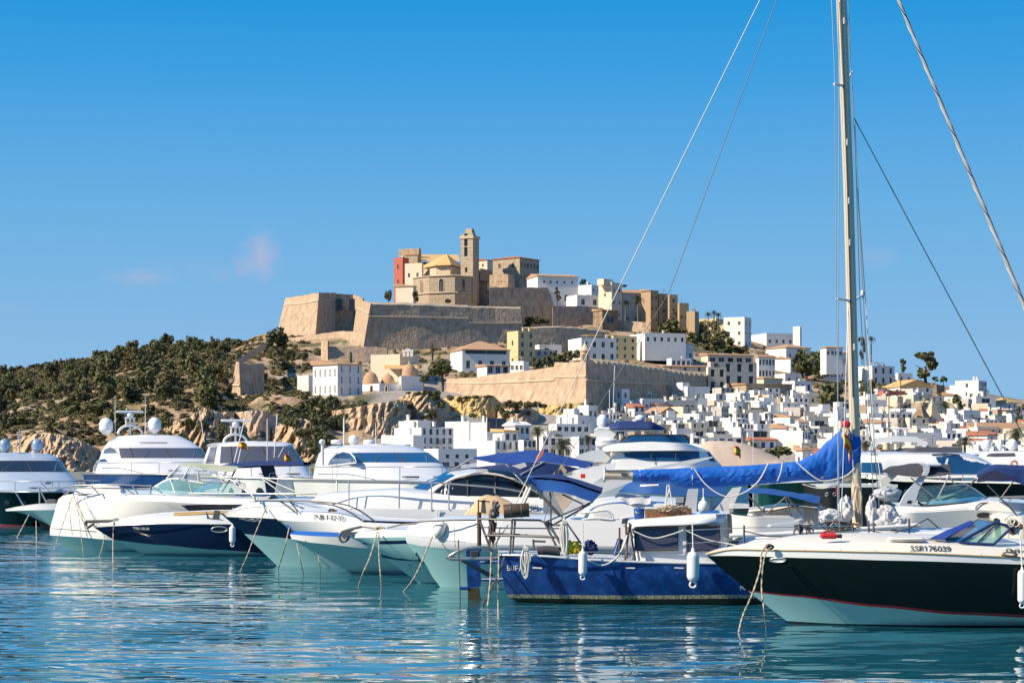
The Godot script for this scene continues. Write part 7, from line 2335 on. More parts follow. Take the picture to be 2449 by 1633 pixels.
func boats_behind_sail() -> void:
	# blue bimini boats and a cuddy between the blue sailing boat and the yachts
	crop(1400, 950, 3.136)
	var o := boat("cuddy_boat", "small white fishing boat with beige cuddy under a slack blue bimini", "boat", 46.5, 1890)
	crop(1740, 1150, 5.88)
	var h := [ln([[180, 640], [600, 660], [1200, 640], [1600, 600]], 1.2, 300, 0.9, 2, 500, 0.0), ln([[180, 900], [600, 1100], [1200, 1100], [1500, 1000]], 1.1, 300, 0.8, 2, 500, 0.0), ln([[220, 1400], [600, 1480], [1200, 1480], [1350, 1480]], 0.8, 300, 0.5, 2, 500, 0.0)]
	shell(o, h, [["hull", "gel"], ["hull", "gel"]])
	deck(o, h[0], 0.05, "gel")
	var c := [ln([[250, 640], [600, 630], [1300, 610]], 1.0, 100, 0.7, 2, 100, 0.6), ln([[270, 430], [600, 420], [900, 360], [1300, 390]], 0.95, 100, 0.7, 2, 100, 0.6)]
	shell(o, c, [["cuddy_side", "gel"]])
	band(o, c, [[610, 435], [860, 395]], [[615, 600], [860, 590]], "cuddy_panel", "beige_cloth", 0.012)
	band(o, c, [[1075, 385], [1275, 395]], [[1085, 590], [1275, 600]], "cuddy_panel", "beige_cloth", 0.012)
	band(o, c, [[885, 395], [1055, 385]], [[890, 570], [1050, 570]], "cuddy_door", "gel_warm", 0.012)
	var rf := [ln([[270, 430], [600, 412], [950, 352], [1380, 392]], 1.1, 150, 0.8, 2, 150, 0.7), ln([[280, 410], [600, 385], [950, 328], [1380, 372]], 1.05, 150, 0.8, 2, 150, 0.7), ln([[280, 400], [600, 375], [950, 318], [1380, 362]], 0.0, 150)]
	shell(o, rf, [["cuddy_roof", "gel_warm"], ["cuddy_roof", "gel_warm"]])
	deck(o, rf[0], 0.01, "gel", "roof_lining")
	cloth(o, "bimini", [[[180, 170, 1.2], [500, 185, 1.2], [820, 215, 1.2], [1290, 320, 1.1]], [[200, 105, 0.6], [500, 120, 0.6], [850, 160, 0.6], [1310, 225, 0.6]], [[210, 95, -0.6], [500, 105, -0.6], [850, 150, -0.6], [1310, 210, -0.6]], [[180, 170, -1.2], [500, 185, -1.2], [820, 205, -1.2], [1290, 310, -1.1]]], "bimini_blue", 18, 0.03, 5)
	rods(o, "bimini_frame", [[[280, 190, 1.2], [530, 460, 1.2], [600, 610, 1.2]], [[830, 210, 1.2], [1050, 470, 1.2]], [[820, 230, 1.2], [340, 640, 1.2]], [[1275, 300, 1.1], [1380, 390, 1.1]], [[820, 230, 1.2], [920, 570, 1.2]]], 0.018, "steel_dull")
	coil(o, "hanging_lines", 480, 480, 600, 120, 1.1, "rope_dark", 5, 0.008)
	# grey inflatable/deck boat with blue cover to the left
	crop(1400, 950, 3.136)
	var q := boat("dinghy", "blue-covered tender slung behind the sail cover", "boat", 50.5, 1590)
	var t := [ln([[255, 705], [330, 660], [600, 650], [1050, 655]], 0.9, 250, 0.1), ln([[260, 712], [400, 720], [700, 735], [1050, 748]], 1.0, 250, 0.1), ln([[280, 716], [500, 738], [800, 748], [1050, 752]], 0.4, 250, 0.0)]
	shell(q, t, [["cover", "bimini_blue"], ["hull", "navy"]])
	deck(q, t[0], 0.12, "bimini_blue", "cover_top")
	band(q, t, [[410, 655], [550, 650]], [[415, 668], [552, 662]], "label_strip", "paint_white", 0.01)
	rods(q, "davit", [[[330, 740, 0], [300, 860, 0], [290, 1100, 0]], [[950, 750, 0], [960, 900, 0], [960, 1100, 0]]], 0.06, "gel", 0.0)
	# white davit legs of the stern gantry
	var g := boat("white_yacht", "white yacht stern with two slanted gantry legs and a fender", "yacht", 47.5, 1700)
	var hh := [ln([[480, 840], [800, 870], [1250, 880]], 1.2, 100, 1.0, 2, 200, 0.6), ln([[480, 1100], [800, 1100], [1250, 1100]], 1.1, 100, 0.9, 2, 200, 0.6), ln([[480, 1560], [800, 1570], [1250, 1570]], 1.0, 100, 0.8, 2, 200, 0.5)]
	shell(g, hh, [["hull", "gel_grey"], ["hull", "gel"]])
	deck(g, hh[0], 0.05, "gel")
	end_cap(g, hh, "transom", "gel")
	plate(g, "gantry_leg", [[775, 685], [848, 685], [832, 870], [748, 830]], 1.0, 0.1, "gel_grey")
	plate(g, "gantry_leg", [[1110, 680], [1175, 672], [1080, 885], [960, 860]], 1.1, 0.1, "gel")
	plate(g, "gantry_leg", [[1035, 760], [1080, 765], [975, 870], [925, 860]], 0.9, 0.1, "navy_mid")
	plate(g, "side_panel", [[480, 745], [760, 750], [750, 860], [480, 850]], 0.8, 0.1, "glass_grey")
	plate(g, "side_panel", [[480, 745], [740, 748], [735, 790], [485, 800]], 0.82, 0.02, "clear_plastic")
	ball_fender("white round-shouldered fender between the gantry legs", 1683, 1196, 1228, 13, 46.2)
	var bx := boat("open_boat", "white open boat with black cowls behind the sailing boat", "boat", 45.0, 1790)
	var bh := [ln([[1100, 880], [1300, 900], [1568, 900]], 1.0, 200, 0.5), ln([[1120, 1400], [1300, 1420], [1568, 1420]], 0.9, 200, 0.4)]
	shell(bx, bh, [["hull", "gel"]])
	deck(bx, bh[0], 0.05, "gel")
	plate(bx, "console", [[1110, 810], [1225, 805], [1230, 840], [1190, 960], [1115, 960]], 0.5, 0.8, "hull_green")
	plate(bx, "console_top", [[1110, 800], [1228, 800], [1230, 832], [1110, 835]], 0.55, 0.9, "gel")

func boat_right_cruiser() -> void:
	crop(2030, 1020, 5.227)
	var o := boat("sport_boat", "white sport boat with silver arch and teal windscreen at the right", "boat", 44.0, 2280)
	var h := [ln([[640, 1000], [1000, 1005], [1500, 960], [1780, 930], [2300, 960], [2700, 1000]], 1.25, 200, 1.1), ln([[640, 1080], [1000, 1070], [1500, 1040], [2000, 1060], [2700, 1080]], 1.35, 200, 1.2), ln([[640, 1200], [1000, 1190], [1600, 1160], [2000, 1150], [2700, 1150]], 1.3, 200, 1.15), ln([[640, 1500], [1000, 1500], [2700, 1480]], 1.15, 200, 1.0), ln([[640, 1560], [1000, 1565], [2700, 1560]], 1.0, 200, 0.9)]
	shell(o, h, [["gunwale", "gel"], ["hull", "gel"], ["hull", "gel"], ["bottom", "antifoul"]])
	deck(o, h[0], 0.1, "gel")
	end_cap(o, h, "transom", "gel")
	oval(o, "port_light", h, 1695, 1108, 85, 28, "dark", "glass_dark", 0.012)
	band(o, h, [[660, 1052], [1000, 1048], [1500, 1012]], [[660, 1060], [1000, 1056], [1500, 1020]], "pinstripe", "gel_grey", 0.006)
	var w := [ln([[870, 965], [990, 990], [1400, 960], [1780, 915]], 1.1, 200, 0.9, 2, 500, 0.1), ln([[880, 800], [1100, 760], [1380, 728], [1510, 740], [1700, 870]], 0.95, 200, 0.8, 2, 400, 0.1)]
	shell(o, w, [["windscreen", "glass"]])
	rod(o, "windscreen_frame", [[865, 950, 0.9], [875, 810, 0.82], [1100, 760, 0.95], [1380, 725, 0.96], [1500, 735, 0.9], [1770, 918, 0.3]], 0.02, "steel", 0, 3)
	rod(o, "windscreen_foot", [[870, 945, 0.92], [980, 988, 1.1], [1400, 962, 1.1], [1770, 918, 0.4]], 0.022, "dark", 0, 3)
	rod(o, "windscreen_bar", [[970, 940, 1.05], [1250, 860, 1.0], [1500, 755, 0.9]], 0.016, "steel", 0, 2)
	for z in [1.15, -1.05]:
		plate(o, "radar_arch", [[640, 980], [700, 860], [830, 700], [900, 630], [960, 560], [930, 490], [880, 465], [960, 460], [1020, 500], [1010, 570], [960, 650], [880, 800], [840, 940], [820, 980]], z, 0.12, "arch_silver")
	var at := MB.new()
	at.bbox(L(940, 480, 0.05), Vector3(0.35, 0.08, 2.1), 0.03)
	part(o, "arch_top", at, M.arch_silver)
	oval(o, "arch_badge", [ln([[600, 900], [1000, 900]], 1.2, 1, 1.17), ln([[600, 1000], [1000, 1000]], 1.2, 1, 1.17)], 768, 945, 40, 22, "steel", "navy", 0.008)
	cloth(o, "bimini", [[[400, 560, 1.15], [560, 600, 1.2], [900, 635, 1.2], [1240, 605, 1.15], [1290, 590, 1.1]], [[500, 510, 0.7], [650, 490, 0.7], [900, 465, 0.7], [1100, 470, 0.7], [1270, 485, 0.7]], [[520, 500, -0.7], [650, 480, -0.7], [900, 452, -0.7], [1100, 458, -0.7], [1280, 475, -0.7]], [[400, 560, -1.15], [560, 600, -1.2], [900, 630, -1.2], [1240, 600, -1.15], [1290, 585, -1.1]]], "grey_cloth", 20, 0.02, 3)
	plate(o, "cream_panel", [[330, 710], [540, 570], [650, 575], [470, 740]], 1.0, 0.05, "gel_warm")
	rods(o, "bimini_frame", [[[1255, 615, 1.15], [1125, 880, 1.1]], [[1260, 615, 1.15], [1340, 740, 1.0]], [[780, 640, 1.2], [1060, 870, 1.1]], [[1250, 612, 1.15], [1230, 640, 1.15]]], 0.016, "steel")
	rods(o, "bow_rail", [[[1760, 885, 0.9], [2250, 870, 1.0]], [[2000, 940, 1.1], [2040, 900, 1.1], [2250, 890, 1.1]]], 0.016, "steel")
	rod(o, "cleat_line", [[1590, 1030, 1.36], [1650, 960, 1.3], [1900, 950, 1.2]], 0.012, "rope_dark", 0, 2)
	# navy bimini of the boat beyond the frame's edge
	var n := boat("canopy_boat", "boat under a big navy folding bimini at the right edge", "boat", 41.5, 2440)
	var nh := [ln([[1900, 1150], [2100, 1120], [2700, 1100]], 1.2, 300, 0.3), ln([[1920, 1500], [2100, 1560], [2700, 1560]], 1.1, 300, 0.2), ln([[1960, 1720], [2100, 1730], [2700, 1730]], 0.9, 300, 0.2)]
	shell(n, nh, [["hull", "gel_warm"], ["hull", "gel_warm"]])
	deck(n, nh[0], 0.08, "gel_warm")
	cloth(n, "bimini", [[[1600, 640, 1.1], [1800, 550, 1.15], [2050, 640, 1.15], [2200, 740, 1.15], [2500, 760, 1.15]], [[1620, 570, 0.5], [1800, 490, 0.5], [2050, 490, 0.5], [2200, 500, 0.5], [2500, 520, 0.5]], [[1630, 560, -0.5], [1800, 480, -0.5], [2050, 480, -0.5], [2200, 490, -0.5], [2500, 510, -0.5]], [[1610, 700, -1.1], [1800, 680, -1.15], [2050, 690, -1.15], [2200, 720, -1.15], [2500, 740, -1.15]]], "navy_cloth", 22, 0.02, 6)
	rods(n, "bimini_frame", [[[1740, 730, 1.1], [2000, 990, 1.1], [2250, 1260, 1.1]], [[2060, 690, 1.1], [1890, 920, 1.1]], [[1600, 650, 1.1], [1500, 770, 0.9]]], 0.016, "steel_dull")
	var gr := MB.new()
	rng.seed = 31
	for i in 14:
		gr.bbox(L(2000 + rng.randf() * 180, 1150 + rng.randf() * 170, 0.8 + rng.randf() * 0.3), Vector3(rng.randf_range(0.08, 0.2), rng.randf_range(0.05, 0.12), 0.15), 0.02, Basis(Vector3.BACK, rng.randf() * 3))
	part(n, "loose_gear", gr, M.wood)
	coil(n, "coiled_rope", 2060, 1150, 1260, 120, 1.1, "rope_white", 8, 0.012)

func boat_blue_sail() -> void:
	crop(0, 0, 1)
	var o := boat("sailing_boat", "old blue steel sailing boat with a bright blue sail cover on its boom", "sailboat", 38.7, 1900)
	var h := [ln([[1192, 1327], [1300, 1330], [1450, 1341], [1650, 1347], [1850, 1345], [2200, 1330], [2690, 1292]], 1.5, 420, 0.85, 2, 900, 0.0), ln([[1200, 1372], [1450, 1380], [1850, 1382], [2200, 1375], [2665, 1350]], 1.5, 420, 0.8, 2, 900, 0.0), ln([[1211, 1421], [1500, 1424], [1800, 1422], [2200, 1418], [2630, 1408]], 1.4, 420, 0.68, 2, 900, 0.0), ln([[1219, 1430], [1500, 1433], [1800, 1431], [2200, 1428], [2620, 1420]], 1.38, 420, 0.65, 2, 900, 0.0), ln([[1240, 1440], [1500, 1447], [1800, 1447], [2200, 1445], [2600, 1440]], 1.3, 420, 0.6, 2, 900, 0.0), ln([[1300, 1452], [1500, 1460], [1800, 1460], [2560, 1456]], 1.0, 420, 0.4, 2, 900, 0.0)]
	shell(o, h, [["hull", "old_blue"], ["hull", "old_blue"], ["scum_line", "scum"], ["waterline_weed", "weed"], ["bottom", "weed"]], 40)
	deck(o, h[0], 0.08, "gel_grey")
	end_cap(o, h, "transom", "old_blue")
	rod(o, "toe_rail", [[1192, 1327, 0.86], [1300, 1330, 1.3], [1450, 1341, 1.48], [1650, 1347, 1.5], [1850, 1345, 1.5], [2200, 1330, 1.25]], 0.022, "gel_grey", 0, 4)
	words_on(o, h, "BUFA", 1231, 1359, 0.095, "paint_white", 0.0, "Droid Sans Mono")
	words_on(o, h, "PO", 1777, 1407, 0.07, "paint_white", 0.0, "Droid Sans Mono")
	for x in [1285, 1508, 1624]:
		band(o, h, [[x - 11, 1356], [x + 11, 1357]], [[x - 11, 1359], [x + 11, 1360]], "scupper", "paint_white", 0.012, true, 4)
	# deckhouse
	var c := [ln([[1512, 1342], [1620, 1345], [1745, 1345]], 1.05, 40, 0.95, 2, 60, 0.85), ln([[1514, 1320], [1620, 1322], [1740, 1322]], 1.05, 40, 0.95, 2, 60, 0.85), ln([[1512, 1258], [1620, 1254], [1722, 1250]], 1.0, 40, 0.9, 2, 60, 0.8)]
	shell(o, c, [["deckhouse_side", "gel"], ["deckhouse_side", "gel"]])
	end_cap(o, c, "deckhouse_end", "gel")
	end_cap(o, c, "deckhouse_end", "gel", true)
	var rf := [ln([[1500, 1260], [1620, 1256], [1732, 1248]], 1.15, 40, 1.0, 2, 60, 0.9), ln([[1502, 1246], [1560, 1240], [1660, 1232], [1738, 1228]], 1.12, 40, 0.95, 2, 60, 0.85), ln([[1504, 1238], [1560, 1232], [1660, 1224], [1738, 1221]], 0.0, 40)]
	shell(o, rf, [["deckhouse_roof", "gel"], ["deckhouse_roof", "gel"]])
	deck(o, rf[0], 0.01, "gel", "roof_lining")
	var wl := [ln([[1500, 1262], [1760, 1258]], 1.02, 40, 0.93), ln([[1500, 1325], [1760, 1325]], 1.08, 40, 0.98)]
	for q in [[1519, 1622, 1263, 1316], [1644, 1722, 1260, 1318]]:
		var wn := band(o, wl, [[q[0], q[2]], [q[1], q[2] - 3]], [[q[0], q[3]], [q[1], q[3] - 2]], "window", "glass_violet", 0.02)
		rod(wn, "window_frame", [[q[0], q[2], 1.06], [q[1], q[2] - 3, 1.1], [q[1], q[3] - 2, 1.12], [q[0], q[3], 1.08], [q[0], q[2], 1.06]], 0.022, "dark")
	plate(o, "curtain", [[1548, 1268], [1592, 1267], [1590, 1300], [1552, 1302]], 0.95, 0.02, "white_cloth")
	rod(o, "grab_rope", [[1516, 1270, 1.12], [1560, 1287, 1.14], [1600, 1280, 1.14], [1635, 1268, 1.14]], 0.014, "rope_white", 0, 4)
	rod(o, "grab_rope", [[1640, 1268, 1.14], [1690, 1290, 1.14], [1740, 1300, 1.14], [1790, 1310, 1.3]], 0.014, "rope_white", 0, 4)
	cloth(o, "blue_hatch", [[[1655, 1238, 0.9], [1718, 1230, 0.9]], [[1655, 1230, 0.6], [1718, 1222, 0.6]], [[1655, 1226, 0.0], [1718, 1219, 0.0]]], "bimini_blue", 6)
	# things on the roof: bucket, timber box and ropes are separate objects further down
	# pilot gear on the stern: rudder, platform, pushpit, vane
	var rd := MB.new()
	rd.fan(pl([[1114, 1315], [1148, 1312], [1150, 1404], [1118, 1405]], 0.05), Vector3(0, 0, -0.1))
	part(o, "rudder_blade", rd, M.old_blue)
	var rw := MB.new()
	rw.fan(pl([[1119, 1406], [1146, 1406], [1152, 1445], [1119, 1446]], 0.06), Vector3(0, 0, -0.14))
	part(o, "rudder_foot", rw, M.weed)
	rod(o, "rudder_post", [[1146, 1225, 0.0], [1146, 1318, 0.0]], 0.045, "wood_dark")
	rods(o, "rudder_bracket", [[[1148, 1386, 0.0], [1210, 1385, 0.3]], [[1100, 1407, 0.05], [1120, 1407, 0.05]], [[1145, 1345, 0], [1200, 1343, 0.3]]], 0.035, "old_blue")
	rod(o, "boarding_platform", [[1178, 1312, 0.6], [1150, 1309, 0.75], [1110, 1313, 0.8], [1075, 1330, 0.8], [1076, 1336, 0.8], [1175, 1336, 0.75], [1195, 1334, 0.7]], 0.035, "steel", 0, 2)
	rods(o, "platform_stay", [[[1103, 1340, 0.6], [1170, 1378, 0.3]], [[1103, 1338, 0.7], [1178, 1376, 0.4]]], 0.025, "steel_dull")
	var mb := MB.new()
	mb.bbox(L(1135, 1325, 0.3), Vector3(0.17, 0.13, 0.2), 0.02)
	part(o, "drive_box", mb, M.dark)
	rods(o, "dipping_line", [[[1096, 1290, 0.9], [1098, 1345, 0.9], [1101, 1450, 0.9]]], 0.012, "rope_dark")
	# pushpit: two rails on posts round the stern
	rods(o, "pushpit_rail", [[[1145, 1241, 0.5], [1220, 1243, 0.9], [1290, 1244, 1.1], [1320, 1255, 1.2], [1345, 1256, 1.25]], [[1160, 1280, 0.6], [1220, 1281, 1.0], [1330, 1285, 1.25]], [[1180, 1275, 0.7], [1310, 1283, 1.2]]], 0.022, "steel_dull")
	rods(o, "pushpit_post", [[[1225, 1246, 0.95], [1219, 1325, 1.0]], [[1232, 1246, 0.98], [1225, 1322, 1.0]], [[1303, 1250, 1.2], [1330, 1305, 1.3]], [[1310, 1246, 1.2], [1340, 1300, 1.3]], [[1148, 1246, 0.5], [1175, 1320, 0.6]], [[1275, 1290, 1.2], [1277, 1312, 1.2]], [[1276, 1294, 1.2], [1305, 1295, 1.2]]], 0.022, "steel_dull")
	rods(o, "wire_stay", [[[1180, 1245, 0.6], [1180, 1300, 0.6]], [[1178, 1310, 0.8], [1215, 1255, 0.8]], [[1186, 1310, 0.8], [1196, 1262, 0.8]]], 0.012, "steel_dull")
	bundle(o, "chain_bundle", L(1184, 1222, 0.5), Vector3(0.07, 0.14, 0.08), "steel_dull", 0.6, 3)
	bundle(o, "chain_bundle", L(1176, 1272, 0.6), Vector3(0.06, 0.2, 0.07), "rope_dark", 0.6, 5)
	plate(o, "vane", [[1152, 1197], [1160, 1194], [1163, 1228], [1150, 1227]], 0.3, 0.03, "steel_dull")
	rods(o, "vane_frame", [[[1142, 1197, 0.3], [1172, 1200, 0.3]], [[1144, 1197, 0.3], [1144, 1228, 0.3]]], 0.014, "black")
	# bimini over the cockpit
	cloth(o, "bimini", [[[1264, 1146, 1.2], [1290, 1172, 1.25], [1350, 1178, 1.3], [1418, 1202, 1.25]], [[1264, 1142, 0.7], [1300, 1142, 0.8], [1360, 1150, 0.8], [1440, 1178, 0.7]], [[1268, 1139, -0.6], [1330, 1137, -0.7], [1370, 1146, -0.7], [1442, 1168, -0.7]], [[1266, 1145, -1.2], [1330, 1158, -1.25], [1370, 1165, -1.25], [1430, 1186, -1.2]]], "bimini_blue", 18, 0.03, 9)
	cloth(o, "bimini_top", [[[1264, 1144, 0.9], [1300, 1142, 0.9], [1360, 1149, 0.9], [1440, 1177, 0.8]], [[1268, 1137, -0.8], [1330, 1134, -0.8], [1370, 1143, -0.8], [1442, 1166, -0.8]]], "navy_cloth", 12, 0.02, 9)
	rods(o, "bimini_frame", [[[1270, 1156, 1.2], [1348, 1240, 1.25], [1390, 1300, 1.3]], [[1284, 1175, 1.2], [1336, 1232, 1.25]], [[1418, 1200, 1.2], [1300, 1250, 1.25]], [[1345, 1182, 1.25], [1395, 1206, 1.25]], [[1316, 1176, 1.2], [1318, 1258, 1.2]], [[1412, 1205, 1.2], [1318, 1258, 1.2]], [[1305, 1250, 1.2], [1350, 1305, 1.3]]], 0.018, "steel_dull")
	# poles lashed to the pushpit, with a small flag
	rods(o, "lashed_pole", [[[1262, 1165, 0.8], [1243, 1212, 0.8]], [[1270, 1166, 0.85], [1250, 1210, 0.85]]], 0.03, "gel_warm")
	var fl := MB.new()
	fl.fan(pl([[1297, 1072], [1300, 1085], [1284, 1105], [1281, 1095]], 0.2), Vector3(0, 0, -0.01))
	part(o, "pennant", fl, M.orange)
	fl = MB.new()
	fl.fan(pl([[1343, 1110], [1356, 1125], [1350, 1135], [1340, 1120], [1328, 1136], [1322, 1134]], 0.3), Vector3(0, 0, -0.01))
	part(o, "pennant", fl, M.tan_cloth)
	# ropes hung on the rails
	coil(o, "hanging_coil", 1257, 1302, 1386, 22, 1.32, "rope_white", 10, 0.012)
	coil(o, "hanging_coil", 1350, 1236, 1334, 18, 1.4, "rope_white", 9, 0.013)
	rod(o, "dark_tarp_roll", [[1285, 1318, 1.2], [1310, 1316, 1.2], [1340, 1320, 1.2]], 0.09, "grey_cloth", 0, 3)
	bundle(o, "outboard_cover", L(1412, 1310, 0.9), Vector3(0.12, 0.12, 0.12), "navy_cloth", 0.3, 4)
	rod(o, "blue_pole", [[1484, 1290, 1.0], [1472, 1328, 1.1]], 0.06, "navy_mid")
	rods(o, "boarding_rail", [[[1497, 1252, 1.1], [1500, 1335, 1.3]], [[1482, 1262, 1.1], [1482, 1330, 1.2]], [[1505, 1250, 1.05], [1520, 1340, 1.3]], [[1495, 1340, 1.3], [1505, 1260, 1.1]]], 0.02, "wood_dark")
	rod(o, "slack_rope", [[1408, 1340, 1.5], [1440, 1352, 1.55], [1470, 1338, 1.5], [1490, 1310, 1.4], [1500, 1280, 1.2]], 0.016, "rope_white", 0, 5)
	rods(o, "lifeline", [[[1400, 1320, 1.45], [1500, 1320, 1.48], [1640, 1322, 1.5]], [[1640, 1268, 1.45], [1788, 1262, 1.5], [2038, 1258, 1.4]], [[1640, 1300, 1.45], [1788, 1290, 1.5], [2038, 1280, 1.4]]], 0.008, "steel")
	# foredeck: low coachroof, stanchions, stowed pole, hatches
	var k := [ln([[1752, 1330], [1900, 1322], [2100, 1312], [2360, 1300]], 1.0, 80, 0.8, 2, 300, 0.4), ln([[1765, 1300], [1900, 1285], [2100, 1278], [2350, 1276]], 0.9, 80, 0.7, 2, 300, 0.35), ln([[1775, 1288], [1900, 1272], [2100, 1266], [2340, 1266]], 0.4, 80, 0.3, 2, 300, 0.1), ln([[1780, 1284], [1900, 1268], [2100, 1262], [2335, 1262]], 0.0, 80)]
	shell(o, k, [["coachroof", "gel"], ["coachroof", "gel"], ["coachroof", "gel"]])
	rod(o, "spinnaker_pole", [[1745, 1281, 1.2], [1900, 1276, 1.2], [2050, 1266, 1.15], [2200, 1256, 1.0]], 0.045, "gel")
	rods(o, "stanchion", [[[1780, 1256, 1.5], [1780, 1302, 1.5]], [[1912, 1255, 1.5], [1914, 1298, 1.5]], [[2040, 1253, 1.4], [2042, 1295, 1.4]], [[2078, 1245, 1.3], [2079, 1290, 1.3]], [[2090, 1250, 1.3], [2091, 1288, 1.3]], [[2175, 1240, 1.2], [2176, 1290, 1.2]], [[1995, 1250, 1.4], [1952, 1296, 1.4]], [[1912, 1252, 1.45], [1918, 1295, 1.5]]], 0.02, "steel_dull")
	rods(o, "deck_line", [[[1780, 1270, 1.4], [1840, 1283, 1.4], [1900, 1285, 1.4], [1960, 1276, 1.4], [2010, 1262, 1.3]], [[2080, 1268, 1.3], [2130, 1278, 1.3], [2180, 1262, 1.2], [2220, 1240, 1.1], [2245, 1262, 1.0]]], 0.012, "rope_dark")
	coil(o, "tangled_lines", 2000, 1245, 1272, 90, 1.2, "rope_dark", 12, 0.009)
	coil(o, "tangled_lines", 1925, 1255, 1292, 40, 1.45, "rope_dark", 8, 0.009)
	plate(o, "solar_panel", [[1842, 1262], [1846, 1255], [1912, 1248], [1918, 1253], [1850, 1264]], 1.1, 0.5, "gel_grey")
	bundle(o, "bagged_sail", L(2023, 1222, 0.5), Vector3(0.13, 0.26, 0.2), "white_cloth", 0.2, 7)
	bundle(o, "bagged_sail", L(1985, 1235, 0.6), Vector3(0.2, 0.13, 0.2), "white_cloth", 0.25, 8)
	bundle(o, "bagged_sail", L(2118, 1240, 0.4), Vector3(0.24, 0.24, 0.22), "white_cloth", 0.22, 9)
	bundle(o, "bagged_sail", L(2125, 1182, 0.4), Vector3(0.25, 0.13, 0.22), "cloth_silver", 0.18, 10)
	bundle(o, "bagged_sail", L(2085, 1228, 0.45), Vector3(0.09, 0.30, 0.12), "white_cloth", 0.25, 11)
	bundle(o, "bagged_sail", L(2150, 1250, 0.5), Vector3(0.16, 0.12, 0.2), "white_cloth", 0.25, 12)
	build_rig(o)
	# loose things lying on the blue boat
	var z := thing("bucket", "blue bucket standing on the sailing boat's cabin roof", "bucket", P(1529, 1243, 37.95))
	var b := MB.new()
	b.lathe([[0, 0], [0.085, 0], [0.1, 0.2], [0.105, 0.21], [0.095, 0.21], [0.08, 0.02]], Vector3.ZERO, 14)
	part(z, "pail", b, M.bimini_blue)
	b = MB.new()
	b.tube(smooth_path([Vector3(-0.1, 0.2, 0), Vector3(-0.03, 0.12, 0.1), Vector3(0.1, 0.2, 0)], 4), 0.007, 5)
	part(z, "handle", b, M.steel)
	z = thing("timber_box", "low brown timber crate on the cabin roof heaped with rope", "crate", P(1596, 1241, 38.05))
	for i in 4:
		b = MB.new()
		b.bbox(Vector3(-0.3 + i * 0.21, 0.09 + i * 0.008, 0.18), Vector3(0.205, 0.17, 0.03), 0.006, Basis(Vector3.BACK, 0.04))
		part(z, "board", b, M.wood)
	b = MB.new()
	b.bbox(Vector3(0.02, 0.1, -0.05), Vector3(0.82, 0.16, 0.4), 0.01)
	part(z, "box_body", b, M.wood_dark)
	z = thing("rope_heap", "heap of tan rope on the timber crate", "rope", P(1612, 1228, 37.95))
	rng.seed = 12
	for i in 16:
		b = MB.new()
		var v := []
		var cx := rng.randf_range(-0.25, 0.22)
		for e in 9:
			var a := TAU * e / 8.0
			v.append(Vector3(cx + cos(a) * rng.randf_range(0.06, 0.17), 0.03 + rng.randf_range(0.0, 0.13) * (1.0 - absf(cx) * 1.5) + sin(a) * 0.02, sin(a) * rng.randf_range(0.08, 0.2)))
		b.tube(smooth_path(v, 3), 0.012, 5)
		part(z, "loop", b, M.rope)
	z = thing("barbecue_box", "brown rail-mounted box on the sailing boat's stern", "box", P(1235, 1237, 37.6))
	b = MB.new()
	b.lathe([[0, -0.23], [0.125, -0.23], [0.125, 0.23], [0, 0.23]], Vector3(0, 0.12, 0), 8, Basis(Vector3.BACK, PI / 2 + 0.06))
	part(z, "drum", b, M.wood_dark)
	for x in [-0.1, 0.09]:
		b = MB.new()
		b.lathe([[0.13, -0.012], [0.133, 0.0], [0.13, 0.012]], Vector3(x, 0.12, 0), 8, Basis(Vector3.BACK, PI / 2 + 0.06))
		part(z, "strap", b, M.steel_dull)
	z = thing("yellow_bag", "crumpled yellow bag on the sailing boat's side deck", "bag", P(1370, 1325, 37.4))
	bundle(z, "bag", Vector3(0, 0.12, 0), Vector3(0.14, 0.11, 0.1), "yellow", 0.45, 21)
	ball_fender("slim white fender hanging against the blue hull", 1394, 1317, 1377, 10.5, 37.05)
	ball_fender("stout grubby white fender hanging by the blue boat's cabin", 1658, 1318, 1392, 15.0, 36.95)

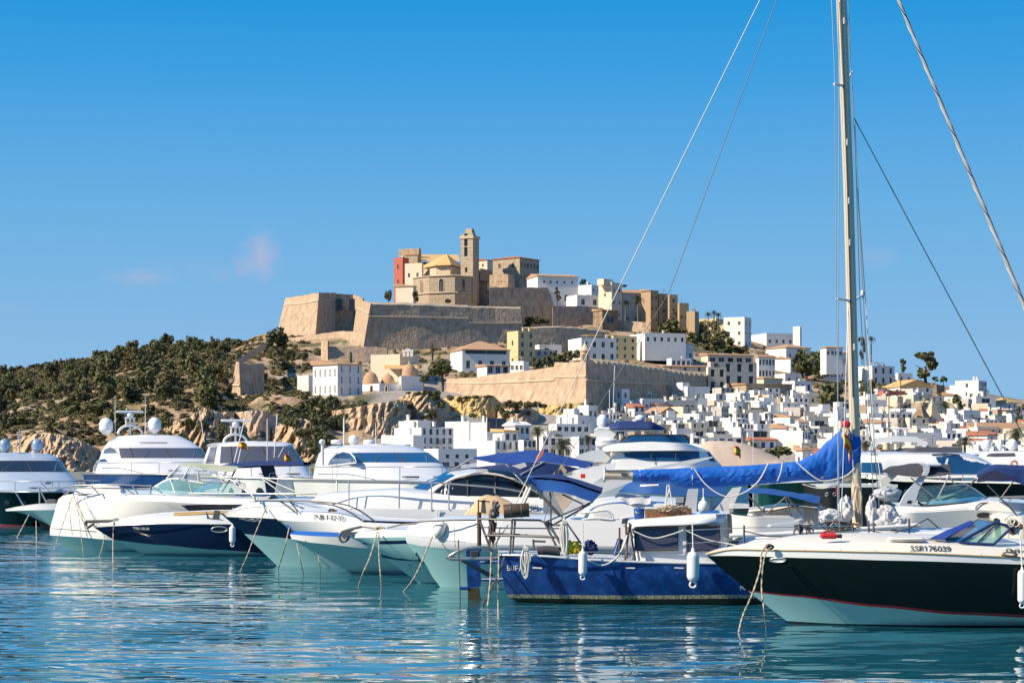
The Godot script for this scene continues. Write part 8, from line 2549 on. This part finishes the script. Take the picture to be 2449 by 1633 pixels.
func build_rig(o: Node3D) -> void:
	var b := MB.new()
	b.tube(pl([[1995, -420], [2013, 0], [2030, 450], [2043, 950], [2052, 1270]], 0.0), 0.095, 14)
	part(o, "mast", b, M.alu)
	rod(o, "mast_track", [[2003, -200, 0.1], [2011, 0, 0.1], [2028, 450, 0.1], [2041, 950, 0.1]], 0.012, "steel_dull")
	for q in [[2020, 50], [2031, 480], [2033, 580], [2027, 340], [2044, 830]]:
		var sb := MB.new()
		sb.bbox(L(q[0], q[1], 0.1), Vector3(0.035, 0.13, 0.04), 0.01)
		part(o, "mast_step", sb, M.gel_grey)
	rods(o, "spreader", [[[2018, 205, 0.0], [1996, 201, 0.7]], [[2018, 205, 0.0], [2039, 172, -0.9]], [[2036, 720, 0.0], [2002, 714, 0.8]], [[2040, 722, 0.0], [2064, 705, -0.8]]], 0.025, "gel_warm")
	bundle(o, "spreader_boot", L(2064, 703, -0.8), Vector3(0.04, 0.08, 0.04), "gel_grey", 0.1, 2)
	# standing rigging
	rods(o, "shroud", [[[1980, -250, 0.3], [1998, 201, 0.7], [2001, 714, 0.8], [2009, 1290, 1.3]], [[2000, -250, 0.1], [2008, 201, 0.35], [2006, 714, 0.6], [2004, 1290, 1.2]], [[2026, -100, -0.2], [2036, 172, -0.8], [2064, 705, -0.8], [2110, 1290, -1.2]], [[2024, 0, -0.1], [2046, 300, -0.4], [2060, 600, -0.6], [2095, 1290, -1.2]], [[2030, 720, 0.1], [2024, 900, 0.5], [2012, 1280, 1.2]]], 0.009, "steel")
	rods(o, "halyard", [[[2003, 0, 0.1], [2022, 450, 0.12], [2036, 950, 0.12], [2044, 1200, 0.15]], [[2045, 300, -0.1], [2058, 720, -0.1], [2075, 1000, -0.1], [2120, 1220, 0.2]], [[2052, 450, -0.1], [2074, 760, 0.0], [2092, 1040, 0.1], [2115, 1200, 0.3]]], 0.008, "rope_white")
	rod(o, "inner_stay", [[2044, 283, 0.0], [2400, 950, 0.0], [2560, 1250, 0.0]], 0.011, "stay_blue")
	rod(o, "backstay", [[2003, -385, 0.0], [1818, 0, 0.0], [1490, 668, 0.2], [1228, 1215, 0.5]], 0.010, "rope_white")
	rod(o, "backstay", [[2003, -390, 0.0], [1858, 0, -0.2], [1600, 700, -0.4], [1338, 1125, -0.6], [1300, 1250, -0.8]], 0.007, "steel_dull")
	# furled headsail: twisted cloth with its darker edge winding round
	var p0 := L(2150, 0, 0.0)
	var p1 := L(2449, 725, 0.0)
	var dir := (p1 - p0) / 725.0
	var path := []
	var helix := []
	var helix2 := []
	for i in 260:
		var v := -370.0 + i * 6.4
		var c := p0 + dir * v
		path.append(c)
		var a := i * 0.42
		var rad := 0.026 * (0.8 + 0.35 * v / 1200.0)
		var s := dir.normalized().cross(Vector3.BACK).normalized()
		helix.append(c + (s * cos(a) + Vector3.BACK * sin(a)) * rad * 1.1)
		helix2.append(c + (s * cos(a + 2.6) + Vector3.BACK * sin(a + 2.6)) * rad * 1.0)
	var f := MB.new()
	f.tube(path, 0.028, 8, 0.044)
	part(o, "furled_headsail", f, M.sail_grey)
	f = MB.new()
	f.tube(helix, 0.013, 5)
	part(o, "headsail_edge", f, M.navy_cloth)
	f = MB.new()
	f.tube(helix2, 0.02, 5)
	part(o, "headsail_fold", f, M.white_cloth)
	# boom and its cover
	rod(o, "boom", [[1447, 1137, 0.0], [1560, 1140, 0.0], [2040, 1138, 0.0]], 0.075, "alu", 0, 1, 12)
	bundle(o, "boom_end", L(1446, 1135, 0.0), Vector3(0.04, 0.15, 0.06), "gel_warm", 0.1, 3)
	rods(o, "boom_fitting", [[[1450, 1126, 0.06], [1500, 1127, 0.06]], [[1486, 1134, 0.08], [1500, 1134, 0.08]]], 0.018, "steel_dull")
	var top := [[1513, 1124], [1560, 1122], [1650, 1119], [1750, 1115], [1850, 1109], [1910, 1103], [1945, 1088], [1985, 1052], [2010, 1030], [2024, 1025], [2057, 1042]]
	var bot := [[1515, 1151], [1560, 1158], [1600, 1152], [1620, 1164], [1645, 1169], [1780, 1161], [1850, 1156], [1915, 1149], [1980, 1151], [2020, 1145], [2057, 1106]]
	var fn := FastNoiseLite.new()
	fn.seed = 8
	fn.frequency = 0.06
	var rows := []
	for j in 25:
		var a := TAU * j / 24.0
		var r := PackedVector3Array()
		for i in 111:
			var x := lerpf(1513, 2057, i / 110.0)
			var yt := smooth_at(top, x)
			var yb := smooth_at(bot, x)
			var cy := (yt + yb) * 0.5
			var ry := (yb - yt) * 0.5
			var wz := 0.13 + 0.02 * sin(x * 0.05)
			if x > 1980: wz = lerpf(0.14, 0.17, (x - 1980) / 77.0)
			var fold := fn.get_noise_2d(x * 2.4 + sin(a) * 22.0, a * 6.0) * 0.035 + fn.get_noise_2d(x * 0.8, a * 14.0) * 0.02
			var q := L(x, cy - ry * sin(a) * (1.0 + fold), 0.0)
			q.z = cos(a) * wz * (1.0 + fold * 6.0)
			r.append(q)
		rows.append(r)
	var cv := MB.new()
	cv.grid(rows)
	part(o, "sail_cover", cv, M.sail_blue)
	var tie := [[1530, 1124, 1152], [1655, 1118, 1168]]
	for q in tie: rod(o, "cover_tie", [[q[0], q[1], 0.05], [q[0] + 2, (q[1] + q[2]) / 2, 0.15], [q[0] + 1, q[2], 0.05]], 0.01, "rope_white", 0, 3)
	# lazy lines slung round the cover
	rod(o, "slack_line", [[1660, 1119, 0.15], [1690, 1160, 0.2], [1735, 1187, 0.25], [1780, 1178, 0.25], [1815, 1150, 0.2], [1838, 1108, 0.15]], 0.013, "rope_white", 0, 5)
	rod(o, "slack_line", [[1872, 1106, 0.15], [1868, 1130, 0.2], [1860, 1150, 0.15]], 0.013, "rope_white", 0, 3)
	rod(o, "slack_line", [[1905, 1104, 0.15], [1940, 1135, 0.2], [1970, 1150, 0.2], [2020, 1140, 0.2], [2045, 1120, 0.2]], 0.013, "rope_white", 0, 5)
	rod(o, "slack_line", [[1920, 1158, 0.1], [1970, 1168, 0.15], [2030, 1148, 0.15]], 0.01, "rope_white", 0, 4)
	# mainsheet and halyard coils
	rods(o, "mainsheet", [[[1604, 1160, 0.1], [1582, 1240, 0.3]], [[1596, 1160, 0.1], [1590, 1238, 0.3]], [[1600, 1158, 0.12], [1612, 1225, 0.25]]], 0.012, "rope_white")
	coil(o, "halyard_coil", 2053, 1155, 1252, 15, 0.2, "rope", 14, 0.017)
	spanish_flag(o, 2018, 1032, 0.3, 14, 34, 0.8)
	spanish_flag(o, 2020, 1036, 0.28, 20, 26, 0.9)
	var rh := thing("bosun_figure", "red mast fitting with a pale cloth at the top of the sail cover", "fitting", P(2024, 1032, 38.5))
	bundle(rh, "cloth", Vector3(0, -0.05, 0), Vector3(0.07, 0.16, 0.06), "tan_cloth", 0.3, 4)
	bundle(rh, "cap", Vector3(0, 0.13, 0), Vector3(0.08, 0.07, 0.07), "red", 0.15, 5)

func boat_black_runabout() -> void:
	crop(1750, 950, 2.6137)
	var o := boat("black_runabout", "glossy black runabout with cream deck edge, red boot line and raked windscreen", "boat", 32.75, 2050)
	var h := [ln([[-165, 975], [-60, 946], [150, 930], [500, 914], [900, 904], [1200, 914], [2000, 950], [2600, 980]], 1.1, 1700), ln([[-162, 983], [0, 951], [400, 958], [900, 968], [2000, 1006], [2600, 1030]], 1.22, 1700), ln([[-152, 992], [0, 990], [500, 1005], [1000, 1020], [2000, 1048], [2600, 1065]], 1.22, 1700), ln([[-40, 1090], [500, 1130], [1000, 1165], [2600, 1210]], 1.2, 1600), ln([[100, 1206], [400, 1236], [900, 1296], [1400, 1341], [2000, 1364], [2600, 1380]], 1.05, 1500), ln([[108, 1215], [400, 1247], [900, 1311], [1400, 1358], [2000, 1384], [2600, 1400]], 1.03, 1500), ln([[345, 1398], [700, 1416], [1200, 1426], [2600, 1430]], 0.75, 1300), ln([[365, 1418], [700, 1434], [1200, 1442], [2600, 1446]], 0.72, 1300), ln([[420, 1450], [700, 1465], [2600, 1475]], 0.5, 1300)]
	shell(o, h, [["covering_board", "cream"], ["gunwale", "gel"], ["hull", "black_green"], ["hull", "black_green"], ["boot_line", "boot_red"], ["bottom", "bottom"], ["keel", "antifoul"], ["keel", "antifoul"]], 44)
	deck(o, h[0], 0.15, "cream")
	var gl := MB.new()
	var gp := []
	for i in 40:
		var x := lerpf(-158, 2300, i / 39.0)
		gp.append(L(x, smooth_at(h[1].p, x), line_w(h[1], x) + 0.006))
	gl.tube(gp, 0.012, 5)
	part(o, "gold_line", gl, M.tan)
	oval(o, "port_light", h, 290, 1018, 50, 13, "steel", "gel_grey", 0.012)
	words_on(o, h, "SSR176039", 1245, 946, 0.092, "ink", -0.012, "Droid Sans", false, -0.55)
	words_on(o, h, "Chris-Craft", 1822, 960, 0.075, "ink", -0.015, "Droid Serif", true, -0.55)
	for x in range(240, 1700, 220):
		var sb := MB.new()
		sb.lathe([[0, 0], [0.012, 0], [0.008, 0.008], [0, 0.01]], L(x, smooth_at(h[1].p, x) - 10, shell_w(h, x, smooth_at(h[1].p, x) - 10)), 8, Basis(Vector3.RIGHT, 1.0))
		part(o, "screw_cap", sb, M.gel_grey)
	var dk := MB.new()
	dk.bbox(L(1090, 888, 0.8), Vector3(0.55, 0.07, 0.3), 0.03)
	part(o, "deck_step", dk, M.cream)
	rod(o, "deck_rail", [[1070, 893, 0.95], [1250, 890, 1.0], [1340, 895, 1.0]], 0.014, "steel")
	# windscreen: tinted left pane, clear side pane, blue frame
	cloth(o, "windscreen_pane", [[[1335, 888, 0.6], [1545, 762, 0.35]], [[1430, 905, 0.95], [1640, 775, 0.75]]], "glass_teal", 6)
	var sp := MB.new()
	sp.fan(pl([[1425, 905, 0.98], [1650, 782, 0.85], [1730, 805, 0.85], [1738, 830, 0.86], [1640, 918, 0.98]]), Vector3(0, 0, -0.012))
	part(o, "side_pane", sp, M.glass_pale)
	rod(o, "windscreen_frame", [[1425, 905, 0.99], [1650, 782, 0.86], [1725, 802, 0.86], [1740, 825, 0.87], [1720, 845, 0.88], [1640, 920, 0.99], [1500, 914, 0.99], [1425, 905, 0.99]], 0.024, "navy_cloth")
	rod(o, "windscreen_frame", [[1330, 888, 0.6], [1545, 760, 0.35], [1650, 780, 0.86]], 0.016, "steel_dull")
	rod(o, "windscreen_bar", [[1535, 912, 0.99], [1665, 785, 0.87]], 0.012, "dark")
	cloth(o, "cockpit_cover", [[[1225, 888, 0.5], [1350, 830, 0.4], [1500, 768, 0.3]], [[1260, 880, 0.85], [1360, 835, 0.8], [1506, 778, 0.6]], [[1330, 888, 0.9], [1400, 850, 0.85], [1506, 800, 0.65]]], "sail_navy", 12, 0.02, 3)
	var cl := MB.new()
	cl.tube(smooth_path(pl([[1700, 975, 1.2], [1740, 968, 1.24], [1790, 985, 1.24], [1740, 992, 1.24], [1690, 985, 1.22]]), 4), 0.014, 6)
	part(o, "coiled_line", cl, M.rope_dark)
	coil(o, "bow_knot", 238, 920, 950, 40, 0.62, "rope_dark", 6, 0.016)
	var hn := thing("air_horn", "red canister lying on the deck of the black runabout", "canister", P(1983, 1289, 32.0))
	var b := MB.new()
	b.bbox(Vector3(0, 0.045, 0), Vector3(0.27, 0.085, 0.12), 0.03)
	part(hn, "can", b, M.red)
	b = MB.new()
	b.tube(smooth_path([Vector3(-0.12, 0.07, 0), Vector3(-0.05, 0.115, 0), Vector3(0.1, 0.1, 0)], 4), 0.012, 6)
	part(hn, "handle", b, M.red)
	b = MB.new()
	b.lathe([[0, 0], [0.03, 0], [0.03, 0.07], [0, 0.07]], Vector3(0.13, 0.045, 0), 10, Basis(Vector3.BACK, -PI / 2))
	part(hn, "nozzle", b, M.rubber)
	ball_fender("long white fender hanging on the black runabout at the frame edge", 2446, 1362, 1444, 11, 31.4)

func build_details() -> void:
	mooring("pair of tan bow ropes crossing before the black runabout, left strand", [[1834, 1306, 32.0], [1822, 1322, 31.8], [1819, 1360, 31.6], [1800, 1420, 31.2], [1778, 1470, 31.2], [1767, 1512, 31.0]], 0.022)
	mooring("pair of tan bow ropes crossing before the black runabout, right strand", [[1846, 1308, 32.0], [1830, 1330, 31.6], [1822, 1400, 31.5], [1828, 1460, 31.2], [1834, 1505, 31.6]], 0.018)
	mooring("tan rope from the anchor boat running left into the water", [[902, 1272, 44.1], [885, 1330, 43.3], [870, 1365, 42.5], [857, 1402, 43.3]], 0.024)
	mooring("tan rope hanging straight down with an eye from the anchor boat", [[906, 1272, 44.1], [906, 1330, 43.7], [909, 1370, 43.2], [912, 1403, 43.2]], 0.018)
	mooring("knotted rope from the rounded bow running left into the water", [[1034, 1282, 42.1], [1010, 1340, 41.4], [988, 1385, 41.0], [966, 1414, 41.5]], 0.024)
	mooring("slack thin rope hanging on the rounded white bow", [[1085, 1252, 41.3], [1088, 1300, 41.2], [1092, 1326, 41.2]], 0.014)
	mooring("tan stern rope of the blue sailing boat dropping straight into the water", [[1193, 1315, 37.8], [1192, 1380, 37.5], [1191, 1440, 37.2], [1192, 1480, 33.8]], 0.02)
	mooring("second tan stern rope of the blue sailing boat", [[1175, 1320, 38.0], [1172, 1390, 37.6], [1166, 1450, 36.9]], 0.02)
	mooring("dark weedy rope with red flecks at the blue boat's stern", [[1208, 1325, 37.8], [1196, 1365, 37.6], [1178, 1400, 37.4], [1164, 1430, 37.3], [1155, 1446, 37.4]], 0.026, "rope_dark")
	mooring("tan rope slanting from the long express yacht's bow", [[636, 1214, 51.7], [612, 1270, 50.5], [592, 1325, 49.7], [574, 1366, 49.8]], 0.022)
	mooring("tan rope from the striped speedboat's shackle to the water", [[691, 1262, 48.3], [680, 1310, 47.7], [664, 1362, 50.6]], 0.022)
	mooring("tan rope right of the striped speedboat's stem", [[709, 1300, 48.1], [718, 1340, 47.7], [725, 1372, 48.6]], 0.016)
	mooring("thin rope further right under the striped speedboat", [[760, 1328, 47.3], [764, 1350, 47.2], [766, 1373, 48.4]], 0.014)
	mooring("tan rope dropping from the navy runabout's bow", [[271, 1247, 59.2], [269, 1300, 58.8], [269, 1348, 53.9]], 0.022)
	mooring("tan rope slanting under the navy runabout's bow", [[249, 1279, 60.2], [243, 1310, 59.6], [236, 1330, 58.6]], 0.018)
	mooring("leftmost rope down the blunt white bow", [[176, 1180, 62.8], [164, 1210, 62.0], [145, 1265, 61.4], [125, 1322, 60.9]], 0.02)
	mooring("second rope down the blunt white bow", [[164, 1196, 62.4], [167, 1240, 61.8], [172, 1281, 61.6]], 0.018)
	mooring("third rope down the blunt white bow", [[187, 1178, 62.3], [184, 1200, 61.9], [190, 1260, 61.2], [198, 1322, 60.9]], 0.018)
	mooring("fourth rope down the blunt white bow", [[184, 1196, 61.9], [196, 1240, 61.4], [208, 1284, 61.2]], 0.018)
	mooring("dark-ended rope of the small overhanging bow", [[80, 1208, 83.6], [58, 1250, 82.5], [40, 1285, 75.0], [37, 1295, 70.6]], 0.035)
	mooring("short straight rope of the small overhanging bow", [[84, 1208, 83.6], [85, 1250, 83.0], [86, 1296, 70.2]], 0.025)
	# masts and whips of unseen boats standing among the houses
	for q in [[2127, 927, 1110, 88.0, 0.03, "rusty thin mast standing before the cream houses", "mast_rust"], [2155, 892, 1110, 88.0, 0.03, "taller rusty thin mast standing before the cream houses", "mast_rust"], [822, 1000, 1080, 80.0, 0.05, "grey lamp post behind the blue-glass yacht", "gel_grey"], [898, 1010, 1080, 82.0, 0.02, "thin white whip mast behind the blue-glass yacht", "radome"], [1802, 1000, 1115, 58.0, 0.012, "thin white flag staff left of the sail cover", "radome"]]:
		var t := thing("thin_mast", q[5], "mast", P(q[0], q[2], q[3]) * Vector3(1, 0, 1))
		var b := MB.new()
		b.tube([Vector3(0, -0.3, 0), Vector3(0, P(0, q[1], q[3]).y, 0)], q[4], 6, q[4] * 0.7)
		part(t, "pole", b, M[q[6]])
		if q[0] == 1802:
			crop(0, 0, 1)
			BD = q[3]
			BX = t.position.x
			spanish_flag(t, 1757, 1065, 0.0, 15, 22, 0.3)
